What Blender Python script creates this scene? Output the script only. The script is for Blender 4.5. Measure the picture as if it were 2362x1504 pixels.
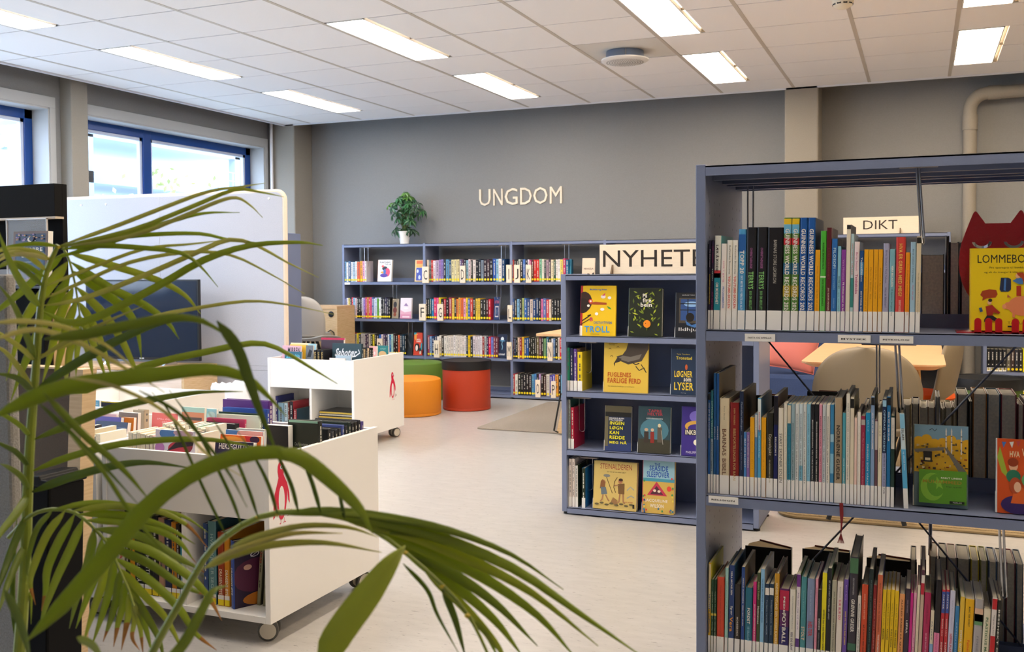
import bpy, bmesh, math, random
from mathutils import Vector, Matrix, Euler
R = math.radians
random.seed(7)
for o in list(bpy.data.objects): bpy.data.objects.remove(o)
sc = bpy.context.scene
COL = sc.collection
# ---------------------------------------------------------------- camera
CR = Vector((0.92517, 0.37949, -0.00673)); CU = Vector((-0.00557, 0.03130, 0.99949)); CF = Vector((-0.37947, 0.92466, -0.03108))
CC = Vector((4.60772, -8.73386, 1.22241)); FP = 2304.88
cam = bpy.data.cameras.new('camera'); co = bpy.data.objects.new('camera', cam); COL.objects.link(co)
m = Matrix((CR, CU, -CF)).transposed().to_4x4(); m.translation = CC; co.matrix_world = m
cam.sensor_width = 36; cam.lens = FP / 2362 * 36; cam.shift_y = -(752 - 694.47) / 2362; cam.clip_start = .05
cam.dof.use_dof = True; cam.dof.focus_distance = 3.6; cam.dof.aperture_fstop = 8.0
sc.camera = co
def ray(x, y): return CF + CR * ((x - 1181) / FP) + CU * ((694.47 - y) / FP)
def atY(x, y, Y): d = ray(x, y); return CC + d * ((Y - CC.y) / d.y)
def atD(x, y, D): return CC + ray(x, y) * D
# ---------------------------------------------------------------- world, light, exposure
w = bpy.data.worlds.new('sky'); sc.world = w; w.use_nodes = True
nt = w.node_tree; bg = nt.nodes['Background']
tc = nt.nodes.new('ShaderNodeTexCoord'); sp = nt.nodes.new('ShaderNodeSeparateXYZ'); rp = nt.nodes.new('ShaderNodeValToRGB')
nt.links.new(tc.outputs['Generated'], sp.inputs[0]); nt.links.new(sp.outputs['Z'], rp.inputs[0]); nt.links.new(rp.outputs[0], bg.inputs[0])
rp.color_ramp.elements[0].color = (.5, .6, .75, 1); rp.color_ramp.elements[0].position = .0
rp.color_ramp.elements[1].color = (.5, .7, 1, 1); rp.color_ramp.elements[1].position = .5
bg.inputs[1].default_value = 5.0
LAMP = 10.5
sc.view_settings.view_transform = 'Standard'; sc.view_settings.look = 'None'; sc.view_settings.gamma = 1; sc.view_settings.use_curve_mapping = False
sc.view_settings.exposure = 1.15
sc.cycles.use_denoising = True; sc.cycles.max_bounces = 8; sc.cycles.diffuse_bounces = 5; sc.cycles.sample_clamp_indirect = 6
for k, (y0, y1) in enumerate(((-2.5, -.08), (-5.2, -2.87), (-7.9, -5.5), (-10.6, -8.2))):
    L = bpy.data.lights.new('window_portal', 'AREA'); L.shape = 'RECTANGLE'; L.size = y1 - y0; L.size_y = 1.6; L.cycles.is_portal = True
    o = bpy.data.objects.new('window_portal', L); COL.objects.link(o); o.location = (-1.95, (y0 + y1) / 2, 1.7)
    o.rotation_euler = Euler((R(90), 0, R(-90)))
# ---------------------------------------------------------------- materials
MC = {}
def lin(h):
    if isinstance(h, str):
        h = h.lstrip('#'); c = [int(h[i:i + 2], 16) / 255 for i in (0, 2, 4)]
    else: c = h
    return [((v + .055) / 1.055) ** 2.4 if v > .04045 else v / 12.92 for v in c]
def mat(h, rough=.5, metal=0, spec=.5, var=0, scale=30, bump=0, kind='noise', h2=None, stretch=(1, 1, 1), coat=0, sheen=0):
    key = (h, rough, metal, spec, var, scale, bump, kind, h2, stretch, coat, sheen)
    if key in MC: return MC[key]
    M = bpy.data.materials.new('surface_' + (h if isinstance(h, str) else 'c').lstrip('#')); M.use_nodes = True
    t = M.node_tree; b = t.nodes['Principled BSDF']; c = lin(h)
    b.inputs['Base Color'].default_value = (*c, 1); b.inputs['Roughness'].default_value = rough; b.inputs['Metallic'].default_value = metal
    b.inputs['Specular IOR Level'].default_value = spec
    if coat: b.inputs['Coat Weight'].default_value = coat
    if sheen: b.inputs['Sheen Weight'].default_value = sheen
    if var or bump or h2:
        g = t.nodes.new('ShaderNodeTexCoord'); mp = t.nodes.new('ShaderNodeMapping'); mp.inputs['Scale'].default_value = stretch
        t.links.new(g.outputs['Object'], mp.inputs[0])
        n = t.nodes.new('ShaderNodeTexWave' if kind == 'wave' else 'ShaderNodeTexNoise'); n.inputs['Scale'].default_value = scale
        if kind == 'wave': n.inputs['Distortion'].default_value = 3.0; n.inputs['Detail'].default_value = 3
        else: n.inputs['Detail'].default_value = 6
        t.links.new(mp.outputs[0], n.inputs[0])
        src = n.outputs['Fac']
        if var or h2:
            r = t.nodes.new('ShaderNodeValToRGB'); t.links.new(src, r.inputs[0])
            d = lin(h2) if h2 else [v * (1 - var) for v in c]
            r.color_ramp.elements[0].color = (*d, 1); r.color_ramp.elements[0].position = .35 if not h2 else .3
            r.color_ramp.elements[1].color = (*[min(1, v * (1 + (0 if h2 else var))) for v in c], 1); r.color_ramp.elements[1].position = .65 if not h2 else .6
            t.links.new(r.outputs[0], b.inputs['Base Color'])
        if bump:
            bp = t.nodes.new('ShaderNodeBump'); bp.inputs['Strength'].default_value = bump; bp.inputs['Distance'].default_value = .003
            t.links.new(src, bp.inputs['Height']); t.links.new(bp.outputs[0], b.inputs['Normal'])
    MC[key] = M; return M
def emis(c, s):
    M = bpy.data.materials.new('lamp_glow'); M.use_nodes = True; t = M.node_tree; b = t.nodes['Principled BSDF']
    b.inputs['Base Color'].default_value = (.8, .8, .8, 1); b.inputs['Emission Color'].default_value = (*c, 1); b.inputs['Emission Strength'].default_value = s
    return M
def glass(name, tint=(1, 1, 1), alpha=.06, rough=.02):
    M = bpy.data.materials.new(name); M.use_nodes = True; t = M.node_tree; b = t.nodes['Principled BSDF']; out = t.nodes['Material Output']
    b.inputs['Base Color'].default_value = (*tint, 1); b.inputs['Roughness'].default_value = rough
    tr = t.nodes.new('ShaderNodeBsdfTransparent'); mx = t.nodes.new('ShaderNodeMixShader'); mx.inputs[0].default_value = alpha
    t.links.new(tr.outputs[0], mx.inputs[1]); t.links.new(b.outputs[0], mx.inputs[2]); t.links.new(mx.outputs[0], out.inputs[0]); return M
M_WALL = mat('898887', .8, var=.03, scale=120, bump=.25)
M_WALLR = mat('928b80', .8, var=.03, scale=120, bump=.2)
M_REVEAL = mat('b4b4b2', .55)
M_TILE = mat('f8f6f4', .9, var=.02, scale=400, bump=.15)
M_BAR = mat('c9c0b2', .5)
M_BLUE = mat('78829f', .38, spec=.5, var=.015, scale=300, bump=.04)
M_BLUEIN = mat('3c4663', .45)
M_FRAME = mat('063f88', .35)
M_WHITE = mat('efece6', .35)
M_WHITEIN = mat('e4e1dc', .5)
M_WOOD = mat('d9b98e', .5, h2='caa674', scale=14, stretch=(1, 1, 12))
M_WOODX = mat('d8b183', .5, h2='cda475', scale=10, stretch=(1, 14, 1))
M_PLY = mat('f0e0c8', .6, var=.03, scale=20, stretch=(1, 1, 8))
M_INK = mat('2a2017', .6)
M_CHROME = mat('c8c8cc', .22, metal=1)
M_ROD = mat('8f9098', .3, metal=1)
M_BLACK = mat('141414', .45)
M_PAGE = mat('e6dcc4', .8, var=.1, scale=150, stretch=(1, 40, 1), bump=.3)
M_PAGEW = mat('ece8dd', .8, var=.08, scale=150, stretch=(40, 1, 1), bump=.2)
M_STICK = mat('f3f0ea', .5)
M_YEL = mat('f2d913', .5)
# ---------------------------------------------------------------- mesh helpers
class MB:
    def __init__(s): s.v = []; s.f = []; s.m = []; s.k = 0
    def add(s, vs, fs, mi=None):
        n = len(s.v); s.v += [tuple(p) for p in vs]; s.f += [tuple(i + n for i in f) for f in fs]; s.m += [s.k if mi is None else mi] * len(fs); return s
    def box(s, x0, x1, y0, y1, z0, z1, mi=None, T=None):
        vs = [Vector((x, y, z)) for x in (x0, x1) for y in (y0, y1) for z in (z0, z1)]
        if T: vs = [T @ v for v in vs]
        return s.add(vs, [(0, 1, 3, 2), (4, 6, 7, 5), (0, 4, 5, 1), (2, 3, 7, 6), (0, 2, 6, 4), (1, 5, 7, 3)], mi)
    def tube(s, pts, r, n=8, mi=None, cap=True):
        pts = [Vector(p) for p in pts]; rs = r if isinstance(r, (list, tuple)) else [r] * len(pts)
        vs = []; fs = []; up = None
        for i, p in enumerate(pts):
            t = (pts[min(i + 1, len(pts) - 1)] - pts[max(i - 1, 0)]).normalized()
            if up is None: up = t.orthogonal().normalized()
            a = (up - t * up.dot(t)); a = a.normalized() if a.length > 1e-6 else t.orthogonal().normalized(); up = a; b = t.cross(a)
            for k in range(n): c = 2 * math.pi * k / n; vs.append(p + (a * math.cos(c) + b * math.sin(c)) * rs[i])
        for i in range(len(pts) - 1):
            for k in range(n): fs.append((i * n + k, i * n + (k + 1) % n, (i + 1) * n + (k + 1) % n, (i + 1) * n + k))
        if cap: fs.append(tuple(range(n - 1, -1, -1))); fs.append(tuple((len(pts) - 1) * n + k for k in range(n)))
        return s.add(vs, fs, mi)
    def lathe(s, prof, n=32, mi=None, c=(0, 0, 0)):
        vs = []; fs = []
        for (r, z) in prof:
            for k in range(n): a = 2 * math.pi * k / n; vs.append((c[0] + r * math.cos(a), c[1] + r * math.sin(a), c[2] + z))
        for i in range(len(prof) - 1):
            for k in range(n): fs.append((i * n + k, i * n + (k + 1) % n, (i + 1) * n + (k + 1) % n, (i + 1) * n + k))
        if prof[0][0] > 1e-5: fs.append(tuple(range(n - 1, -1, -1)))
        if prof[-1][0] > 1e-5: fs.append(tuple((len(prof) - 1) * n + k for k in range(n)))
        return s.add(vs, fs, mi)
    def prism(s, poly, f, d, mi=None):   # poly: 2D points; f maps (u,v,depth) -> 3D; d thickness
        n = len(poly); vs = [f(u, v, 0) for u, v in poly] + [f(u, v, d) for u, v in poly]
        fs = [tuple(range(n)), tuple(range(2 * n - 1, n - 1, -1))] + [(i, i + n, (i + 1) % n + n, (i + 1) % n) for i in range(n)]
        return s.add(vs, fs, mi)
    def mesh(s, name, mats, smooth=False):
        me = bpy.data.meshes.new(name); me.from_pydata(s.v, [], s.f)
        for M in (mats if isinstance(mats, (list, tuple)) else [mats]): me.materials.append(M)
        if any(s.m): me.polygons.foreach_set('material_index', s.m)
        if smooth: me.polygons.foreach_set('use_smooth', [True] * len(me.polygons)); me.update(); me.set_sharp_from_angle(angle=R(35))
        me.update(); return me
    def build(s, name, mats, parent=None, smooth=False, bevel=0, fix=False):
        me = s.mesh(name, mats, smooth)
        if fix:
            b = bmesh.new(); b.from_mesh(me); bmesh.ops.recalc_face_normals(b, faces=b.faces); b.to_mesh(me); b.free()
        o = bpy.data.objects.new(name, me); COL.objects.link(o)
        if parent: o.parent = parent
        if bevel: md = o.modifiers.new('edge', 'BEVEL'); md.width = bevel; md.segments = 2; md.limit_method = 'ANGLE'
        return o
def box(name, x0, x1, y0, y1, z0, z1, M, parent=None, bevel=0): return MB().box(x0, x1, y0, y1, z0, z1).build(name, M, parent, bevel=bevel)
def tag(o, label, cat, group=None):
    o['label'] = label; o['category'] = cat
    if group: o['group'] = group
    return o
def thing(name, label, cat, loc=(0, 0, 0), rz=0, group=None, rot=None):
    o = bpy.data.objects.new(name, None); COL.objects.link(o); o.location = loc; o.rotation_euler = rot or (0, 0, rz); o.empty_display_size = .05
    return tag(o, label, cat, group)
def struct(o, kind='structure'): o['kind'] = kind; return o
def dup(root, loc=None, rz=None, label=None, group=None):
    def cp(o, p):
        c = o.copy(); COL.objects.link(c)
        if p: c.parent = p
        for ch in o.children: cp(ch, c)
        return c
    r = cp(root, None)
    if loc is not None: r.location = loc
    if rz is not None: r.rotation_euler = (0, 0, rz)
    if label: r['label'] = label
    if group: r['group'] = group
    return r
# ---------------------------------------------------------------- lettering (glyph outlines from the built-in font)
GL = {}
def load_glyphs():
    chars = "ABCDEFGHIJKLMNOPQRSTUVWXYZÆØÅabcdefghijklmnopqrstuvwxyzæøå0123456789.,?!:&-•'/"
    tmp = []
    for bold in (0, 1):
        for ch in chars:
            for s in (ch, 'H' + ch + 'H'):
                c = bpy.data.curves.new('g', 'FONT'); c.body = s; c.resolution_u = 2; c.offset = .022 if bold else 0
                o = bpy.data.objects.new('g', c); COL.objects.link(o); tmp.append((bold, ch, s == ch, o, c))
    c = bpy.data.curves.new('g', 'FONT'); c.body = 'HH'; c.resolution_u = 2; o = bpy.data.objects.new('g', c); COL.objects.link(o); tmp.append((0, None, False, o, c))
    dg = bpy.context.evaluated_depsgraph_get(); dg.update(); wid = {}
    for bold, ch, one, o, c in tmp:
        me = o.evaluated_get(dg).to_mesh(); vs = [tuple(v.co) for v in me.vertices]; xs = [v[0] for v in vs] or [0]
        if one: GL[(ch, bold)] = [vs, [tuple(p.vertices) for p in me.polygons], 0]
        else: wid[(ch, bold)] = max(xs) - min(xs)
        o.evaluated_get(dg).to_mesh_clear()
    for (ch, bold), w_ in wid.items():
        if ch: GL[(ch, bold)][2] = w_ - wid[(None, 0)] + (0)
    for _, _, _, o, c in tmp: bpy.data.objects.remove(o); bpy.data.curves.remove(c)
load_glyphs()
def layout(s, bold=0):
    V = []; F = []; x = 0
    for ch in s:
        if ch == ' ': x += .3; continue
        g = GL.get((ch, bold)) or GL.get((ch.upper(), bold))
        if not g: continue
        n = len(V); V += [(a + x, b) for a, b, _ in g[0]]; F += [tuple(i + n for i in f) for f in g[1]]; x += g[2]
    if not V: return V, F
    x0 = min(v[0] for v in V); x1 = max(v[0] for v in V); y0 = min(v[1] for v in V); y1 = max(v[1] for v in V)
    sx = 1 / max(x1 - x0, 1e-4); sy = 1 / max(y1 - y0, 1e-4)
    return [((a - x0) * sx, (b - y0) * sy) for a, b in V], F
TC = {}
def text_into(mb, s, f, u0, u1, v0, v1, mi=0, bold=0, shear=0):
    """letters filling the rectangle u0..u1 x v0..v1 of the surface map f(u, v)"""
    k = (s, bold)
    if k not in TC: TC[k] = layout(s, bold)
    V, F = TC[k]
    mb.add([f(u0 + (u1 - u0) * a + shear * (v1 - v0) * (b - .5), v0 + (v1 - v0) * b) for a, b in V], F, mi)
def ell(cx, cy, rx, ry, n=18, a0=0, a1=360):
    return [(cx + rx * math.cos(R(a0 + (a1 - a0) * i / n)), cy + ry * math.sin(R(a0 + (a1 - a0) * i / n))) for i in range(n if a1 - a0 == 360 else n + 1)]
def stroke(pts, w_):
    pts = [Vector(p) for p in pts]; L = []; Q = []
    for i, p in enumerate(pts):
        t = (pts[min(i + 1, len(pts) - 1)] - pts[max(i - 1, 0)]).normalized(); n = Vector((-t.y, t.x)) * (w_ / 2)
        L.append(tuple(p + n)); Q.append(tuple(p - n))
    return L, Q
def art(parent, f, items, name='cover_picture'):
    """flat print: items = ('p', hex, [(u,v)..]) polygon, ('e', hex, cx,cy,rx,ry) ellipse, ('r', hex, u0,v0,u1,v1), ('s', hex, pts, width) stroke, ('t', hex, text, u0,v0,u1,v1[,bold[,shear]])"""
    mb = MB(); mats = []; idx = {}
    cl = lambda P: [(min(1, max(0, a)), min(1, max(0, b))) for a, b in P]
    for k, it in enumerate(items):
        h = it[1]
        if h not in idx: idx[h] = len(mats); mats.append(mat(h, .4))
        mi = idx[h]; z = .0003 + .00012 * k; g = lambda u, v: f(u, v, z)
        if it[0] == 'p': P = cl(it[2]); mb.add([g(*p) for p in P], [tuple(range(len(P)))], mi)
        elif it[0] == 'e': P = cl(ell(*it[2:6])); mb.add([g(*p) for p in P], [tuple(range(len(P)))], mi)
        elif it[0] == 'r': mb.add([g(it[2], it[3]), g(it[4], it[3]), g(it[4], it[5]), g(it[2], it[5])], [(0, 1, 2, 3)], mi)
        elif it[0] == 's':
            L, Q = stroke(it[2], it[3]); n = len(L); mb.add([g(*p) for p in L] + [g(*p) for p in Q], [(i + n, i + 1 + n, i + 1, i) for i in range(n - 1)], mi)
        elif it[0] == 't': text_into(mb, it[2], g, it[3], it[5], it[4], it[6], mi, it[7] if len(it) > 7 else 1, it[8] if len(it) > 8 else 0)
    return mb.build(name, mats, parent)
# ---------------------------------------------------------------- the room
CZ = 2.74; XW = -1.72; YB = .33
fl = struct(box('floor', XW - .2, 9.2, -13.2, YB + .2, -.1, 0, None))
M = bpy.data.materials.new('linoleum'); M.use_nodes = True; t = M.node_tree; b = t.nodes['Principled BSDF']
g = t.nodes.new('ShaderNodeTexCoord'); mp = t.nodes.new('ShaderNodeMapping'); mp.inputs['Scale'].default_value = (1, 3.2, 1); mp.inputs['Rotation'].default_value = (0, 0, R(20)); t.links.new(g.outputs['Object'], mp.inputs[0])
n1 = t.nodes.new('ShaderNodeTexNoise'); n1.inputs['Scale'].default_value = 26; n1.inputs['Detail'].default_value = 5; n1.inputs['Roughness'].default_value = .65; t.links.new(mp.outputs[0], n1.inputs[0])
n2 = t.nodes.new('ShaderNodeTexNoise'); n2.inputs['Scale'].default_value = 9; n2.inputs['Detail'].default_value = 8; t.links.new(mp.outputs[0], n2.inputs[0])
r1 = t.nodes.new('ShaderNodeValToRGB'); e = r1.color_ramp.elements; e[0].position = .27; e[0].color = (*lin('77736e'), 1); e[1].position = .40; e[1].color = (*lin('bcb8b3'), 1); t.links.new(n1.outputs['Fac'], r1.inputs[0])
r2 = t.nodes.new('ShaderNodeValToRGB'); e = r2.color_ramp.elements; e[0].position = .3; e[0].color = (.88, .88, .88, 1); e[1].position = .7; e[1].color = (1, 1, 1, 1); t.links.new(n2.outputs['Fac'], r2.inputs[0])
mx = t.nodes.new('ShaderNodeMixRGB'); mx.blend_type = 'MULTIPLY'; mx.inputs[0].default_value = 1; t.links.new(r1.outputs[0], mx.inputs[1]); t.links.new(r2.outputs[0], mx.inputs[2]); t.links.new(mx.outputs[0], b.inputs['Base Color'])
b.inputs['Roughness'].default_value = .28; b.inputs['Specular IOR Level'].default_value = .45
fl.data.materials.clear(); fl.data.materials.append(M)
struct(box('wall_back', XW, 9.2, YB, YB + .15, 0, 3.2, M_WALL))
struct(box('wall_right', 9.0, 9.2, -13, YB, 0, 3.2, M_WALLR)); struct(box('wall_front', XW, 9.2, -13.2, -13, 0, 3.2, M_WALLR))
struct(box('ceiling_void', XW, 9.2, -13.2, YB + .15, 3.2, 3.3, M_WALLR))
# window wall with four openings
WO = [(-2.5, -.08), (-5.2, -2.84), (-7.9, -5.54), (-10.6, -8.24)]; Z0, Z1 = .95, 2.515
mb = MB(); ys = [-13.0]
for a, c in reversed(WO): mb.box(XW - .3, XW, ys[-1], a, 0, 3.2); mb.box(XW - .3, XW, a, c, 0, Z0); mb.box(XW - .3, XW, a, c, Z1, 3.2); ys.append(c)
mb.box(XW - .3, XW, ys[-1], YB + .15, 0, 3.2)
struct(mb.build('wall_left', M_WALL))
for k, (a, c) in enumerate(WO):
    nm = 'window_%d' % (k + 1)
    X = XW - .16
    mb = MB(); W_ = .085
    mb.box(X - .05, X, a, c, Z1 - W_, Z1); mb.box(X - .05, X, a, c, Z0, Z0 + W_); mb.box(X - .05, X, a, a + W_, Z0, Z1); mb.box(X - .05, X, c - W_, c, Z0, Z1)
    md = a + (c - a) * (.375 if k == 0 else .5); mb.box(X - .05, X + .004, md - .05, md + .05, Z0, Z1)
    fr = struct(mb.build(nm, M_FRAME, bevel=.004))
    for (p, q) in ((a + W_, md - .05), (md + .05, c - W_)):
        s_ = MB(); e_ = .028
        s_.box(X - .045, X - .012, p, q, Z1 - W_ - e_, Z1 - W_); s_.box(X - .045, X - .012, p, q, Z0 + W_, Z0 + W_ + e_)
        s_.box(X - .045, X - .012, p, p + e_, Z0 + W_, Z1 - W_); s_.box(X - .045, X - .012, q - e_, q, Z0 + W_, Z1 - W_)
        s_.build('sash', mat('c9d3e6', .4), fr)
        box('pane', X - .032, X - .028, p, q, Z0 + W_, Z1 - W_, glass('window_glass', alpha=.05), fr)
    mb = MB(); T = .1
    mb.box(XW, XW + .018, a - T * .7, c + T * .55, Z1, Z1 + .085); mb.box(XW, XW + .018, a - T * .7, a, Z0 - .05, Z1); mb.box(XW, XW + .018, c, c + T * .55, Z0 - .05, Z1)
    mb.box(XW - .16, XW + .012, a, a + .012, Z0, Z1); mb.box(XW - .16, XW + .012, c - .012, c, Z0, Z1); mb.box(XW - .16, XW + .012, a, c, Z1 - .012, Z1)
    struct(mb.build('trim_%d' % (k + 1), M_REVEAL, bevel=.002))
    struct(box('trim_%d' % (k + 11), XW - .16, XW + .05, a - .05, c + .05, Z0 - .03, Z0, M_WHITE))
for y in (-2.725, -5.42, -8.12): struct(box('column_left', XW, -1.60, y, y + .17, 0, 3.2, M_WALLR, bevel=.006))
struct(box('column_left', XW, -1.395, .0, YB, 0, 3.2, M_WALLR, bevel=.012))
struct(box('column_back', 3.525, 3.80, -.0, YB, 0, 3.2, M_WALLR, bevel=.012))
for nm, a in (('baseboard_back', (XW, 9, YB - .012, YB, 0, .08)), ('baseboard_left', (XW, XW + .012, -13, YB, 0, .08))): struct(box(nm, *a, M_REVEAL))
# heating pipe in the window corner
tag(MB().tube([(-1.655, -.03, 0), (-1.655, -.03, 3.19)], .016, 12).build('heating_pipe', mat('e6e2e2', .4), smooth=True), 'thin white vertical pipe in the corner beside the window', 'pipe')
# ceiling
bars = struct(MB().box(XW + .2, 9, -13, .0, CZ + .03, CZ + .045).build('ceiling', M_BAR))
ax = [i * .6 for i in range(-2, 13)]; jy = [0, -.46] + [-.46 - .6 * k for k in range(1, 12)]
mb = MB()
for x in ax: mb.box(x - .012, x + .012, jy[-1], 0, CZ - .001, CZ + .03)
mb.build('grid_bar', M_BAR, bars)['kind'] = 'stuff'
mb = MB()
for y in jy[1:]: mb.box(-1.5, ax[-1], y - .006, y + .006, CZ + .006, CZ + .02)
mb.build('grid_bar', mat('857c70', .6), bars)['kind'] = 'stuff'
mb = MB(); mb.box(-1.53, -1.505, -13, 0.012, CZ - .012, CZ + .05); mb.box(-1.53, 9, -.0, .014, CZ - .012, CZ + .05); mb.build('edge_trim', mat('e8e8ea', .4), bars)
lights = set(); LX = (-1, 2, 5, 8, 11)
tm = {}
def tile(x0, x1, y0, y1):
    k = (round(x1 - x0, 3), round(y1 - y0, 3))
    if k not in tm: tm[k] = MB().box(0, k[0], 0, k[1], 0, .018).mesh('tile', M_TILE)
    o = bpy.data.objects.new('tile', tm[k]); COL.objects.link(o); o.parent = bars; o.location = (x0, y0, CZ + random.uniform(0, .0012)); return o
for i in range(-3, 12):
    for j in range(0, 12):
        x0 = -1.5 if i == -3 else i * .6; x1 = i * .6 + .6; y1, y0 = jy[j], jy[j + 1]; h = .0125; q = .0065
        isl = i in LX and j in (1, 2, 4, 5, 7, 8, 10, 11)
        if i == 4 and j == 3: continue
        if isl: tile(x0 + .3 + h, x1 - h, y0 + q, y1 - q)
        else: tile(x0 + (h if i > -3 else 0), x1 - h, y0 + q, y1 - q)
box('plain_slab', ax[-1], 9, -13, 0, CZ, CZ + .02, M_TILE, bars); box('plain_slab', -1.5, ax[-1], -13, jy[-1], CZ, CZ + .02, M_TILE, bars)
# ceiling light panels
GLOW = {}
def lamp_color(x):
    t = min(1, max(0, (x + .6) / 5.4)); return (1, .965 - .15 * t, .93 - .33 * t)
lp = {(-1, 1): 'ceiling light panel nearest the window corner', (-1, 4): 'second ceiling light panel of the row along the window wall', (-1, 7): 'third ceiling light panel of the row along the window wall',
      (2, 1): 'ceiling light panel above the wall bookcase poufs, next to the back wall', (2, 4): 'long ceiling light panel in the row between window row and round vent',
      (5, 1): 'ceiling light panel beside the round vent, next to the back wall', (5, 4): 'ceiling light panel cut by the top of the picture near the round vent',
      (8, 1): 'ceiling light panel above the wall pipe next to the back wall', (8, 4): 'ceiling light panel above the near bookcase, cut by the picture top'}
for i in LX:
    for r_, j in enumerate((1, 4, 7, 10, 13, 16)):
        x0 = i * .6 + .014; y1 = -.46 - .6 * (j - 1) - .006; y0 = y1 - 1.188
        lb = lp.get((i, j), 'ceiling light panel in an unseen stretch of the ceiling, row %s, column %s' % (('one', 'two', 'three', 'four', 'five', 'six')[r_], ('one', 'two', 'three', 'four', 'five')[LX.index(i)]))
        L = thing('ceiling_light', lb, 'ceiling light', (x0, y0, CZ), group='ceiling light panels')
        mb = MB(); d = .272; e_ = .008
        mb.box(0, d, 0, e_, -.002, .02); mb.box(0, d, 1.18, 1.188, -.002, .02); mb.box(0, e_, 0, 1.188, -.002, .02); mb.box(d - e_, d, 0, 1.188, -.002, .02)
        mb.build('frame', M_WHITE, L)
        if i not in GLOW: GLOW[i] = emis(lamp_color(i * .6), LAMP)
        box('diffuser', e_, d - e_, e_, 1.18, .001, .006, GLOW[i], L)
# round ceiling vent
V = thing('ceiling_vent', 'round white perforated ceiling vent hanging below a ceiling panel', 'vent', (2.68, -1.93, CZ))
box('panel', -.27, .31, -.32, .26, .002, .02, mat('dedbd4', .7), V)
MB().lathe([(.13, .0), (.135, -.05), (.125, -.05)], 40).build('duct_collar', mat('7f8fa8', .3, metal=.7), V, smooth=True)
mb = MB(); mb.lathe([(.0, -.075), (.15, -.07), (.165, -.062), (.165, -.055), (.0, -.052)], 48)
mb.build('perforated_disc', M_WHITE, V, smooth=True)
mb = MB()
for rr in range(1, 8):
    n = 8 * rr
    for k in range(n):
        a = 2 * math.pi * k / n + rr * .2; x, y = rr * .018 * math.cos(a), rr * .018 * math.sin(a)
        mb.add([(x + .005 * math.cos(c), y + .005 * math.sin(c), -.0758 + .0003 * 0 - .0001) for c in (0, 1.05, 2.1, 3.14, 4.19, 5.24)], [(5, 4, 3, 2, 1, 0)])
mb.build('hole', mat('8e8880', .8), V)['kind'] = 'stuff'
MB().tube([(.04, -.12, .0), (.045, -.14, -.05)], .004, 6).build('spring_clip', M_CHROME, V)
D = thing('smoke_detector', 'small cream smoke detector on the ceiling at the picture top', 'detector', (4.183, -2.72, CZ))
MB().lathe([(.06, 0), (.06, -.012), (.052, -.03), (.03, -.045), (.0, -.05)], 32).build('body', mat('ece3cc', .4), D, smooth=True)
mb = MB()
for k in range(10): a = 2 * math.pi * k / 10; T_ = Matrix.Rotation(a, 4, 'Z'); mb.box(.045, .056, -.011, .011, -.027, -.017, T=T_)
mb.build('slot', M_BLACK, D)
# drain pipe on the back wall
P = thing('wall_pipe', 'thick grey painted pipe bending down the back wall', 'pipe', (0, 0, 0))
px = 4.96; py = .2; pts = [(px, py, .0), (px, py, 2.42)] + [(px + .13 * (1 - math.cos(R(a))), py, 2.49 + .13 * math.sin(R(a))) for a in range(0, 91, 10)] + [(8.9, py, 2.62)]
MB().tube(pts, .052, 20).build('pipe_run', M_WALLR, P, smooth=True)
MB().tube([(px, py, 2.33), (px, py, 2.45)], .058, 20).build('sleeve', M_WALLR, P, smooth=True)
MB().tube([(px + .13, py, 2.62), (px + .22, py, 2.62)], .058, 20).build('sleeve', M_WALLR, P, smooth=True)
mb = MB(); mb.tube([(px, py, 2.09), (px, py, 2.115)], .056, 20); mb.box(px - .09, px + .09, py + .02, py + .05, 2.085, 2.12); mb.box(px - .005, px + .005, py + .04, YB, 2.09, 2.11); mb.build('clamp', M_WALLR, P, smooth=True)
# wall lettering
UL = tag(bpy.data.objects.new('wall_lettering', None), 'pale wooden letters reading UNGDOM mounted on the grey back wall', 'sign'); COL.objects.link(UL)
lx = [(.548, .670), (.700, .800), (.822, .958), (.985, 1.105), (1.122, 1.268), (1.292, 1.415)]
for ch, (a, c) in zip('UNGDOM', lx):
    V_, F_ = layout(ch, 0); n = len(V_); mb = MB(); f = lambda u, v, y: (a + (c - a) * u, y, 1.858 + .163 * v)
    mb.add([f(u, v, YB - .012) for u, v in V_] + [f(u, v, YB - .001) for u, v in V_], F_ + [tuple(i + n for i in reversed(q)) for q in F_])
    be = {}
    for q in F_:
        for i in range(len(q)):
            k = (q[i], q[(i + 1) % len(q)])
            be[k] = 1
    for (i, j) in [k for k in be if (k[1], k[0]) not in be]: mb.f.append((i, i + n, j + n, j)); mb.m.append(0)
    mb.build('letter', M_PLY, UL)
# ---------------------------------------------------------------- outside the windows
def out_box(name, lab, cat, parts, M): 
    r = thing(name, lab, cat)
    for nm, mbx in parts: mbx.build(nm, M, r)
PALE = mat('aebccb', .6)
mb = MB()
for k in range(14): mb.box(-4.3 - .0, -3.4, -1.2 - .27 * k, -1.2 - .27 * k + .25, 2.9 - .17 * k, 2.93 - .17 * k)
st = MB(); st.tube([(-3.35, -1.0, 3.0), (-3.35, -4.9, .55)], .06, 4); st.tube([(-4.35, -1.0, 3.0), (-4.35, -4.9, .55)], .06, 4)
rl = MB(); rl.tube([(-3.35, -1.0, 3.9), (-3.35, -4.9, 1.45)], .02, 6); rl.tube([(-3.35, -1.0, 3.5), (-3.35, -4.9, 1.05)], .012, 6)
out_box('outdoor_stair', 'steel escape stair outside the window with rails and treads', 'staircase', [('tread', mb), ('stringer', st), ('handrail', rl)], PALE)
mb = MB()
for z in (1.75, 2.15, 2.62): mb.box(-4.6, -3.3, -.9, 1.6, z, z + .12)
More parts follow.
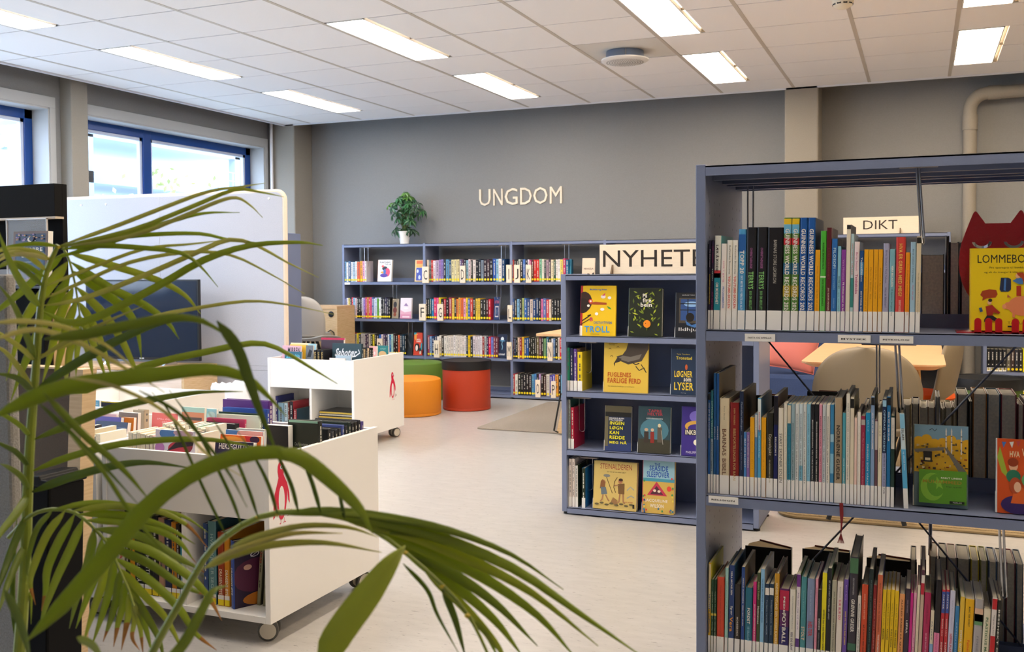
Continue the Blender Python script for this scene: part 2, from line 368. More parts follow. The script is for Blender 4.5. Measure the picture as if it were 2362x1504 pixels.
ps = MB().box(-3.4, -3.3, -.9, -.8, -.12, 4); p2 = MB().box(-3.4, -3.3, 1.5, 1.6, -.12, 4)
out_box('outdoor_landing', 'stacked steel landings outside the window', 'landing', [('landing_deck', mb), ('post', ps), ('post', p2)], PALE)
mb = MB()
for k in range(24): mb.box(-3.01, -3.0, .8 + k * .09, .806 + k * .09, -.12, 2.4)
for k in range(22): mb.box(-3.01, -3.0, .8, 2.9, .3 + k * .1, .306 + k * .1)
tag(mb.build('mesh_fence', mat('cfd6dc', .5)), 'pale wire mesh fence beyond the window', 'fence')
tag(box('brick_pier', -2.9, -2.65, 1.2, 1.5, 0, 3.2, mat('c99a8c', .8, h2='b98072', scale=8)), 'pale red brick pier seen at the edge of the window', 'pier')
bm_ = MB(); random.seed(3)
for k in range(900):
    c = Vector((-2.75 + random.gauss(0, .12), -.3 + random.gauss(0, .35), 1.2 + abs(random.gauss(0, .4)))); a = Vector((random.gauss(0, 1), random.gauss(0, 1), random.gauss(0, 1))).normalized() * .04; b2 = a.orthogonal().normalized() * .02
    bm_.add([c - a, c + b2, c + a, c - b2], [(0, 1, 2, 3)])
tag(bm_.build('garden_shrub', mat('b9c37a', .7)), 'sunlit pale green shrub outside the window', 'shrub')
struct(box('ground_outside', -30, XW - .35, -20, 20, -.2, -.12, mat('c9c7c2', .9)))
# ---------------------------------------------------------------- books
PALMAP = [('black', '1b1b1d'), ('dark grey', '4a4a4c'), ('grey', '8c8c8c'), ('white', 'f2f0ea'), ('cream', 'ead9b8'), ('beige', 'c8b28c'), ('red', 'c8232c'), ('dark red', '7a1820'), ('orange', 'e8702a'),
          ('yellow', 'f2c418'), ('mustard', 'c9962a'), ('green', '3f9a3c'), ('dark green', '1f4434'), ('olive', '6b6a2c'), ('teal', '2b8a90'), ('mint', 'a9d4c4'), ('pale blue', 'a8cfe2'), ('blue', '2c6cb4'),
          ('navy', '1c2850'), ('purple', '63308c'), ('lavender', 'b0a8d0'), ('pink', 'e87ca0'), ('pale pink', 'efcfcb'), ('magenta', 'd01f78'), ('brown', '5c3422'), ('wine', '8c2444'), ('coral', 'e8705f'), ('peach', 'f2b57c')]
def cname(h):
    c = lin(h); return min(PALMAP, key=lambda p: sum((a ** .5 - b_ ** .5) ** 2 for a, b_ in zip(c, lin(p[1]))))[0]
def book(name, label, M4, w, h, d, cov, side=None, page=None, hard=True, sticker=0, title=(), bands=(), front=(), group=None, dash=None, dot=0, bevel=False, sfrom=0):
    t = .0026 if hard else .0012; e = .003 if hard else .0004; w = max(w, 2.5 * t)
    mb = MB(); mb.k = 0; r = min(.004, w * .2) if hard else .0008
    # spine with rounded shoulders, then the boards
    prof = [(0, r), (r * .3, r * .3), (r, 0), (w - r, 0), (w - r * .3, r * .3), (w, r), (w - t, r), (w - t, t + r * .2), (t, t + r * .2), (t, r)]
    mb.prism(prof, lambda u, v, z: (u, v, z), h, 0)
    k1 = 1 if side else 0
    mb.box(0, t, r, d, 0, h, k1); mb.box(w - t, w, r, d, 0, h, k1)
    o = mb.build(name, [mat(cov, .38), mat(side or cov, .38)], None); o.matrix_world = M4
    tag(o, label, 'book', group)
    MB().box(t, w - t, t, d - e, e, h - e).build('pages', page or M_PAGE, o)
    F = lambda u, v, z: (u * w, -z, v * h)
    for b_ in bands:
        MB().box(.02 * w, .98 * w, -.0004, .002, b_[1] * h, b_[2] * h).build('spine_band', mat(b_[0], .38), o)
    if sticker: MB().box(w * .03, w * .97, -.0008, .001, sfrom, sfrom + sticker).build('spine_label', M_STICK, o)
    if dot: MB().lathe([(0, -.0003), (dot, -.0003), (dot, .0006), (0, .0006)], 10).build('spine_dot', M_YEL, o).matrix_local = Matrix.Translation((w / 2, -.0002, .02)) @ Matrix.Rotation(R(90), 4, 'X')
    if title:
        mb = MB(); ms = []
        for (s, c, z0, z1, fw, bold) in title:
            if c not in ms: ms.append(c)
            c0 = .5 - fw / 2; g_ = lambda u, v: ((c0 + v * fw) * w, -.0011, (z1 - (z1 - z0) * u) * h)
            text_into(mb, s, g_, 0, 1, 0, 1, ms.index(c), bold)
        mb.build('lettering', [mat(c, .45) for c in ms], o)
    if dash:
        mb = MB(); z = h * .93; rr = random.Random(int(w * 1e6))
        while z > h * .3:
            L = rr.uniform(.006, .018); 
            if rr.random() < .8: mb.box(w * .38, w * .64, -.0006, 0, z - L, z)
            z -= L + rr.uniform(.002, .006)
        mb.build('lettering', mat(dash, .45), o)
    if front:   # print on the front board (+X side)
        art(o, lambda u, v, z: (w + z, r + u * (d - r), v * h), front)
    return o
def contrast(h):
    c = lin(h); L = .2 * c[0] + .7 * c[1] + .1 * c[2]; return 'd4d0c4' if L < .2 else ('5a5654' if L < .6 else '8c8680')
ORD = ['first', 'second', 'third', 'fourth', 'fifth', 'sixth', 'seventh', 'eighth', 'ninth', 'tenth', 'eleventh', 'twelfth', 'thirteenth', 'fourteenth', 'fifteenth', 'sixteenth', 'seventeenth', 'eighteenth', 'nineteenth', 'twentieth']
def ordn(i):
    if i < 20: return ORD[i]
    tens = {20: 'twenty', 30: 'thirty', 40: 'forty', 50: 'fifty'}; k = (i + 1) // 10 * 10; q = (i + 1) % 10
    return (tens[k] + '-' + ORD[q - 1]) if q else {30: 'thirtieth', 40: 'fortieth', 50: 'fiftieth', 20: 'twentieth'}[k]
# ---------------------------------------------------------------- steel shelving
def shelf_unit(name, label, X0, X1, Y0, Y1, H, levels, cat='bookcase', back=False, group=None, last=True, double=False):
    """one bay: two side panels, top, boards with turned-down lips; origin at its front lower corner"""
    S = thing(name, label, cat, (X0, Y0, 0), group=group); W = X1 - X0; D = Y1 - Y0; t = .026
    for x in ((0, W) if last else (0,)):
        box('side_panel', x, x + t, 0, D, .015, H + .004, M_BLUE, S, bevel=.002)
    for y in (.03, D - .03):
        MB().lathe([(.014, 0), (.014, .008), (.006, .009), (.006, .018)], 12).build('foot', M_BLACK, S).location = (.013, y, 0)
        if last: MB().lathe([(.014, 0), (.014, .008), (.006, .009), (.006, .018)], 12).build('foot', M_BLACK, S).location = (W + .013, y, 0)
    mb = MB()
    mb.box(t, W, 0, D, H - .004, H); mb.box(t, W, 0, .002, H - .026, H); mb.box(t, W, D - .002, D, H - .026, H)
    if double:
        for y in (.10, D / 2 - .05, D / 2 + .03, D - .12): mb.box(t, W, y, y + .02, H - .03, H - .004)
    mb.build('top_board', M_BLUE, S)
    halves = [(0, D / 2 - .012, 0), (D / 2 + .012, D, 1)] if double else [(0, D, 0)]
    for z in levels:
        for (a, b_, flip) in halves:
            mb = MB(); mb.box(t + .001, W - .001, a, b_, z - .003, z)
            for y in ((a, a + .002), (b_ - .002, b_)):
                mb.box(t + .001, W - .001, y[0], y[1], z - .028, z)
            yb = (b_ - .002, b_) if not flip else (a, a + .002)
            mb.box(t + .001, W - .001, yb[0], yb[1], z, z + .035)
            mb.build('shelf_board', M_BLUE, S)
    if back: box('back_panel', t, W, D - .012, D - .006, .03, H - .01, M_BLUE, S)
    # cross braces
    yb = D / 2 if double else D - .004
    if not back:
        for (z0, z1) in (((levels[0] + .0, levels[2]), (levels[1], levels[1] + (levels[1] - levels[0])))[:1] if double else ((.1, 1.1),)):
            pass
        zz = [(levels[0] - .02, levels[0] + 2 * (levels[0] - levels[1]) - .0)] if 0 else []
        z0, z1 = (min(levels) + .02, H - .42) if not double else (.10, 1.16)
        for s_ in (0, 1):
            MB().tube([(t, yb + .004 * s_, z1 if s_ else z0), (W, yb + .004 * s_, z0 if s_ else z1)], .0022 if not double else .0028, 6).build('cross_brace', M_ROD, S)
    return S
def book_stop(X, Y, ztop, L, gap=.035, label='', group=None, r=.0022):
    """chrome wire stop hanging from a rail under the board above"""
    mb = MB(); mb.tube([(-gap / 2, 0, 0), (-gap / 2, 0, -L + gap / 2)] + [(-gap / 2 * math.cos(R(a)), 0, -L + gap / 2 - gap / 2 * math.sin(R(a))) for a in range(20, 161, 20)] + [(gap / 2, 0, -L + gap / 2), (gap / 2, 0, 0)], r, 6)
    T = thing('book_stop', label, 'book stop', (X, Y, ztop), group=group)
    mb.build('wire_loop', M_CHROME, T, smooth=True); MB().box(-.045, .045, -.012, .012, -.006, 0).build('slider', mat('b7ada6', .5), T)
    return T
# near double-sided bookcase
FX0, FX1, FY0, FY1 = 4.055, 4.957, -6.108, -5.530
FG = shelf_unit('double_bookcase', 'near blue-grey steel double-sided bookcase cut by the picture edge', FX0, FX1, FY0, FY1, 1.492, [1.061, .624, .19], double=True)
mb = MB()
for z in [.25 + .032 * k for k in range(37)]:
    for y in (.05, .12, .19, .40, .47, .53):
        mb.add([(.0264, y, z - .003), (.0264, y + .003, z - .003), (.0264, y + .003, z + .003), (.0264, y, z + .003)], [(0, 1, 2, 3)])
mb.build('peg_hole', mat('2b2f40', .8), FG)['kind'] = 'stuff'
def lip_card(ox, oy, s, x0, x1, y0, y1, txt, lab):
    a = atY(ox + x0 / s, oy + y0 / s, FY0 - .001); b_ = atY(ox + x1 / s, oy + y1 / s, FY0 - .001); W = b_.x - a.x; H = a.z - b_.z
    T = thing('shelf_label', lab, 'label', (a.x, FY0 - .0025, b_.z)); box('card', 0, W, 0, .0015, 0, H, M_STICK, T)
    mb = MB(); text_into(mb, txt, lambda u, v: (u * W, -.0003, v * H), .1, .88, .36, .58, 0, 1); mb.build('print', M_INK, T)
lip_card(1600, 350, 3.3425, 395, 628, 1402, 1465, 'FAKTA OG OPPSLAG', 'white shelf label reading FAKTA OG OPPSLAG on the near bookcase')
lip_card(1600, 350, 3.3425, 1112, 1364, 1412, 1474, 'MYSTIKK', 'white shelf label reading MYSTIKK on the near bookcase')
lip_card(1960, 350, 3.343, 230, 490, 1418, 1480, 'PSYKOLOGI', 'white shelf label reading PSYKOLOGI on the near bookcase')
lip_card(1600, 800, 3.76, 130, 387, 1288, 1370, 'RELIGION', 'white shelf label reading RELIGION on the near bookcase')
# (x0, x1 at the foot, y of the top, spine, side, titles, bands, options) read in three enlarged strips of the photograph
W_, K_ = 'f4efe4', '1e1d22'
ROW1 = (1600, 350, 3.3425, [
 (85, 112, 685, '231c38', None, [('KONSPIRASJONSTEORIER', 'e8c630', .28, .62, .5, 1), ('Pia Strømstad', W_, .7, .9, .3, 0)]),
 (113, 147, 685, '261a3a', None, [('UFO!', 'b8d8c8', .55, .68, .5, 1), ('FLY HØYERE', 'c0357a', .22, .42, .4, 1), ('DET UKJENTE', 'c0357a', .75, .93, .3, 1)]),
 (148, 201, 648, 'e6e8e0', '5aa7ad', [('LÆR Å KODE', K_, .62, .9, .55, 1), ('OM MODIGHET', W_, .27, .5, .5, 1)], [('2b93a8', .08, .6), ('d43a45', .55, .63)]),
 (201, 247, 710, 'f4ece6', None, [('PROGRAMMERING', '6d7fc0', .25, .5, .35, 1), ('sett i gang', 'd8729a', .55, .8, .35, 0)]),
 (247, 290, 683, W_, None, [('BokVerden Bootcamp', K_, .62, .94, .4, 0), ('YOUTUBE-SKOLEN', 'd8412f', .24, .6, .5, 1)]),
 (290, 334, 683, W_, None, [('BokVerden Bootcamp', K_, .62, .94, .4, 0), ('YOUTUBE-SKOLEN', 'd8412f', .24, .6, .5, 1)]),
 (334, 395, 600, '4f9ed0', '86b6d8', [('TOPP 20', W_, .56, .79, .6, 1), ('DET BESTE OG VERSTE AV ALT!', 'eaf4fa', .2, .54, .3, 1)], [('2a62a8', .78, .95)]),
 (395, 475, 585, K_, None, [('TERRYS', '8fcf7a', .4, .57, .55, 1), ('BOK OM ABSOLUTT', '7fbf70', .2, .38, .3, 1), ('OVERSTADLEGE', 'b06aa0', .6, .8, .25, 1)]),
 (475, 557, 583, K_, None, [('TERRYS', '8fcf7a', .4, .57, .55, 1), ('BOK OM ABSOLUTT', '7fbf70', .2, .38, .3, 1), ('OVERSTADLEGE', 'b06aa0', .6, .8, .25, 1)]),
 (558, 680, 587, '18161a', None, [('BARNAS STORE LEKSIKON', 'c9c4b8', .46, .88, .22, 0)]),
 (681, 743, 510, '5f8a3c', '2b4a7a', [('GUINNESS WORLD RECORDS 2024', W_, .16, .9, .62, 1)], [('e8c228', .94, .99), ('6fb8d8', .86, .94), ('c8323a', .76, .82), ('2f6a8c', .5, .6), ('b9a23c', .3, .4)]),
 (744, 804, 510, '5f8a3c', '2b4a7a', [('GUINNESS WORLD RECORDS 2024', W_, .16, .9, .62, 1)], [('e8c228', .94, .99), ('6fb8d8', .86, .94), ('c8323a', .76, .82), ('2f6a8c', .5, .6), ('b9a23c', .3, .4)]),
 (805, 866, 510, '1f5aa6', '2a3b66', [('GUINNESS WORLD RECORDS 2025', W_, .16, .9, .62, 1)]),
 (867, 927, 510, '1f5aa6', '323f60', [('GUINNESS WORLD RECORDS 2025', W_, .16, .9, .62, 1)]),
 (928, 966, 758, 'eba61c', None, [('Bengt hun her og fikk til slutt', 'a86a1c', .25, .8, .3, 0)]),
 (967, 1013, 612, '4fb63a', '2e7a2c', [('RUNE MARKHUS', '1f4a1c', .62, .88, .3, 1), ('NOE INNI NOE ANNET', '1f4a1c', .25, .52, .3, 1)], [('d8ecc8', .535, .55)]),
 (1014, 1052, 587, '5c2026', 'a88f88', [('JEG ELSKER PENNER', 'e9d9c0', .2, .42, .4, 1), ('I HEMMELIGHET', '8c4a48', .5, .8, .3, 0)]),
 (1053, 1100, 672, '2b6cb4', '8a8278', [('FILOSOFI', 'bfe0ec', .68, .9, .5, 1), ('FOR BEGYNNERE', '7fb6de', .45, .66, .35, 1), ('MORGENFUGL FORLAG', '9cc4e4', .25, .36, .25, 0)]),
 (1101, 1128, 730, '8cc6d8', None, [('HVEM VET', K_, .5, .65, .4, 1), ('en samtale', '3c5a66', .22, .46, .3, 0)]),
 (1129, 1165, 757, '8a3f9c', None, [('Vera Micaelsen', 'd8a8d8', .62, .88, .4, 0), ('På månen spiser de kake', W_, .22, .6, .5, 1)]),
 (1166, 1200, 562, 'ece2cc', '4c4c44', [], [('2c2c2c', .955, .995)]),
 (1201, 1226, 635, 'b7d2d6', None, [('FINN I NATTEN', 'c05a5a', .72, .9, .35, 1), ('UFLAKS!', 'c05a5a', .58, .7, .5, 1)], [('3d8a84', .25, .55)]),
 (1227, 1270, 695, 'f2dfe0', '6c86a8', [('Birte Svatun', 'b43c78', .68, .88, .4, 0), ('Tenkeboka', 'b43c78', .42, .64, .5, 1)]),
 (1271, 1303, 765, '24508c', None, [('MYSTERIE OG', W_, .25, .5, .4, 1), ('TankeGåtens', W_, .62, .92, .4, 1)], [('5fa0d0', .7, .86)]),
] )
ROW1B = (1960, 350, 3.343, [
 (98, 136, 755, 'f0ab1a', None, [('Terningkastet Annebell på til å', 'a06a18', .25, .78, .3, 0)]),
 (137, 174, 755, 'f0ab1a', None, [('Martin N. Sanden  Skal', 'a06a18', .4, .78, .3, 0)]),
 (175, 211, 755, 'f0ab1a', None, [('Lucia Rings  Husker jeg lett', 'a06a18', .4, .78, .3, 0)]),
 (212, 246, 755, 'f0ab1a', None, [('Alexandra K. Barriera  Viser', 'a06a18', .4, .78, .3, 0)]),
 (248, 297, 708, 'a9a8c4', '8f8ea6', [('Birte Svatun • Tiril Valeur', '3c3c6c', .55, .92, .3, 0), ('Hva er følelser?', '3c3c6c', .28, .5, .35, 0)]),
 (298, 343, 752, '7fb4c0', '4c8290', [('VERA MICAELSEN', W_, .55, .8, .4, 1), ('Å kjenne Jørgens lus', '24444c', .2, .52, .45, 0)]),
 (344, 420, 660, 'd8473f', 'b83a36', [('HVA ER GREIA MED MEG?', 'f0c860', .38, .93, .42, 1), ('SKREVET AV ELISE', 'f0c8b0', .22, .34, .25, 1)]),
 (421, 456, 778, 'f09a1c', None, [('Elin Bogard og Hillsangerprin KLEMM', 'c0401c', .22, .85, .3, 0)]),
 (458, 502, 697, '9dbfd2', '3a4a74', [('Birte Svatun • Tiril Valeur', '3c4c6c', .55, .92, .3, 0), ('Rett eller galt', 'c04a78', .36, .52, .35, 0)]),
 (503, 541, 655, 'ddcdac', 'b8a888', [('FILOSOFI • SOKRATES, PLATON OG ARISTOTELES', '4c4438', .2, .62, .25, 0)], [('26241f', .93, .99)]),
])
ROW2 = (1600, 800, 3.76, [
 (93, 124, 400, '1f5ea8', None, [('HVA VET VI OM KRISTENDOM', W_, .55, .9, .4, 1)], [('17171a', .93, .995)]),
 (125, 155, 378, '2a7486', None, [('OPPDAG VERDEN', 'b8e0dc', .55, .9, .45, 1), ('KRISTENDOMMEN', '24424c', .22, .5, .4, 1)], [('9ab0c4', .16, .53)]),
 (156, 187, 230, '1d5c9c', '2a3c5c', [('JESUS', W_, .45, .56, .45, 0)]),
 (188, 220, 232, '1b569a', '6a5a3c', [('MOSES', W_, .45, .56, .45, 0)]),
 (221, 309, 448, 'e6d6b4', 'c8b690', [('BARNAS BIBEL', '6a3a20', .2, .68, .45, 0), ('Tove David', '6a5a40', .78, .92, .12, 0)]),
 (312, 394, 486, '8c1d1c', '6a1818', [('BIBELFORTELLINGER FOR BARN', 'd8b878', .16, .72, .3, 0), ('SVEIN TINDBERG', 'd8b878', .76, .94, .18, 0)]),
 (395, 432, 388, '1c2a4a', '4c3c2a', [('Påskefortellinger', 'c8d4e4', .62, .9, .45, 0), ('Stephanie Jeffs og John Haysom', 'a8b4c8', .25, .58, .25, 0)]),
 (433, 457, 742, '4a86c8', None, [('MAT OG BLOMST', W_, .45, .9, .5, 1)]),
 (458, 486, 742, '8c6cb0', None, [('HUD GLADNES VERDEN', W_, .45, .95, .4, 1)]),
 (487, 526, 615, 'f2ae12', None, [('Cecilie Winger  Jesus på 1-2-3', 'a87818', .35, .82, .25, 0)]),
 (527, 551, 583, '5a8ab4', None, [('Hans I. Svarebe', '5c5c5c', .7, .92, .35, 0)], [('d0d0cc', .72, .99)]),
 (552, 583, 447, '4fa6d4', '4a7ca0', [('KRISTENDOMMEN', 'c42a3c', .66, .86, .4, 1), ('En katedrals bygg', 'e4f4fa', .4, .62, .35, 0)], [('e2eaea', .68, .99)]),
 (585, 626, 615, 'f2ae12', None, [('Cecilie Winger  Jesus på 1-2-3', 'a87818', .35, .82, .25, 0)]),
 (627, 690, 577, '2a281e', '3c3a2c', [('Djevelsjakt', 'e4dcc0', .5, .75, .55, 0), ('OG HEKSERENSING I EUROPA', 'c8c0a0', .18, .45, .22, 1)]),
 (691, 728, 428, '141c5c', '4c3c38', [('RELIGION II', W_, .42, .6, .4, 1)], [('17121c', .72, .99)]),
 (730, 778, 532, 'efe6d4', 'cfc4ac', [('SVART SKINNER SOLEN', '2c2a28', .18, .72, .55, 0)]),
 (779, 808, 492, 'ece4d2', None, [('Tor Åge Bringsværd  Hvem er hvem i vår gamle gudelære?', '54504a', .2, .75, .3, 0)]),
 (809, 842, 500, '2a88a4', None, [('BRINGSVÆRD/HALD  VÅR GAMLE GUDELÆRE 1', K_, .2, .8, .35, 1)], [('e2d4b8', .8, .99)]),
 (843, 877, 498, '9ab4bc', None, [('BRINGSVÆRD/RITTUN  VÅR GAMLE GUDELÆRE 2', K_, .2, .8, .35, 1)]),
 (878, 911, 498, 'dfe4e2', None, [('BRINGSVÆRD/GRAFF  VÅR GAMLE GUDELÆRE 3', K_, .22, .9, .35, 1)]),
 (912, 945, 498, 'd0e0e6', None, [('BRINGSVÆRD/EAST  VÅR GAMLE GUDELÆRE 4', K_, .22, .9, .35, 1)], [('7ab6d0', .1, .36)]),
 (946, 977, 498, 'dfe4e0', None, [('BRINGSVÆRD/VAN ETTEN  VÅR GAMLE GUDELÆRE 5', K_, .18, .92, .35, 1)]),
 (978, 1011, 498, '8cc4dc', None, [('BRINGSVÆRD  VÅR GAMLE GUDELÆRE 6', '4a86a4', .25, .9, .35, 1)]),
 (1012, 1047, 500, '1c1e24', None, [('BRINGSVÆRD/SCARPA  VÅR GAMLE GUDELÆRE 7', W_, .2, .84, .35, 1)]),
 (1048, 1083, 500, '1a1a1e', None, [('BRINGSVÆRD/HANSEN-KROHE  VÅR GAMLE GUDELÆRE 8', W_, .12, .82, .35, 1)]),
 (1084, 1112, 502, 'e8a0b4', None, [('BRINGSVÆRD/KRAMER  VÅR GAMLE GUDELÆRE 9', '8c1c34', .2, .88, .45, 1)]),
 (1113, 1145, 502, 'ccd2d6', None, [('BRINGSVÆRD/EKMAN  VÅR GAMLE GUDELÆRE 10', '2c3c4c', .2, .88, .35, 1)]),
 (1146, 1179, 504, 'eee8da', None, [('BRINGSVÆRD/SAMUELSEN  VÅR GAMLE GUDELÆRE 11', K_, .2, .88, .35, 1)]),
 (1180, 1214, 504, '3a88b8', None, [], [('8cc2dc', .3, .5), ('a8d0e0', .62, .7)]),
 (1216, 1286, 445, 'b09c80', '6a6250', [('NORRØNE GUDER', '2a231a', .22, .74, .5, 1)]),
 (1287, 1316, 575, '4fa4b4', None, [('NATUR OG VÆREMÅTER', W_, .2, .5, .35, 1)]),
 (1317, 1352, 412, 'ece6d6', '5c5a48', [('GUDER OG GUDINNER I HVERDAG OG FEST HOS VIKINGENE', '4c4438', .22, .92, .3, 0)]),
 (1353, 1388, 440, 'e8dcc2', '8c8468', [], [('191715', .9, .985)]),
 (1389, 1415, 617, 'f0cfc0', None, []),
 (1416, 1446, 567, 'eee6da', '5a5450', [('Tor Åge Bringsværd som en bra historie', 'b8a090', .25, .85, .3, 0)]),
])
ROW2B = (1960, 800, 3.76, [
 (92, 132, 602, '9c2c4c', '5c4c44', [('Tor Åge Bringsværd - Snilla Ester BUDDHA', 'e8b8b8', .18, .82, .35, 0)], [('b8b0a8', .9, .96)]),
 (134, 176, 573, '1c92c4', '5c7c84', [('KARI A. LIE', 'c4e8f4', .8, .92, .3, 0), ('PRINSEN SOM VÅKNET', W_, .18, .66, .45, 0)]),
 (177, 212, 432, '88a4c8', '3c3c3c', [('HVA VET VI OM HINDUISME', W_, .52, .85, .4, 1)], [('17171a', .92, .99)]),
 (213, 239, 632, '6c4a54', None, [], [('c8beb8', .65, .98)]),
 (240, 276, 572, 'ece2c4', None, [('DC 29.45', '3c3830', .75, .86, .3, 0), ('Hinduismen', '3c3830', .48, .62, .35, 0)]),
 (277, 314, 455, '1c2c54', '4c4c44', [('OPPDAG VERDEN', 'b0d4e4', .52, .9, .5, 1), ('JØDENES TRO OG KULTUR', '2c3454', .12, .5, .45, 1)], [('9cc8e0', .93, .99), ('a8acd0', .06, .5)]),
 (316, 351, 432, '1a70a8', '3c3c34', [('HVA VET VI OM ISLAM', W_, .6, .86, .45, 1)], [('17171a', .92, .99)]),
 (353, 386, 600, '1f3a34', '2c4c3c', [('Erik  Hva Vet vi om', '6c8c84', .7, .9, .3, 0)], [('d8d2c8', .64, .98)]),
])
ROW3 = (1600, 1150, 4.2475, [
 (110, 157, 630, 'f0bc20', 'd8cc28', [('NETTVETT mediehumus', '2c4c9c', .24, .66, .6, 1)], [('f0dca8', .5, .99)]),
 (158, 188, 795, '1f4a2c', None, [('Typiske Norrøner  Vanlig Viten', 'd8e4c8', .2, .85, .4, 0)], [('e8c838', .52, .55)]),
 (189, 219, 795, '1f4a2c', None, [('Typiske Norrøner  Vanlig Viten', 'd8e4c8', .2, .85, .4, 0)], [('e8c838', .52, .55)]),
 (220, 297, 772, 'd8482c', 'b87c54', [('Thomas le Hestebon  På vei hjem som en gud', '8c2418', .22, .9, .15, 0)]),
 (301, 333, 682, 'a4d0c8', None, [('Den gode og de usynlige dyrene', '5c9c94', .22, .85, .35, 0)]),
 (336, 393, 657, '24407c', '2c5878', [('VERA MICAELSEN', W_, .68, .94, .3, 1), ('Spor', W_, .46, .56, .5, 1), ('Vera', 'f0a030', .28, .44, .6, 1)]),
 (396, 452, 843, '2f2620', '4c4438', [('MORBEBOKA', 'd8d0c0', .3, .56, .35, 1)]),
 (457, 493, 672, '24488c', '8c7c64', [('HARALD SKJØNSBERG  VEIEN MOT NORD', W_, .36, .88, .4, 1)]),
 (495, 570, 877, '1f6c84', None, [('FORDET', W_, .5, .72, .4, 1), ('155 CELLULÆRE', '9ccce0', .26, .46, .3, 1)]),
 (572, 607, 817, 'd0287c', None, [('JENTENES KRYPENDE FLEKKER', W_, .22, .72, .4, 1)]),
 (609, 642, 727, '3c4a24', '6a8a3c', [('Anders Totland', 'd0d8a0', .7, .9, .5, 0), ('Nattmannen', W_, .42, .62, .6, 1)]),
 (643, 683, 692, '8cc0e4', 'c8ccd0', [('TALLENE MILLIARDER I TALL HISTORIER', '3c6ca4', .42, .9, .35, 1)]),
 (687, 728, 838, '1c3854', None, [('Torbjørn Færøvik  SAMSK', 'b8c8d4', .35, .8, .35, 0)], [('efe8dc', .86, .95)]),
 (729, 773, 838, '1c3854', '24485c', [('Torbjørn Færøvik  SAMSK', 'b8c8d4', .35, .8, .35, 0)], [('efe8dc', .86, .95)]),
 (776, 826, 737, 'd09a24', '6c4c2c', [('ANDERS TOTLAND DEN NORSKE SLAVERIET', 'f4e4b8', .2, .9, .5, 1)]),
 (828, 924, 887, '5c1f5c', None, [('PEDER', W_, .62, .9, .2, 1), ('FOTBALL', W_, .28, .68, .42, 1)], [('c01f48', .72, .98), ('2c2464', .2, .5)]),
 (926, 988, 892, 'eae4d4', 'c8bc9c', [('Anders Danielsen Lie og Maria Kvarme', '4c4c4c', .48, .92, .2, 0), ('SEX OG SÅNT', '3c2c5c', .2, .44, .45, 1)]),
 (990, 1030, 737, 'efe6e6', '6c8c4c', [('Jeg tør jeg vil og ja', '8c6c9c', .4, .8, .35, 0)], [('74308c', .86, .99), ('5c3484', .16, .3)]),
 (1034, 1090, 767, '4c949c', '2c6c6c', [('STOLT', 'f0d0b0', .3, .45, .6, 1), ('Samira Kadiri Sara', '84c0bc', .55, .85, .3, 0)]),
 (1092, 1170, 787, '8494b4', '3c6c74', [('HELTER', 'c83c48', .36, .52, .55, 1), ('Alle de der har tro og', 'b8c4d8', .6, .88, .2, 0)]),
 (1172, 1192, 787, 'e89cb0', None, [('Klimaforandring er jo', 'b85c78', .3, .9, .4, 0)]),
 (1193, 1235, 893, '17161a', '6c5c54', [('DØDEN', W_, .5, .64, .45, 1), ('Dødens ensomme tall', 'c8c8c8', .22, .46, .3, 0)]),
 (1237, 1284, 727, 'f0e020', '2c3c74', [('HVORFOR HAR VI IKKE PRESIDENT I NORGE', '2c2c2c', .2, .62, .4, 1)]),
 (1286, 1330, 682, '1a1c22', '4c7c3c', [('ET LITE DIKT FORTELLER LIVET', 'd8d8d8', .5, .88, .3, 1)]),
 (1332, 1380, 803, 'b8b49c', '8c3c34', [('JON ARNE ROSS OG GEIR RØEN TALE FORFATTER', '3c3a30', .2, .88, .3, 1)]),
 (1382, 1444, 813, 'efe4d8', 'a89888', [('SLIK BLIR DU', 'd8486c', .58, .8, .4, 1), ('Rune Sørensen', '5c4c4c', .82, .94, .2, 0)]),
 (1446, 1492, 793, '6a4ca4', '4c3878', [('BANE OG VELDIG RARE JOBBER', 'f0d040', .3, .66, .4, 1), ('Bjørn F. Rørvik', 'e8c8f0', .78, .94, .3, 0)]),
 (1496, 1582, 572, '3a3540', '3c4c44', [('GRØNNE GREIER', W_, .36, .64, .45, 1), ('OLE MATHISMOEN', 'c8c8c8', .68, .82, .2, 0)], [('4c7a54', .86, .99), ('3c6c54', .2, .26)]),
 (1584, 1618, 952, 'ece6dc', '4c4a3c', [('Birkeland/Pedersen  NATTURENSELFEN', K_, .25, .9, .4, 0)]),
 (1620, 1684, 843, 'd8502c', '4c4838', [('ANNE KARIN SÆTHER', 'f4c8a8', .62, .9, .25, 0), ('MÅ VI SLUTTE MED OLJE?', K_, .25, .56, .3, 1)]),
])
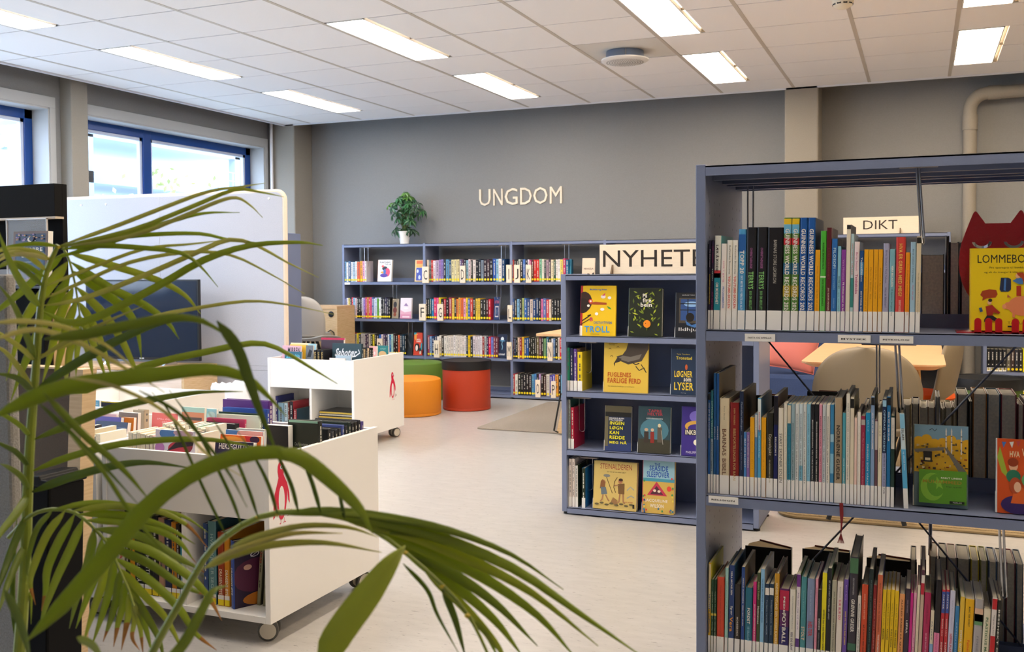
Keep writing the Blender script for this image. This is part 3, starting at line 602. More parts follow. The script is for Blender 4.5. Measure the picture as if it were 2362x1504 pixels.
ROW3B = (1960, 1150, 4.2488, [
 (157, 200, 690, '1c2c2c', '4c4c3c', [('SKJØNNHET SAMMENSATT ER HVITT GULL', '7c9c94', .22, .9, .25, 0)]),
 (202, 238, 847, '8c1c1c', None, [('LITT MER OM KJEMPER', 'd8a098', .3, .85, .3, 0)]),
 (240, 292, 747, 'd8704c', '3c4c8c', [('IKKE FORHOLD DEG TIL HVERDAGEN', '6c2c1c', .45, .92, .25, 0), ('TYSTE DRAPSMENN SENDER', W_, .15, .42, .35, 1)]),
 (294, 332, 893, 'f2c818', None, [('Steffen R.M. Sørum', '8c7018', .6, .85, .3, 0), ('KRIGERE', K_, .44, .56, .4, 1)]),
 (333, 371, 893, 'f2c818', None, [('Steffen R.M. Sørum', '8c7018', .6, .85, .3, 0), ('KRIGERE', K_, .44, .56, .4, 1)]),
 (372, 410, 893, 'f2c818', None, [('Steffen R.M. Sørum', '8c7018', .6, .85, .3, 0), ('FLERE KRIGERE', K_, .36, .56, .4, 1)]),
 (411, 452, 903, 'f2c818', 'c07c18', [('Steffen R.M. Sørum', '8c7018', .6, .85, .3, 0), ('FLERE KRIGERE', K_, .36, .56, .4, 1)]),
 (454, 512, 935, 'f2a868', '8c8880', [('ALFRED BAMSE PÅ SJUKEHUS', '6c3c1c', .2, .94, .4, 1)], [('f4ecdc', .02, .2)]),
 (514, 560, 882, '3c3040', '8c8478', [('LEPRA', W_, .52, .66, .4, 1), ('Helle Stensbak', 'b8a8b8', .74, .88, .25, 0)]),
 (562, 588, 925, 'd0248c', None, []),
 (589, 612, 925, 'eca8c0', None, [('Sånn er jeg', 'c03c78', .3, .7, .4, 0)]),
 (613, 650, 845, 'f0e4c8', 'b8384c', [('Trollet og den lille', 'd8b890', .35, .8, .3, 0)]),
 (652, 692, 692, 'd0b8a0', '5c2c3c', [], [('c8243c', .78, .88), ('e8e0d8', .88, .95), ('5c3044', .95, .995)]),
 (694, 762, 922, 'b82c5c', 'b8aa70', [('SKUMLE SALEFF OG NYTTIG LYS', 'e8b0c4', .2, .56, .25, 1), ('OSCAR WINGE', '7c1c3c', .66, .88, .2, 0)]),
 (764, 800, 1095, 'e8dcc0', '2c2c2c', [('PÅ FERIE', '3c4c6c', .6, .85, .4, 0)], [('8cb0d8', .1, .55)]),
 (802, 860, 797, '1f1a20', '3c3a3a', [('VANSKELIGE BEGREPER', 'c83c8c', .2, .5, .35, 0)], [('ec8cb0', .1, .5)]),
 (862, 900, 892, 'c8303a', None, [('FAKTISK', W_, .8, .95, .4, 1), ('DIGRE ULV', W_, .52, .7, .3, 1), ('SOPPEL', W_, .3, .46, .4, 1)], [('3c58a8', .76, .98)]),
 (901, 938, 892, 'c8303a', None, [('FAKTISK', W_, .8, .95, .4, 1), ('DIGRE ULV', W_, .52, .7, .3, 1), ('SOPPEL', W_, .3, .46, .4, 1)], [('3c58a8', .76, .98)]),
 (940, 996, 902, 'd4d4ec', '4c5c54', [('SØPPELPLASTEN', 'd83c54', .3, .56, .45, 1), ('Ruby Grace Henriksen', '8c8cb0', .6, .9, .2, 0)]),
 (998, 1040, 1052, '3c84b8', '2c4454', [('KATTEN SOM LÅ', 'c8e0f0', .35, .8, .3, 0)]),
 (1042, 1088, 962, 'e8c040', 'a8b878', [('STEFFA GUTTEN', W_, .35, .64, .45, 1)], [('24503c', .1, .4)]),
 (1090, 1182, 987, 'f4bc14', 'c8c4b8', [('Palmer på Nordpolen', 'e8641c', .12, .55, .4, 1), ('MARC TER HORST', '5c4818', .7, .92, .2, 1)]),
 (1184, 1270, 988, 'b4b0b0', 'b8b4ac', [('PENGENE LEA', '8c8890', .25, .6, .25, 1)], [('6c9c6c', .72, .84), ('e8c0a0', .76, .9)]),
 (1272, 1346, 1083, 'ece4c8', '8c847c', [('PLASTICUS MARITIMUS', '4c7c4c', .2, .9, .35, 1)]),
 (1348, 1400, 972, 'ece4dc', '5c544c', [('EKTE KJÆR', K_, .16, .4, .4, 1), ('Margrete og Fryd', '4c3c3c', .62, .82, .3, 0)], [('c8242c', .88, .99), ('c8242c', .42, .6)]),
 (1402, 1440, 995, '26241f', '3c342c', [('BESSHEKT OG SVART', 'e8e4d8', .1, .9, .5, 1)]),
])
def fg_row(rows, z, leans, where, hard=True, Y=-6.088):
    n = 0; prevx = FX0 + .027
    for (ox, oy, s, L) in rows:
        for it in L:
            x0, x1, yt, cov, side, ti = it[:6]; bands = it[6] if len(it) > 6 else ()
            yb = {1: 764, 2: 1145, 3: 1500}[leans[2]]
            a = atY(ox + x0 / s, yb, Y).x; b_ = atY(ox + x1 / s, yb, Y).x
            a = max(a, prevx + .0004); b_ = max(b_, a + .007)
            f = (a - 4.08) / .87; al = R(leans[0] + (leans[1] - leans[0]) * f)
            xt = ox + (x0 + x1) / 2 / s
            h = (atY(xt, oy + yt / s, Y).z - z) / math.cos(al); w = (b_ - a) - .0008; h = max(.1, h)
            d = min(.262, max(.13, h * (.73 if h < .25 else .78)))
            M4 = Matrix.Translation((a, Y, z + .0005 + w * math.sin(abs(al)) * (1 if al > 0 else 0))) @ Matrix.Rotation(al, 4, 'Y')
            lab = '%s%s book, %s from the upright post on %s' % ('thin ' if w < .011 else ('thick ' if w > .024 else ''), cname(cov), ordn(n), where)
            tt = [(q[0], q[1], q[2], q[3], q[4] * .92, q[5]) for q in ti]
            thin = w < .012
            book('nonfiction_book', lab, M4, w, h, d, cov, side, hard=not thin, sticker=.05 if leans[2] != 3 or 1 else 0, title=tt, bands=bands, group='non-fiction books on the near bookcase', sfrom=.001)
            prevx = b_; n += 1
    return prevx
e1 = fg_row([ROW1, ROW1B], 1.061, (1.0, .6, 1), "the near bookcase's top shelf")
e2 = fg_row([ROW2, ROW2B], .624, (.25, .25, 2), "the near bookcase's middle shelf")
e3 = fg_row([ROW3, ROW3B], .19, (.6, 3.2, 3), "the near bookcase's lowest shelf")
# the last book of the middle row leans back against the row
book('nonfiction_book', "pale blue and white book leaning at the end of the near bookcase's middle row", Matrix.Translation((e2 + .022, -6.088, .6245)) @ Matrix.Rotation(R(-2.6), 4, 'Y'), .011, .237, .175, 'cfe0e6', '1f3324', hard=True, sticker=.05,
     title=[('ISLAM', '3c2c24', .72, .84, .5, 0), ('og islamsk kunst', 'e8f4fa', .4, .6, .4, 0)], bands=[('58b0dc', .2, .62), ('8cc8e4', .84, .99)], group='non-fiction books on the near bookcase')
# face-out books on the middle shelf
def faceout(name, label, x0, x1, yt, yb, Y, z, th, cov, side, front, lean=8, sticker=.05, hard=True, page=None, group=None, spine_title=(), turn=0, sY=-1):
    """front board towards the room (-Y), spine at the low-x end"""
    a = atY(x0, yb, Y); b_ = atY(x1, yb, Y); h = abs(atY((x0 + x1) / 2, yt, Y).z - z); d = b_.x - a.x
    M4 = Matrix.Translation((a.x, Y, z + .0006 + th * math.sin(R(lean)))) @ Matrix.Rotation(R(turn), 4, 'Z') @ Matrix.Rotation(R(-lean), 4, 'X') @ Matrix.Translation((0, th, 0)) @ Matrix.Rotation(R(-90), 4, 'Z')
    return book(name, label, M4, th, h / math.cos(R(lean)), d, cov, side, page or M_PAGEW, hard, sticker, spine_title, (), front, group)
rg = random.Random(11)
city = [('r', 'e0b02c', 0, .42, 1, 1), ('r', '7fa4bc', 0, .82, 1, 1)]
for k in range(7): city.append(('e', 'e6b22a', .08 + .15 * k, .8 + .03 * math.sin(k * 2), .1, .055))
for k in range(70): u, v = rg.uniform(.04, .94), rg.uniform(.43, .78); city.append(('r', rg.choice(['8c2f24', '3c3a3c', 'b8862a', '5a4a34', 'd8c08c', '2c2c34']), u, v, u + rg.uniform(.02, .06), v + rg.uniform(.01, .03)))
for u in (.58, .68, .86): city += [('r', 'e6ded0', u, .66, u + .022, .93), ('p', 'e6ded0', [(u - .004, .93), (u + .026, .93), (u + .011, .98)]), ('r', '5a4a3c', u - .006, .8, u + .028, .81), ('r', '5a4a3c', u - .006, .87, u + .028, .88)]
city += [('p', '6a655c', [(.0, .7), (.55, .74), (.55, .7), (.02, .66)]), ('p', '6a655c', [(.55, .74), (.62, .72), (.98, .44), (.84, .43)]), ('r', '2a2622', .17, .55, .33, .68), ('r', 'd8c49a', .2, .57, .3, .6), ('s', '1c1c1c', [(.28, .94), (.33, .96), (.38, .93), (.42, .96)], .008),
         ('r', '5c962a', .09, .05, .97, .455), ('e', '83b83c', .34, .25, .22, .17), ('e', '5c962a', .41, .27, .17, .135), ('p', '83b83c', [(.42, .38), (.47, .33), (.55, .34), (.5, .29), (.54, .23), (.46, .26), (.41, .22), (.42, .28), (.36, .31), (.41, .33)]),
         ('t', 'f4f0e0', 'KNUT LINDH', .5, .355, .88, .375), ('t', '9a8a2c', 'MUHAMMED', .16, .295, .88, .335), ('t', '24381c', 'Kriger og profet', .6, .25, .88, .27, 0), ('r', '1e2418', .66, .06, .93, .09), ('t', 'c8c8c0', 'FORLAG', .72, .066, .88, .083)]
faceout('picture_book', 'face-out book with golden city, minarets and green panel with crescent', 2106, 2233, 985, 1160, -6.05, .6245, .012, '8c8a6a', '6a7f86', city, lean=5)
kids = [('r', 'd8541f', 0, 0, 1, 1), ('p', 'a6b83c', [(0, .75), (.06, .9), (.2, .6), (.28, .45), (.1, .55)]), ('t', 'f3dcae', 'HVA', .28, .76, .5, .84), ('t', 'f3dcae', 'VERDEN', .55, .78, .98, .88), ('t', 'f3dcae', 'JEG', .6, .68, .8, .75), ('p', '4a74b8', [(.1, .96), (.2, .96), (.14, .88)]), ('p', 'e8e4dc', [(.27, .96), (.37, .97), (.33, .88)]), ('p', 'c84a4a', [(.42, .98), (.52, .98), (.47, .9)]),
        ('e', 'f0b890', .36, .64, .1, .07), ('e', '9c3f20', .35, .69, .12, .06), ('e', '2f7a5c', .36, .5, .16, .09), ('e', 'f0c09c', .72, .6, .1, .07), ('e', 'e8d07c', .73, .65, .12, .06), ('e', '6ab070', .72, .46, .18, .1), ('e', '3c2a66', .5, .12, .42, .13), ('p', 'e8682a', [(.3, .14), (.42, .4), (.56, .36), (.7, .26), (.66, .14)]), ('e', 'b8502c', .4, .38, .13, .11), ('e', 'f0c09c', .45, .36, .08, .07), ('p', 'f4ecdc', [(.6, .2), (.84, .12), (.9, .2), (.7, .27)])]
faceout('picture_book', 'orange face-out book with painted children reading, at the picture edge', 2297, 2405, 1018, 1172, -6.06, .6245, .014, 'e0ddd4', 'd8541f', kids, lean=5)
# red cat-shaped book stand with a yellow face-out book
def px(x, y, Y=-5.985): p = atY(1960 + x / 3.343, 350 + y / 3.343, Y); return (p.x, p.z)
half = [(1143, 553), (1060, 555), (1045, 556), (1030, 535), (978, 466), (967, 462), (955, 475), (925, 545), (893, 625), (865, 700), (850, 770), (843, 850), (848, 930), (868, 1010), (900, 1080), (935, 1130), (945, 1400), (1143, 1400)]
L_ = [px(*q) for q in half]; cxm = L_[0][0]; poly = L_ + [(2 * cxm - x, z) for x, z in reversed(L_[1:-1])]
CB = thing('cat_book_stand', 'red hammered-metal book stand cut in the shape of a sleepy cat', 'book stand', (cxm, -5.985, 1.061))
def cat_curve():
    c = bpy.data.curves.new('c', 'CURVE'); c.dimensions = '2D'; c.fill_mode = 'BOTH'; c.extrude = .0022; c.bevel_depth = .0008
    def sp_(P):
        s = c.splines.new('POLY'); s.points.add(len(P) - 1)
        for i, (x, z) in enumerate(P): s.points[i].co = (x - cxm, z - 1.061, 0, 1)
        s.use_cyclic_u = True
    sp_(poly)
    for sgn in (-1, 1):
        P = []
        ex = cxm - sgn * (cxm - px(1020, 700)[0]); ez = px(1020, 700)[1]; rr = .0235
        for a in range(-175, 1, 12): P.append((ex + rr * math.cos(R(a)), ez + rr * .85 * math.sin(R(a)) + .004))
        for a in range(0, -176, -12): P.append((ex + (rr - .008) * math.cos(R(a)), ez + (rr - .0085) * .8 * math.sin(R(a)) + .004))
        sp_(P)
    o = bpy.data.objects.new('t', c); COL.objects.link(o); dg = bpy.context.evaluated_depsgraph_get(); me = bpy.data.meshes.new_from_object(o.evaluated_get(dg)); bpy.data.objects.remove(o); return me
me = cat_curve(); me.name = 'cat_back'; M_RED = mat('b01622', .3, coat=.5, bump=.9, scale=90)
me.materials.clear(); me.materials.append(M_RED); o = bpy.data.objects.new('cat_back', me); COL.objects.link(o); o.parent = CB; o.rotation_euler = (R(90), 0, 0)
mb = MB(); W = .095; mb.box(-W, W, -.085, .0, .0005, .0035); mb.build('base_plate', M_RED, CB)
for k, xx in enumerate((988, 1071, 1149, 1277, 1360, 1440)):
    x = px(xx, 1300, -6.07)[0] - cxm; mb = MB(); P = [(x - .0078, .0), (x + .0078, .0), (x + .0078, .030)] + [(x + .0078 * math.cos(R(a)), .030 + .0078 * math.sin(R(a))) for a in range(20, 170, 20)] + [(x - .0078, .030)]
    mb.prism(P, lambda u, v, d: (u, -.087 + d, v), .003); mb.box(x - .0078, x + .0078, -.087, -.084, 0, .004); mb.build('prong', mat('c0101a', .3, coat=.5), CB, fix=True)
pig = [('t', '2c2a22', 'LOMMEBOKA', .1, .82, 1.02, .92, 0), ('t', '6a5a1c', 'Fra sparegris til bankkort', .28, .745, .86, .775, 0), ('t', '6a5a1c', 'og alt du trenger å vite om penger', .2, .69, .95, .72, 0),
       ('p', 'a8421c', [(.14, .43), (.17, .48), (.28, .5), (.38, .49), (.4, .44), (.37, .4), (.24, .39), (.17, .36), (.18, .4)]), ('p', '26304e', [(.43, .5), (.45, .64), (.56, .64), (.6, .62), (.6, .5), (.56, .47), (.45, .47)]), ('p', '4a7cc0', [(.49, .49), (.5, .63), (.53, .63), (.52, .48)]),
       ('e', 'e88a5c', .77, .3, .22, .12), ('e', 'e88a5c', .56, .3, .06, .045), ('e', 'f0a070', .5, .29, .03, .03), ('r', 'e88a5c', .62, .16, .66, .24), ('r', 'e88a5c', .84, .16, .88, .24), ('p', 'c86a44', [(.54, .4), (.55, .44), (.6, .4)]),
       ('r', 'b8321c', .68, .42, .75, .54), ('p', '4a7cb8', [(.62, .6), (.72, .56), (.78, .56), (.77, .64), (.68, .63)]), ('e', 'f0b890', .7, .66, .035, .03), ('p', 'b4431c', [(.68, .7), (.78, .7), (.86, .58), (.8, .56), (.76, .63), (.7, .67)]), ('p', '26304e', [(.8, .46), (.92, .48), (.95, .4), (.82, .38)]),
       ('p', 'a82c1c', [(.22, .29), (.32, .31), (.38, .26), (.44, .22), (.42, .2), (.34, .22), (.32, .17), (.24, .18)]), ('e', 'f0b890', .28, .34, .03, .03), ('e', '2a2422', .29, .365, .032, .02), ('p', '26242c', [(.24, .18), (.33, .18), (.44, .12), (.42, .1), (.3, .13), (.2, .1), (.2, .13)]), ('p', '3c5a8c', [(.12, .27), (.16, .28), (.18, .23), (.14, .22)]),
       ('t', '6a5a1c', 'Tore Lie', .55, .08, .8, .11, 0), ('r', '26242c', .55, .04, .7, .06)]
faceout('picture_book', 'yellow face-out book with pink piggy bank held by the red cat stand', 2236, 2395, 574, 769, -6.052, 1.0655, .016, 'e8c318', 'f0cf16', pig, lean=6, sticker=0)
# books of the far side, fore-edges towards the camera
def back_row(L, ox, oy, s, z, Y, where, hmax=.3):
    n = 0; prev = FX0 + .03
    for (x0, x1, yt, cov) in L:
        a = max(atY(ox + x0 / s, 900, Y).x, prev + .0005); b_ = atY(ox + x1 / s, 900, Y).x; h = max(.08, min(hmax, atY(ox + (x0 + x1) / 2 / s, oy + yt / s, Y).z - z)); w = b_ - a; d = .15
        if w < .004: continue
        M4 = Matrix.Translation((b_, Y + d, z + .0006)) @ Matrix.Rotation(R(180), 4, 'Z')
        book('novel_hardback', '%s-bound book, %s fore-edge along the back row of %s' % (cname(cov), ordn(n), where), M4, w - .0006, h, d, cov, page=M_PAGE, group='books on the far side of the near bookcase'); prev = b_; n += 1
back_row([(545, 722, 792, '2c2418'), (736, 760, 650, '26241f'), (762, 838, 697, '17181c'), (850, 925, 700, '1c1a1a')], 1960, 350, 3.343, 1.061, -5.76, "the near bookcase's top shelf")
back_row([(20, 60, 500, '5c5040'), (120, 160, 500, '3c3c3c'), (235, 270, 520, '6c5c48'), (300, 360, 500, '2c2c2c'), (440, 530, 500, 'c8b078'), (535, 603, 492, '2c1c2c'), (604, 674, 522, 'e8e0cc'), (675, 740, 522, 'b09878'), (743, 782, 432, '9c9ca0'), (790, 826, 535, '8c7c54'), (827, 890, 525, 'a08c5c'), (891, 928, 525, '8c7440'), (930, 1026, 408, '1c1418'),
          (1036, 1062, 475, '1c1c1c'), (1066, 1190, 405, 'a86a1c'), (1193, 1306, 412, '1c4c6c'), (1310, 1448, 415, '8c1c28'), (1455, 1512, 500, '6c1c24'), (1514, 1600, 470, '24344c')], 1960, 800, 3.76, .624, -5.76, "the near bookcase's middle shelf")
back_row([(600, 660, 600, '3c3c3c'), (700, 760, 600, '5c4c3c'), (790, 872, 560, 'caa07c'), (882, 964, 475, '3a2c30'), (966, 1058, 572, 'c8a89c'), (1062, 1190, 500, '3c3a2c'), (1196, 1280, 602, 'd8c020'), (1290, 1362, 580, '8c8c30'), (1372, 1456, 592, '1c4c7c'), (1462, 1532, 597, 'c8c4bc'), (1546, 1640, 600, '7c1424'), (1645, 1720, 602, '2c5068')], 1960, 1150, 4.249, .19, -5.76, "the near bookcase's lowest shelf", .235)
def backcover(label, ox, oy, s, x0, x1, yt, z, Y, cov, fan, th=.03):
    a = atY(ox + x0 / s, oy + yt / s, Y); b_ = atY(ox + x1 / s, oy + yt / s, Y); d = b_.x - a.x; h = a.z - z
    T = thing('open_book', label, 'book', (a.x, Y, z + .0008)); M1 = mat(cov, .45)
    box('cover', 0, d, 0, .003, 0, h, M1, T); box('spine', d - .003, d, 0, th, 0, h, M1, T)
    mb = MB(); mb.prism([(d - .004, .003), (d - .004, th - .003), (.03 * 1, fan), (.0 + .004, fan * .5), (.006, .003)], lambda u, v, q: (u, v, q), h - .004); mb.build('pages', mat('c0a676', .8, var=.1, scale=200, stretch=(1, 30, 1)), T, fix=True)
    mb = MB(); A = Vector((d, th)); B = Vector((.03, fan + .003)); mb.prism([tuple(A), tuple(B), tuple(B - Vector((0, .003))), tuple(A - Vector((0, .003)))], lambda u, v, q: (u, v, q), h); mb.build('rear_cover', mat('7c2c1c', .45), T, fix=True)
backcover('fanned open dark book showing its back cover behind the lowest near row', 1600, 1150, 4.2475, 505, 955, 462, .19, -5.74, '120f16', .085)
backcover('dark book with white lettering seen from behind on the lowest near shelf', 1600, 1150, 4.2475, 1065, 1530, 492, .19, -5.74, '10141f', .05)
backcover('black book with brown stripes seen from behind on the lowest near shelf', 1960, 1150, 4.249, 165, 658, 580, .19, -5.74, '0f0d10', .05)
backcover('black flat-topped book seen from behind over the middle near row', 1600, 800, 3.76, 985, 1250, 385, .624, -5.74, '15141a', .03)
backcover('dark red edged book seen from behind over the middle near row', 1600, 800, 3.76, 520, 860, 420, .624, -5.74, '1c1a18', .05)
def wire(x, y, x2, y2, Y, label, gap=.0, r=.003):
    a = atY(x, y, Y); b_ = atY(x2, y2, Y); T = thing('book_stop', label, 'book stop', tuple(a), group='chrome wire book stops on the near bookcase')
    v = b_ - a; g_ = Vector((gap, 0, 0)); c_ = Vector((gap / 2, 0, -gap * .5)); MB().tube([(0, 0, 0), v, v + c_, v + g_, g_], r, 8).build('wire_loop', M_CHROME, T, smooth=True)
    MB().box(-.04, .05, -.012, .012, -.001, .006).build('slider', mat('b7ada6', .5), T)
wire(2114, 386, 2126, 560, -6.02, 'long chrome wire book stop beside the poetry sign', .006)
wire(1725, 420, 1725, 540, -5.70, 'double chrome wire book stop behind the black encyclopedias', .016, .0026)
wire(2065, 795, 2074, 950, -6.0, 'chrome wire book stop at the end of the middle near row', .009)
wire(2022, 795, 2022, 905, -5.70, 'chrome wire book stop behind the middle near row', .008, .0026)
wire(2144, 1204, 2143, 1280, -5.70, 'chrome wire book stop behind the lowest near row', .005, .0026)
wire(2305, 1215, 2312, 1375, -6.02, 'chrome wire book stop at the end of the lowest near row', .009)
# bookmark ribbon
a = atY(1940, 1160, FY0 - .004)
T = thing('bookmark_ribbon', 'dark red bookmark ribbon with tassel hanging over the middle shelf lip', 'bookmark', tuple(a))
MB().add([(-.004, 0, .0), (.005, 0, .0), (.006, -.001, -.03), (.003, 0, -.06), (.001, 0, -.078), (-.001, 0, -.078), (-.001, 0, -.05), (-.003, 0, -.03)], [(0, 7, 2, 1), (7, 6, 3, 2), (6, 5, 4, 3)]).build('ribbon', mat('7c1418', .5), T)
mb = MB()
for k in range(6): mb.tube([(0, 0, -.077), (-.008 + .003 * k, 0, -.102)], .0012, 4)
mb.build('tassel', mat('6c1014', .6), T)['kind'] = 'stuff'
# ---------------------------------------------------------------- wall bookcases
WX = [-.838, .083, 1.003, 1.924, 2.845]
BAY = ['under the potted plant', 'behind the poufs', 'under the UNGDOM letters', 'behind the news bookcase']
for k in range(4):
    shelf_unit('bookcase', 'blue steel wall bookcase bay ' + BAY[k], WX[k], WX[k + 1], .0, .30, 1.487, [1.113, .745, .385, .04], group='wall bookcase bays', last=(k == 3))
def novels(x0, x1, z, cols, bay, shelf, hs=.205, Y=.008, step=None):
    """spines side by side between two pixel columns"""
    a = atY(x0, 700, Y).x; b_ = atY(x1, 700, Y).x; rr = random.Random(int(x0 * 7 + z * 100)); n = len(cols); ws = [rr.uniform(.75, 1.25) for _ in cols]; S = sum(ws); x = a
    for i, c in enumerate(cols):
        w = (b_ - a) * ws[i] / S; h = hs * rr.uniform(.96, 1.04) if i or hs > .21 else hs * 1.0
        book('novel', '%s novel, %s from the window-side upright, %s shelf, wall bookcase %s' % (cname(c), ordn(NV.setdefault((bay, shelf), 0)), shelf, bay), Matrix.Translation((x + .0004, Y, z + .0005)), w - .0012, h, .135, c, hard=w > .02, dash=contrast(c), dot=min(.011, w * .45), group='novels in the wall bookcase')
        NV[(bay, shelf)] += 1; x += w
NV = {}
Z1_, Z2_, Z3_, Z4_ = 1.113, .745, .385, .04
b0, b1, b2 = BAY[:3]
novels(794, 846, Z1_, ['6a9cc0', 'eeeae4', '3c5c84', 'dcdcdc', 'a8c0d0', 'e8e8e8', 'd85c28', 'e8a020', 'e8a4c4', 'e0d8dc'], b0, 'top')
novels(985, 1165, Z1_, ['c8b49c', '5c6a6c', 'c83c34', 'e0d4d8', 'b8a0b8', 'a078b4', '8c78c0', '2c2c30', '5890b4', '24486c', 'd8cc98', 'dcd0a0', 'd8c890', '6c5c88', '54304c', '1c1c24', '84b4c8', 'd8c4c4', '242420', 'e0d4cc', '1c1c1e', '1a2230', '7c8c9c', '2c1c28', '3c2028', '1c1c20', '1c4c9c', '8cc0d8', 'e4e0dc', '14406c'], b1, 'top', .212)
novels(1180, 1312, Z1_, ['b83830', '1c1c1c', '201c18', 'c0c8b8', '20242c', '4870b8', '1c2438', 'e8d8e4', 'a82068', '50281c', 'c82418', 'd83028', '80bc98', 'e0dccc', '404848', 'b0909c', '402c40', 'e0d4b0', '285038', 'e4dcd4', 'e8e4e4', 'e8d460', 'c83064', '186890'], b2, 'top', .205)
novels(795, 900, Z2_, ['4454a0', 'e0dcdc', 'e0cc70', '1c1c1e', 'c83048', '7cb4d4', 'e4c8d0', '1c2024', '202428', '181c20', 'd8d0dc', '9c78c4', 'c8285c', 'd8a040', 'd03858', 'e4547c', '3c5c94', 'dce0ec', 'c8d4ec', '5ca028', 'ecece8', '1c1c1c', '202024', '2c2848', '242030', '181818'], b0, 'second')
novels(982, 1132, Z2_, ['201c1c', '24241c', '1c4c58', '2080b0', 'e0305c', 'e05898', 'e8d020', '1c1a18', 'c01c30', '201c1c', 'a83448', 'e8c048', '282420', 'e88030', 'e8b048', 'e86820', 'e49cb8', 'e8c818', '486ca8', 'd84c38', '24221c', 'e0c040', 'e0b83c', '242420', '26241e', '441818', 'c82038'], b1, 'second')
novels(1181, 1302, Z2_, ['3c5c94', '28281c', '78a8c8', '1c2430', 'a8b468', '2460b0', '405078', 'd8c4b4', '184078', '203860', '1c1c24', 'e070a0', '6070b0', 'd84848', 'e0ccb8', '1c1c1c', '201c1c', '1c1c1c', '181818', 'e84878'], b2, 'second')
novels(797, 936, Z3_, ['a82438', 'c03040', 'd04048', 'd8b488', 'd0a468', '9c949c', 'd8c830', '484c54', 'b0acac', 'b8b4b4', '3c2444', '40304c', 'd0c8b8', '28381c', 'e0d030', '20181c', '1c2430', '245cb0', 'e0ccd0', '503c60', '302c48', 'd8dce4', '2070b0', 'b0d8cc', '301818', '281c18', 'e86838', '1c2c3c', '184058', '14181c'], b0, 'third', .2)
novels(985, 1148, Z3_, ['983444', '88a8d0', '1c3460', '283858', 'e4dcd4', 'e0d8cc', '383028', 'e4dcd0', 'dcd4c8', 'e0d4c8', 'dcd0c4', 'e4dcd8', 'e0d8cc', 'dcd0c4', 'e4dcd4', 'e0d4cc', 'e8e0dc', '202c48', 'e8c010', '20242c', 'd4c8cc', 'd8ccd0', 'dcd4d8', 'e0d8dc', '9c3430', 'b4c0c0', '2c2850', 'd82048', '7080cc', '8c4454', '6c3444'], b1, 'third', .2)
novels(1181, 1296, Z3_, ['401820', '183054', '20241c', 'd8b8a0', '901c2c', 'e8b828', '284c7c', '2458a0', '20201c', '24281c', '28281c', '202018', '706440', '5c1834', '24241c', '74a068', '18607c', '24201c', 'd8d8dc', '4878b4', '24241c', 'd8ccc0', 'c82838'], b2, 'third', .2)
novels(1181, 1300, Z4_, ['c01c28', 'd8d4c8', '282820', '1c1c1c', '201c20', '242020', '281c20', '60a0c4', '4c88c4', '302830', 'b898c8', '282420', '401c18', 'd8d0c4', '4840a0', '5c54b4', 'e89c38', '1c2430', '68b4d4'], b2, 'lowest', .2)
def wallface(label, x0, x1, yt, yb, z, th, cov, side, front, lean=6, group=None, name='novel'):
    return faceout(name, label, x0, x1, yt, yb, .02, z, th, cov, side, front, lean, 0, True, None, group)
wallface('face-out white novel with curled colourful figure on the wall bookcase', 870, 902, 600, 648, Z1_, .026, 'e8803c', 'f0ece8', [('t', '2c2c2c', 'PUNCHING', .12, .84, .9, .92), ('t', '2c2c2c', 'THE AIR', .5, .75, .95, .82), ('e', '2a2a30', .5, .6, .2, .1), ('e', 'd84c6c', .7, .42, .2, .2), ('e', '5a3c9c', .45, .28, .28, .09), ('e', 'e8a03c', .35, .42, .15, .05), ('e', '3c6cb4', .5, .45, .1, .12), ('e', 'e05858', .35, .7, .1, .05)])
wallface('face-out orange and blue children novel at the end of the top shelf under the plant', 956, 974, 600, 648, Z1_, .012, 'e8d070', 'e8c890', [('r', 'e87040', .15, .8, .95, .97), ('r', 'e8b060', .15, .66, .95, .82), ('r', '4c5cb0', .15, .05, .95, .64), ('e', 'dce4f0', .35, .48, .12, .08), ('e', 'c8d4f0', .6, .2, .15, .1)])
wallface('face-out pale pink novel with mountain on the second shelf under the plant', 922, 948, 688, 735, Z2_, .022, 'e8c8d0', 'e8dcdf', [('p', '9c7ca8', [(.3, .62), (.5, .76), (.72, .6)]), ('r', 'd890a8', .0, .0, 1, .24), ('p', 'e0a8b8', [(.0, .42), (.4, .3), (1, .36), (1, .2), (0, .2)]), ('e', 'f4ecec', .5, .5, .22, .04), ('r', 'f0d8dc', .2, .05, .85, .12)])
wallface('face-out beige novel with beetle shape on the second shelf under the plant', 903, 917, 690, 735, Z2_, .02, '4c4440', '9c8c70', [('e', '2c2420', .5, .7, .3, .16), ('e', '6c2c1c', .5, .42, .34, .16), ('e', '8c4420', .5, .2, .25, .1)])
wallface('face-out dark novel wrapped in glossy plastic on the third shelf under the plant', 936, 950, 768, 815, Z3_, .012, '1c2024', '24282c', [('p', '4c4c4c', [(.1, .8), (.9, .4), (.7, .3), (.1, .7)])])
wallface('face-out orange and teal novel with two faces on the third shelf under the plant', 953, 973, 768, 815, Z3_, .012, 'd84830', 'd8482c', [('r', '2c9ca8', 0, .9, .3, 1), ('e', 'e8a040', .3, .8, .25, .15), ('r', 'd8482c', .3, .5, 1, .9), ('t', 'f0e8e0', 'HULL', .35, .66, .8, .73), ('t', 'f0e8e0', 'HIMMEL', .3, .58, .85, .64), ('e', '24201f', .4, .35, .3, .18), ('e', 'ecdcd0', .36, .32, .14, .13), ('e', '24201f', .8, .2, .16, .14), ('e', '2c9ca8', .95, .4, .14, .15), ('e', 'e8c8b0', .8, .12, .1, .08)])
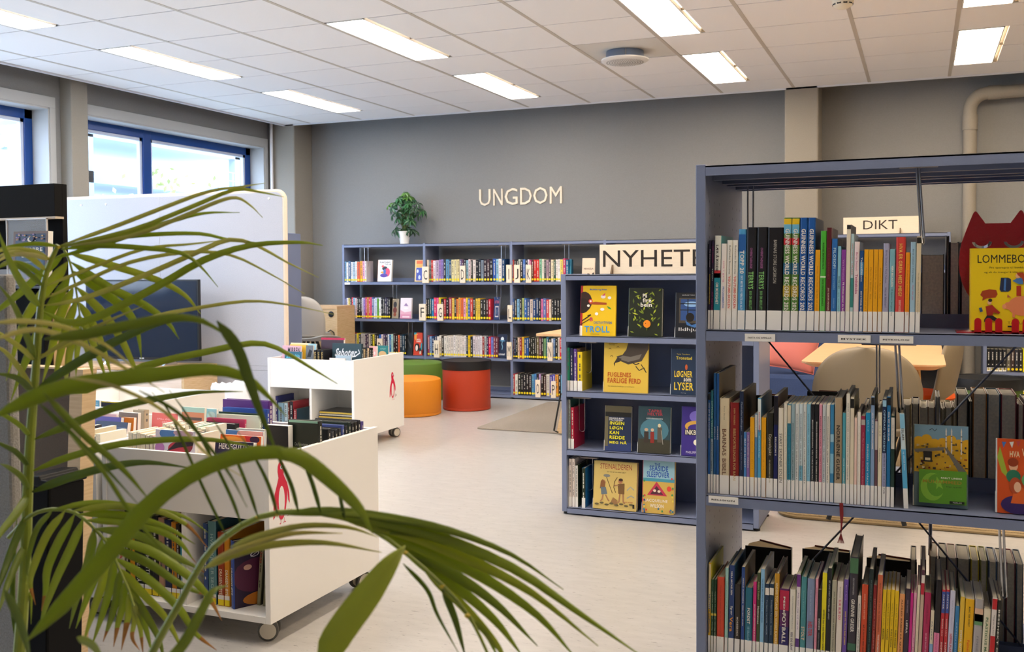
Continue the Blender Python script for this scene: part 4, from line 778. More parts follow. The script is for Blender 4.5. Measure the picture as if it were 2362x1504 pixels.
wallface('face-out navy novel with pink title and framed hand on the second shelf behind the poufs', 1138, 1151, 686, 735, Z2_, .026, '4c64b0', '1c3464', [('t', 'd06478', 'LETTERS', .1, .72, .9, .84), ('r', 'd0c8c8', .2, .12, .85, .6), ('r', '1c3464', .27, .17, .78, .55), ('e', '4c6484', .5, .35, .12, .12)])
wallface('face-out dark blue novel with bright moon over water on the third shelf', 1146, 1168, 772, 820, Z3_, .022, '24304c', '1f2c48', [('e', 'e8f4fc', .5, .8, .17, .085), ('e', '4c8cb8', .5, .72, .3, .03), ('s', '8cc8e8', [(.5, .7), (.45, .58), (.55, .46), (.48, .34)], .06), ('t', 'f0f0f0', 'himmel', .15, .1, .8, .2, 1, .3)])
wallface('face-out blue-green novel at the end of the top shelf under the letters', 1312, 1317, 598, 648, Z1_, .01, '1c6c8c', '1c6c8c', [('e', '2c8cac', .5, .5, .3, .2)])
wallface('face-out pale novel with dark bird shape above the news bookcase', 1341, 1371, 596, 648, Z1_, .018, '2c2c2c', 'e4cdb4', [('t', '6c4c3c', 'FENGSLA', .15, .5, .9, .58), ('p', '241c1c', [(.3, .2), (.45, .34), (.62, .32), (.7, .22), (.85, .36), (.95, .38), (.95, .05), (.5, .05)])])
# wooden letter blocks in front of the rows
def letter_block(ch, x0, x1, yt, yb, z, lab):
    a = atY(x0, yb, -.012); b_ = atY(x1, yb, -.012); H = atY(x0, yt, -.012).z - z; W = b_.x - a.x
    T = thing('letter_block', 'pale wooden index block with letter %s, %s' % (ch, lab), 'letter block', (a.x, -.012, z - .012), group='index letters on the wall bookcase')
    box('block', 0, W, -.004, .012, 0, H + .012, M_PLY, T, bevel=.001); mb = MB(); text_into(mb, ch, lambda u, v: (u * W, -.0046, v * (H + .012)), .24 if ch not in 'I' else .45, .8 if ch != 'I' else .58, .2, .78, 0, 0); mb.build('letter', M_INK, T)
for a_ in [('C', 974, 989, 615, 650, Z1_, 'top shelf between first two bays'), ('D', 1061, 1073, 613, 650, Z1_, 'top shelf behind the poufs'), ('I', 1168, 1180, 611, 650, Z1_, 'top shelf between second and third bay'), ('J', 1186, 1199, 611, 650, Z1_, 'top shelf of the third bay'), ('K', 1213, 1225, 611, 650, Z1_, 'top shelf of the third bay'),
           ('F', 967, 982, 701, 736, Z2_, 'second shelf between first two bays'), ('G', 1009, 1022, 701, 736, Z2_, 'second shelf behind the poufs'), ('L', 1171, 1181, 704, 738, Z2_, 'second shelf between second and third bay'),
           ('D', 870, 882, 781, 816, Z3_, 'third shelf above the far book cart'), ('H', 1001, 1013, 785, 820, Z3_, 'third shelf behind the poufs'), ('M', 1169, 1180, 789, 823, Z3_, 'third shelf between second and third bay'), ('N', 1263, 1274, 790, 824, Z3_, 'third shelf of the third bay'),
           ('O', 1235, 1246, 876, 911, Z4_, 'lowest shelf of the third bay'), ('P', 1271, 1282, 879, 913, Z4_, 'lowest shelf of the third bay')]: letter_block(*a_)
for (x, z, L, lb) in [(845, 1.46, .2, 'top shelf under the plant'), (910, 1.085, .16, 'second shelf under the plant'), (945, .717, .18, 'third shelf under the plant'), (1161, 1.46, .17, 'top shelf behind the poufs'), (1150, 1.085, .14, 'second shelf behind the poufs'), (1142, .717, .16, 'third shelf behind the poufs'), (1307, 1.46, .17, 'top shelf under the letters')]:
    book_stop(atY(x, 700, .03).x, .04, z, L, .042, 'hanging chrome wire book stop, ' + lb + ' of the wall bookcase', 'wire book stops in the wall bookcase')
for z, lb in ((1.113, 'top'), (.745, 'second')):
    T = thing('shelf_label', 'small blank-looking white label on the %s shelf lip under the plant' % lb, 'label', (WX[0] + .03, -.003, z - .026)); box('card', 0, .062, 0, .0015, 0, .02, M_STICK, T)
# poetry bay and the comics bay right of the back column
shelf_unit('bookcase', 'blue steel bookcase carrying the DIKT sign beside the back column', 3.875, 4.792, .0, .30, 1.5, [1.205, .83, .455, .08])
shelf_unit('bookcase', 'blue steel bookcase with black and yellow comics beside the wall pipe', 5.06, 5.98, .0, .30, 1.5, [1.13, .76, .395, .04])
x = atY(2276, 830, .01).x
for i in range(11):
    c = ['17171a', '17171a', '17171a', '1a1a1c', '202022', '6c6658', '3c2c28', '2c2c34', '241f1c', 'e8e01c', 'ece43c'][i]
    book('comic_book', '%s comic, %s from the upright of the comics bookcase beside the pipe' % (cname(c), ordn(i)), Matrix.Translation((x, .008, .3955)), .027, .175 + .01 * (i > 8), .13, c, dash=contrast(c), dot=.01, group='comics beside the wall pipe', sticker=.03 if i < 5 else 0); x += .0285
x = atY(2342, 900, .01).x
for i in range(8): book('comic_book', 'yellow comic, %s on the lowest shelf of the comics bookcase' % ordn(i), Matrix.Translation((x, .008, .0405)), .017, .2, .14, 'e8de10', dash='2c2a10', group='yellow comics beside the wall pipe'); x += .0185
def board_sign(name, lab, X0, X1, Y, z, H, txt, u0, u1, v0, v1, foot):
    T = thing(name, lab, 'sign', (X0, Y, z)); W = X1 - X0; box('board', 0, W, 0, .01, 0, H, M_PLY, T, bevel=.001); mb = MB(); text_into(mb, txt, lambda u, v: (u, -.0006, v * H), u0 - X0, u1 - X0, v0, v1, 0, 0); mb.build('lettering', M_INK, T)
    for f_ in foot: MB().prism([(0, 0), (.03, .0), (.03, .045)], lambda u, v, d: (f_ - X0 + d, u - .03, v), .008).build('foot', mat('6a5238', .6), T, fix=True)
    return T
p0 = atY(1945, 540, .06); p1 = atY(2119, 538, .06)
board_sign('shelf_sign', 'pale wooden sign reading DIKT standing on a blue bookcase', p0.x, p1.x, .06, 1.5015, .139, 'DIKT', atY(1991, 520, .06).x, atY(2070, 520, .06).x, .27, .8, (p0.x + .44,))
# ---------------------------------------------------------------- news bookcase
NX0, NX1, NY0, NY1 = 2.948, 3.889, -4.05, -3.70
shelf_unit('news_bookcase', 'blue-grey steel bookcase with closed back showing face-out new books', NX0, NX1, NY0, NY1, 1.196, [.893, .619, .328, .036], back=True)
board_sign('shelf_sign', 'large pale wooden sign reading NYHETER on the news bookcase', 3.128, 3.78, -3.98, 1.2, .144, 'NYHETER', 3.146, 3.735, .24, .8, (3.19, 3.62))
NY = -4.03
def news(label, x0, x1, yt, yb, z, th, cov, side, front, **k): return faceout('picture_book', label, x0, x1, yt, yb, NY, z, th, cov, side, front, k.get('lean', 5), k.get('st', .05), True, None, None)
troll = [('r', 'b41f24', 0, .12, .055, 1), ('r', 'f2eee4', 0, 0, .055, .2), ('e', '3c2418', .1, .68, .22, .2), ('e', '2c1a12', .05, .6, .2, .15), ('p', 'a8481c', [(.25, .66), (.42, .68), (.74, .66), (.74, .62), (.46, .62), (.26, .63)]), ('e', 'd83c2c', .28, .69, .06, .04), ('e', 'f4ece0', .28, .69, .03, .02), ('e', 'f0ece0', .22, .6, .04, .025), ('p', '4c9c3c', [(.74, .6), (.84, .57), (.88, .53), (.8, .54)]),
         ('e', 'f0e0e0', .64, .78, .07, .035), ('p', 'd84c6c', [(.6, .8), (.7, .86), (.68, .8)]), ('e', 'f4f0ec', .82, .76, .05, .03), ('e', 'f4f0ec', .62, .53, .06, .03), ('e', 'f4f0ec', .46, .44, .05, .03), ('s', '241c18', [(.05, .3), (.3, .42), (.2, .4)], .02), ('s', '241c18', [(.0, .22), (.32, .36)], .015),
         ('t', '3c6cc0', 'Bobbie og Stian', .26, .9, .74, .94), ('t', 'd8486c', 'B', .27, .29, .36, .37), ('t', '3c6c9c', 'OKSTAVTYVEN', .38, .24, .9, .29), ('t', '4a98d0', 'TROLL', .12, .07, .84, .2), ('t', '6c5c20', 'SAMLEBIND', .3, .03, .55, .045)]
news('yellow face-out picture book with brown troll and red spine', 1337, 1419, 660, 775, .893, .014, 'b41f24', 'eec41a', troll)
fern = [('r', '1e2414', 0, 0, 1, 1)]
rg = random.Random(5)
for k in range(46):
    u, v = rg.uniform(.03, .9), rg.uniform(.03, .95); a = rg.uniform(20, 160) + (180 if rg.random() < .3 else 0); L = rg.uniform(.1, .2); c = rg.choice(['a8b82a', '7c8c24', '5c6c24', 'c4cc3c', '8c9c2c'])
    du, dv = math.cos(R(a)) * L, math.sin(R(a)) * L * .6; nu, nv = -math.sin(R(a)) * .025, math.cos(R(a)) * .015; q = [(u, v), (u + du * .5 + nu, v + dv * .5 + nv), (u + du, v + dv), (u + du * .5 - nu, v + dv * .5 - nv)]
    fern.append(('p', c, [(min(.99, max(.01, a_)), min(.99, max(.01, b_))) for a_, b_ in q]))
fern += [('e', 'e88a1c', .56, .26, .11, .08), ('e', '2c2418', .52, .27, .015, .01), ('t', 'f0ece0', 'På', .42, .8, .55, .88), ('t', 'f0ece0', 'fire', .42, .7, .68, .79), ('t', 'f0ece0', 'bein', .36, .61, .7, .7)]
news('face-out book with green fern jungle and orange face', 1448, 1526, 666, 777, .893, .03, '3c4420', '2a3018', fern)
news('black face-out book with blue night window and reader', 1556, 1632, 676, 776, .893, .02, '17171c', '1a1a20', [('r', '14161e', 0, 0, 1, 1), ('r', '4c4438', .1, .32, .95, .88), ('r', '2c4c84', .15, .38, .9, .85), ('e', '8cb4e0', .5, .74, .25, .06), ('r', '17171c', .36, .34, .39, .86), ('r', '17171c', .62, .34, .65, .86), ('r', '17171c', .13, .6, .93, .62), ('r', '17171c', .13, .74, .93, .76), ('e', '17120f', .45, .45, .13, .1), ('p', '3c6ca8', [(.3, .38), (.5, .28), (.9, .36), (.6, .22), (.35, .28)]), ('t', 'c8c8c8', 'KRISTIN SOLE', .2, .93, .85, .95), ('t', 'dcdcdc', 'Ildhjulet', .1, .12, .95, .22, 0)])
eagle = [('r', 'e0bc48', 0, 0, 1, 1), ('p', '4c4238', [(.55, 1), (1, 1), (1, .86), (.85, .62), (.55, .55), (.35, .62), (.28, .7), (.42, .74), (.5, .84)]), ('p', '7c7468', [(.3, .66), (.42, .72), (.6, .7), (.85, .76), (.8, .66), (.55, .6)]), ('p', '3a322a', [(.22, .56), (.3, .68), (.4, .66), (.36, .6), (.25, .57), (.24, .5)]), ('s', '3a322a', [(.62, .6), (.72, .55), (.8, .58)], .02), ('s', '3a322a', [(.72, .52), (.8, .44), (.88, .48)], .02), ('s', '3a322a', [(.84, .56), (.96, .4), (.9, .5)], .016),
         ('t', '4c4024', 'GUNNHILD', .1, .95, .3, .965), ('t', '4c4024', 'VOLSEN', .1, .92, .24, .935), ('s', '4c4024', [(.1, .84), (.13, .86), (.16, .84)], .01), ('s', '4c4024', [(.14, .7), (.18, .72), (.2, .69)], .01), ('s', '4c4024', [(.28, .88), (.32, .9), (.34, .87)], .01), ('t', 'c0581c', 'FUGLENES', .09, .3, .62, .39), ('t', 'c0581c', 'FARLIGE FERD', .09, .18, .84, .28), ('t', '6c5420', 'Den fantastiske fortellingen om trekkfuglene', .1, .1, .7, .13, 0)]
news('large yellow face-out book with swooping eagle', 1391, 1494, 789, 906, .619, .012, 'b89428', 'e0bc48', eagle)
news('navy face-out book with ornate yellow and white title', 1546, 1605, 806, 908, .619, .02, '1c2c44', '20304c', [('r', '22344e', 0, 0, 1, 1), ('t', 'd8c040', 'Tyra Teodora', .2, .86, .74, .89, 0), ('t', 'e0c83c', 'Tronstad', .18, .76, .82, .83), ('e', 'c85c2c', .6, .6, .05, .06), ('t', 'e8c83c', 'LØGNER', .12, .38, .85, .52), ('t', 'f0ead8', 'som', .5, .29, .8, .36), ('t', 'e8c83c', 'LYSER', .12, .1, .9, .27), ('t', 'b8b8b8', 'forlag', .4, .03, .6, .05)])
news('face-out thriller with yellow block title on dark blue', 1393, 1455, 939, 1040, .328, .028, '6c6048', '1f2c4a', [('r', '5c543c', 0, .86, 1, 1), ('r', '16140f', 0, .76, 1, .86), ('r', '2c3c6c', 0, 0, 1, .2), ('r', '6c6448', .0, .1, .12, .76), ('t', 'ececec', 'MAGNUS BUEN', .16, .71, .72, .74), ('t', 'ececec', 'HALVORSEN', .16, .67, .66, .7)] + [('t', 'e8e020', s_, .18, .58 - .105 * i, .18 + q, .655 - .105 * i) for i, (s_, q) in enumerate((('INGEN', .55), ('LØGN', .5), ('KAN', .36), ('REDDE', .58), ('MEG NÅ', .66)))])
news('grey-teal face-out fantasy book with three small warriors', 1470, 1545, 941, 1045, .328, .034, '24292c', '35545c', [('r', '2c464e', 0, 0, 1, 1), ('e', '4c7c8c', .5, .5, .45, .25), ('r', '3c3a2c', 0, .0, 1, .3), ('t', 'b43c48', 'TAPRE', .3, .88, .72, .94), ('t', 'b43c48', 'HELTER', .28, .81, .76, .87), ('t', 'c8d0d0', 'OPPVÅKNINGEN', .24, .73, .76, .765), ('e', 'd0b090', .44, .5, .05, .035), ('r', '8c2c24', .38, .22, .5, .46), ('e', 'c8a888', .25, .5, .06, .035), ('r', '3c3028', .18, .22, .32, .46), ('e', 'd8c8a0', .66, .6, .05, .04), ('r', '5c5448', .6, .24, .74, .56), ('s', 'a8a8a0', [(.72, .5), (.78, .2)], .015)])
news('purple face-out book with golden heart emblem', 1570, 1640, 941, 1053, .328, .02, '2c2460', '3c2c84', [('r', '3c2c84', 0, 0, 1, 1), ('e', '7c6cc8', .5, .8, .25, .12), ('e', 'd8a84c', .5, .6, .4, .12), ('e', '3c2c84', .5, .56, .3, .09), ('r', '17142c', .1, .42, .95, .54), ('t', 'f0ead0', 'INKBOUND', .12, .43, .98, .53), ('e', 'f0ead0', .5, .28, .1, .06), ('t', 'c8c0e0', 'PHILIPPA LEATH', .15, .05, .9, .1)])
stone = [('r', 'dcc070', 0, 0, 1, 1), ('t', 'a83c2c', 'STEINALDEREN', .14, .84, .88, .95, 0), ('t', '6c5420', 'SLIK VAR DET OG ANNET SMÅTT', .3, .77, .75, .8), ('e', 'b87c58', .22, .56, .055, .05), ('p', '8c5c34', [(.14, .42), (.16, .58), (.2, .62), (.27, .56), (.26, .46)]), ('p', '6c7880', [(.16, .46), (.28, .46), (.32, .32), (.18, .3)]), ('s', 'b08058', [(.22, .3), (.2, .2), (.16, .16)], .03), ('s', 'b08058', [(.28, .3), (.34, .2), (.37, .17)], .03), ('s', '5c4024', [(.27, .72), (.44, .34)], .012), ('e', '8c8c84', .3, .7, .08, .03),
         ('e', 'b87c58', .62, .6, .05, .05), ('e', '3c2418', .63, .63, .05, .03), ('p', '7c5c34', [(.56, .54), (.72, .56), (.72, .34), (.58, .34)]), ('s', 'b08058', [(.62, .34), (.6, .18), (.56, .15)], .035), ('s', 'b08058', [(.69, .34), (.7, .18), (.74, .15)], .035), ('s', 'b08058', [(.58, .52), (.47, .5)], .025), ('s', '5c4024', [(.55, .68), (.48, .58), (.47, .46), (.52, .36)], .012), ('s', '9ca8a8', [(.78, .42), (.86, .5), (.94, .44)], .02), ('s', '9ca8a8', [(.78, .26), (.88, .32), (.95, .28)], .02),
         ('p', '9c7448', [(.4, .14), (.46, .26), (.56, .2), (.55, .1)])] + [('e', '6c6040', .08 + .115 * k, .1 + .03 * (k % 2), .05, .02) for k in range(8)] + [('t', 'a83c2c', 'KARI NESTEBØ', .74, .17, .92, .19), ('r', '24221c', .92, .06, .96, .14)]
news('sandy face-out book of stone age hunters with bow', 1367, 1467, 1069, 1172, .036, .03, 'c0a458', 'dcc070', stone, lean=6)
sea = [('r', 'd8b458', 0, 0, 1, 1), ('r', '9cc8d4', 0, .62, 1, 1), ('r', '4c9cb0', 0, .6, 1, .66), ('t', '2c5cb4', 'THE', .36, .9, .54, .95), ('t', '2c5cb4', 'SEASIDE', .2, .8, .8, .9), ('t', '2c5cb4', 'SLEEPOVER', .12, .68, .84, .79), ('p', 'c83c54', [(.14, .34), (.44, .6), (.78, .34)]), ('p', '5c2c3c', [(.24, .36), (.44, .52), (.66, .36)]), ('e', 'f0d8c0', .38, .43, .05, .025), ('e', 'f0d8c0', .52, .42, .05, .025), ('e', 'e84c3c', .84, .48, .07, .05),
       ('t', 'f4ecd8', 'JACQUELINE', .08, .2, .8, .27), ('t', 'f4ecd8', 'WILSON', .24, .11, .68, .18)]
for k in range(26): u, v = rg.choice([rg.uniform(.02, .14), rg.uniform(.86, .97), rg.uniform(.02, .97)]), rg.uniform(.02, .1) if k % 2 else rg.uniform(.1, .9); u = u if v < .1 else rg.choice([rg.uniform(.01, .08), rg.uniform(.9, .98)]); sea.append(('e', rg.choice(['3c7c9c', 'd84c4c', '4c9c5c', 'e8d458', '2c4c8c']), u, v, .03, .02))
news('colourful face-out seaside book with pink tent and blue title', 1480, 1554, 1066, 1178, .036, .032, 'b42c3c', 'd8b458', sea)
def small_row(L, z, Y, group, where, name='picture_book'):
    for i, (x0, x1, yt, yb, cov, side, d) in enumerate(L):
        a = atY(x0, yb, Y).x; b_ = atY(x1, yb, Y).x; h = atY(x0, yt, Y).z - z
        book(name, '%s book, %s from the upright in the row on %s' % (cname(cov), ordn(i), where), Matrix.Translation((a, Y, z + .0005)), b_ - a, h, d, cov, side, dash=contrast(cov), sticker=.05, group=group)
small_row([(1308, 1314, 802, 900, '2c8c6c', None, .15), (1315, 1322, 803, 900, '242c54', None, .15), (1323, 1331, 805, 900, '5c3c8c', 'c8a078', .15), (1332, 1343, 812, 904, 'e8cc20', 'd8c030', .16)], .619, NY, 'spine-out books on the news bookcase', "the news bookcase's second shelf")
small_row([(1306, 1310, 922, 1036, 'e8e4dc', None, .2), (1311, 1316, 922, 1036, '8c9490', '2c5c50', .2), (1317, 1324, 940, 1040, 'b41c3c', 'b01c40', .17)], .328, NY, 'spine-out books on the news bookcase', "the news bookcase's third shelf")
small_row([(1305, 1311, 1075, 1172, 'dcd8d4', None, .18), (1312, 1319, 1058, 1172, 'e0d4cc', None, .2), (1320, 1326, 1058, 1174, 'e0d4cc', None, .2), (1327, 1333, 1074, 1176, 'dcd8d4', '2c3c24', .18), (1342, 1350, 1080, 1170, '1c2c1c', '1c6cac', .14)], .036, NY, 'spine-out books on the news bookcase', "the news bookcase's lowest shelf")
for (x, y, x2, y2, lb) in [(1352, 788, 1353, 860, 'second'), (1337, 916, 1340, 995, 'third'), (1355, 1054, 1357, 1130, 'lowest')]:
    a = atY(x, y, -3.96); b_ = atY(x2, y2, -3.96); book_stop(a.x + .012, -3.96, a.z, a.z - b_.z, .03, 'thin hanging wire book stop on the %s shelf of the news bookcase' % lb, 'wire book stops on the news bookcase', .0016)
# ---------------------------------------------------------------- book carts
def caster(parent, x, y, rz):
    c = MB(); T = Matrix.Translation((x, y, 0)) @ Matrix.Rotation(rz, 4, 'Z')
    q = MB(); q.box(-.011, .011, -.02, .02, .035, .076, T=T); o = q.build('caster', mat('d8d4cc', .4), parent)
    for s_ in (-1, 1):
        m_ = MB(); pr_ = [(.0, -.007), (.026, -.007), (.028, -.010), (.034, -.008), (.034, .008), (.0, .008)]
        m_.lathe(pr_[:2] + [(.026, -.007)], 24); w_ = MB(); w_.lathe([(0, -.009), (.027, -.009), (.028, -.007), (.028, .009), (0, .009)], 28); ob = w_.build('wheel', mat('cfc6b4', .35), o, smooth=True)
        mt = T @ Matrix.Translation((s_ * .021, 0, .035)) @ Matrix.Rotation(R(90), 4, 'Y'); ob.matrix_local = mt
        t_ = MB(); t_.lathe([(.028, -.0085), (.034, -.007), (.035, 0), (.034, .007), (.028, .0085)], 28); ob = t_.build('tyre', mat('55534e', .6), o, smooth=True); ob.matrix_local = mt
def cart(label, X0, Y0, logo=False, S=.70, dv=True):
    T = thing('book_cart', label, 'book cart', (X0, Y0, 0), group='white wheeled book carts'); t = .02; H = .62
    for x in (0, S - t): box('side_panel', x, x + t, 0, S, .078, H, M_WHITE, T, bevel=.0015)
    for y in (.0, S - t): box('bin_panel', t, S - t, y + .002, y + t - .002, .415, H - .004, M_WHITE, T, bevel=.001)
    box('bin_floor', t, S - t, t, S - t, .415, .43, M_WHITE, T)
    if dv: box('bin_divider', S / 2 - .009, S / 2 + .009, t, S - t, .43, H - .03, M_WHITE, T)
    box('bin_divider', t, S - t, S / 2 - .009, S / 2 + .009, .43, H - .03, M_WHITE, T)
    box('base_board', t, S - t, 0, S, .078, .1, M_WHITE, T, bevel=.0015)
    box('lower_divider', S / 2 - .009, S / 2 + .009, .004, S - .004, .1, .415, M_WHITE, T); box('lower_back', t, S - t, S / 2 - .009, S / 2 + .009, .1, .415, M_WHITE, T)
    for (x, y, a) in ((.06, .045, .35), (S - .06, .075, .45), (.06, S - .06, .2), (S - .05, S - .06, 1.2)): caster(T, x, y, R(90) + a)
    if logo:   # painted red penguin on the side panel, u towards +Y
        y0, z0, hh = logo; F = lambda u, v, d: (S + d + .0004, y0 + u * hh * .55, z0 + v * hh)
        red = 'd41840'; it = [('p', red, [(.38, .98), (.46, 1.0), (.58, .97), (.66, .9), (.7, .83), (.63, .84), (.6, .78), (.66, .72), (.78, .62), (.88, .45), (.9, .28), (.82, .34), (.78, .5), (.76, .36), (.7, .2), (.6, .09), (.5, .05), (.4, .08), (.3, .2), (.26, .34), (.24, .24), (.16, .13), (.08, .1), (.1, .3), (.16, .5), (.28, .64), (.36, .74), (.32, .84), (.33, .92)]),
            ('e', 'ece8e2', .5, .36, .15, .24), ('e', 'f4f4f4', .5, .9, .055, .035), ('e', '17171a', .51, .9, .028, .02), ('e', 'f4f4f4', .63, .9, .04, .028), ('e', '17171a', .63, .9, .02, .014), ('s', 'd8707c', [(.45, .06), (.44, .0), (.38, -.02 + .02)], .02), ('s', 'd8707c', [(.6, .08), (.62, .01), (.56, .0)], .02), ('s', 'd8707c', [(.62, .01), (.68, .0)], .02), ('s', '8c3038', [(.76, .08), (1, .13)], .01), ('t', '8c3038', 'Lisa', .78, .12, 1, .2, 0, .3)]
        art(T, F, it, 'painted_penguin')
    return T
CA = (1.962, -6.07)
cart('near white book cart with a large red penguin painted on its side', *CA, logo=(.012, .395, .205))
cart('white book cart standing against the near penguin cart, hidden behind the tan board', 1.235, -6.07, dv=False)
cart('far white book cart with small red penguin near its rear corner', .365, -2.92, logo=(.475, .29, .20), dv=False)
cart('white book cart with a black-edged comic, behind the tan board and near carts', .62, -5.29, dv=False)
def binbook(label, x0, x1, yt, Y, base, cov, th=.015, lean=-4, front=(), side=None, page=M_PAGEW, spine='x'):
    a = atY(x0, yt, Y); b_ = atY(x1, yt, Y); h = a.z - base; d = max(.06, b_.x - a.x)
    if spine == 'right':   # spine towards +X, so its edge shows beside the cover
        M4 = Matrix.Translation((b_.x, Y, base + th * math.sin(R(abs(lean))))) @ Matrix.Rotation(R(-lean), 4, 'X') @ Matrix.Rotation(R(90), 4, 'Z')
        o = book('comic_album', label, M4, th, h, d, cov, side, page, True, dash=contrast(cov), group='albums in the carts')
        if front: art(o, lambda u, v, z: (-z, d - .004 - u * (d - .008), v * h), front)
        return o
    M4 = Matrix.Translation((a.x, Y, base + th * math.sin(R(abs(lean))))) @ Matrix.Rotation(R(-lean), 4, 'X') @ Matrix.Translation((0, th, 0)) @ Matrix.Rotation(R(-90), 4, 'Z')
    return book('comic_album', label, M4, th, h, d, cov, side, page, False, front=front, group='albums in the carts')
B_ = .4305
N_ = 'near cart'
binbook('dark purple album HEKSEGUTTEN at the front of the ' + N_, 484, 572, 1019, -5.985, B_, '2a2440', .02, 8, [('r', '2e2646', 0, 0, 1, 1), ('t', 'ece4d8', 'HEKSEGUTTEN', .1, .87, .95, .96), ('t', 'a8a0b8', 'MOLLY OSTERTAG', .3, .81, .7, .83, 0), ('e', '4c3c6c', .5, .5, .3, .2)])
binbook('orange and red flame album behind the purple one in the ' + N_, 498, 592, 1004, -5.95, B_, 'e0501c', .016, 6, [('r', 'e86a20', 0, 0, 1, 1), ('e', 'f0a03c', .3, .9, .3, .08), ('p', 'c8242c', [(.6, 1), (.8, .7), (.9, 1)]), ('e', '3c1a3c', .85, .95, .12, .05)])
binbook('sky blue and pink album in the front right bin of the ' + N_, 512, 598, 993, -5.915, B_, '3c74b8', .014, 5, [('r', '4c84c4', 0, 0, 1, 1), ('e', 'f0b8b0', .7, .95, .4, .1)])
binbook('cream backed album in the front right bin of the ' + N_, 540, 603, 989, -5.88, B_, 'e4d8c4', .014, 4)
binbook('large black album lying upright across the middle of the ' + N_, 432, 538, 973, -5.685, B_, '1a181c', .03, 2, [], None, M_PAGEW, 'right')
binbook('pink album with pale pages in the rear bin of the ' + N_, 473, 560, 964, -5.64, B_, 'c43c64', .012, 3, (), None, M_PAGEW, 'right')
binbook('pale green album in the rear bin of the ' + N_, 495, 596, 955, -5.60, B_, 'dce8d4', .012, 2, (), None, M_PAGEW, 'right')
binbook('dark green-edged album in the rear bin of the ' + N_, 498, 600, 950, -5.57, B_, '24382c', .01, 2, (), None, M_PAGEW, 'right')
binbook('royal blue album in the rear bin of the ' + N_, 510, 612, 940, -5.52, B_, '2a4a9c', .02, 2, [('r', '2e52a8', 0, 0, 1, 1), ('t', 'a8b8d8', 'BLODS OG MAGI', .06, .9, .5, .93)], None, M_PAGEW, 'right')
binbook('tall purple album at the rear rim of the ' + N_, 512, 618, 921, -5.46, B_, '5a2a78', .028, 1, [('r', '5f2d80', 0, 0, 1, 1)], None, M_PAGEW, 'right')
binbook('coral red album leaning in the middle of the ' + N_, 343, 402, 953, -5.60, B_, 'e4685c', .014, 5, [('r', 'e86c60', 0, 0, 1, 1), ('t', 'f4b4ac', 'SPILL OG', .2, .88, .7, .91), ('t', 'f4b4ac', 'DRIV', .4, .83, .65, .86)])
binbook('mint and orange flame album in the middle of the ' + N_, 410, 462, 940, -5.70, B_, 'a8ccc0', .014, 5, [('r', 'b0d4c8', 0, .8, 1, 1), ('r', 'e0946c', 0, .6, 1, .93), ('r', '6c5a50', .05, .82, .9, .86), ('e', 'f07c28', .5, .7, .45, .1)])
binbook('pale blue map album at the rear of the ' + N_, 456, 494, 943, -5.61, B_, '9cc8d0', .014, 3, [('r', '9cccd4', 0, 0, 1, 1), ('e', 'e8c84c', .1, .85, .15, .08), ('e', 'ec8c6c', .3, .82, .18, .06), ('e', 'c8e0d8', .7, .9, .25, .06)])
DX = [('r', 'e0d8e4', 0, 0, 1, 1), ('e', '5c88c4', .3, .95, .2, .08), ('e', 'c8a8b8', .7, .97, .25, .05), ('e', '8c2c38', .75, .8, .2, .12), ('e', 'c8384c', .55, .74, .22, .1), ('p', '2c1c24', [(.3, .7), (.5, .82), (.7, .9), (.98, .88), (.95, .8), (.6, .76)]), ('e', 'b878b8', .12, .74, .12, .08)]
binbook('album with red dragon on pale sky, face-out at the front of the ' + N_, 351, 443, 992, -6.0, B_, 'd8d0dc', .016, 4, DX)
# albums set in profile along the front bin, page edges showing over the rim
rr = random.Random(21); x = 1.988; i = 0
cols = ['eee4cc', '2c7c8c', 'e8dcc0', 'e8dcc4', '2c2c3c', 'e4c8c4', '8c3c4c', 'e8dcc0', '3c4c8c', 'ece0c8', 'c8b89c', '24283c', 'e4d4b8', '9c5ca0', 'ece0cc']
while x < 2.30 and i < 15:
    w = rr.uniform(.015, .024)
    if x + w > 2.302: break
    d = .135; h = rr.uniform(.212, .228)
    book('comic_album', '%s paperback, %s page-edge along the front bin of the %s' % (cname(cols[i]), ordn(i), N_), Matrix.Translation((x + w, -5.97 + d, B_)) @ Matrix.Rotation(R(180), 4, 'Z'), w - .001, h, d, cols[i], page=M_PAGE, hard=False, group='paperbacks in profile in the near cart'); x += w; i += 1
x = 2.02; i = 0
cols = ['e0d8d0', '4c3c58', 'e4dccc', '3c2838', 'ece4d4', '4c2838', 'dcd8c8', '2c2430', '8cb09c', 'e8e0d4', 'a8c0a8', 'e0dccc']
while x < 2.29 and i < 12:
    w = rr.uniform(.014, .021); d = .095; h = rr.uniform(.222, .236)
    book('comic_album', '%s paperback, %s page-edge in the second profile row of the %s' % (cname(cols[i]), ordn(i), N_), Matrix.Translation((x + w, -5.832 + d, B_)) @ Matrix.Rotation(R(180), 4, 'Z'), w - .001, h, d, cols[i], page=M_PAGE, hard=False, group='paperbacks in profile in the near cart'); x += w; i += 1
binbook('black book with white verses on its back, by the side panel of the ' + N_, 664, 735, 968, -5.76, B_, '22261e', .024, 0, [('r', '262c22', 0, 0, 1, 1)] + [('t', 'b8bcb0', s_, .2, .66 - .1 * k, .85, .7 - .1 * k, 0) for k, s_ in enumerate(('Du forsvinner nede', 'Du finner noen', 'Du sier ingenting', 'Du ser det store mørket'))] + [('r', '8cb8a0', 0, .97, 1, 1)], '262c22', M_PAGEW, 'right')
binbook('black bound book with cream pages by the side panel of the ' + N_, 612, 664, 980, -5.80, B_, '1c1a18', .03, 0, (), None, M_PAGEW)
y = -5.67; i = 0
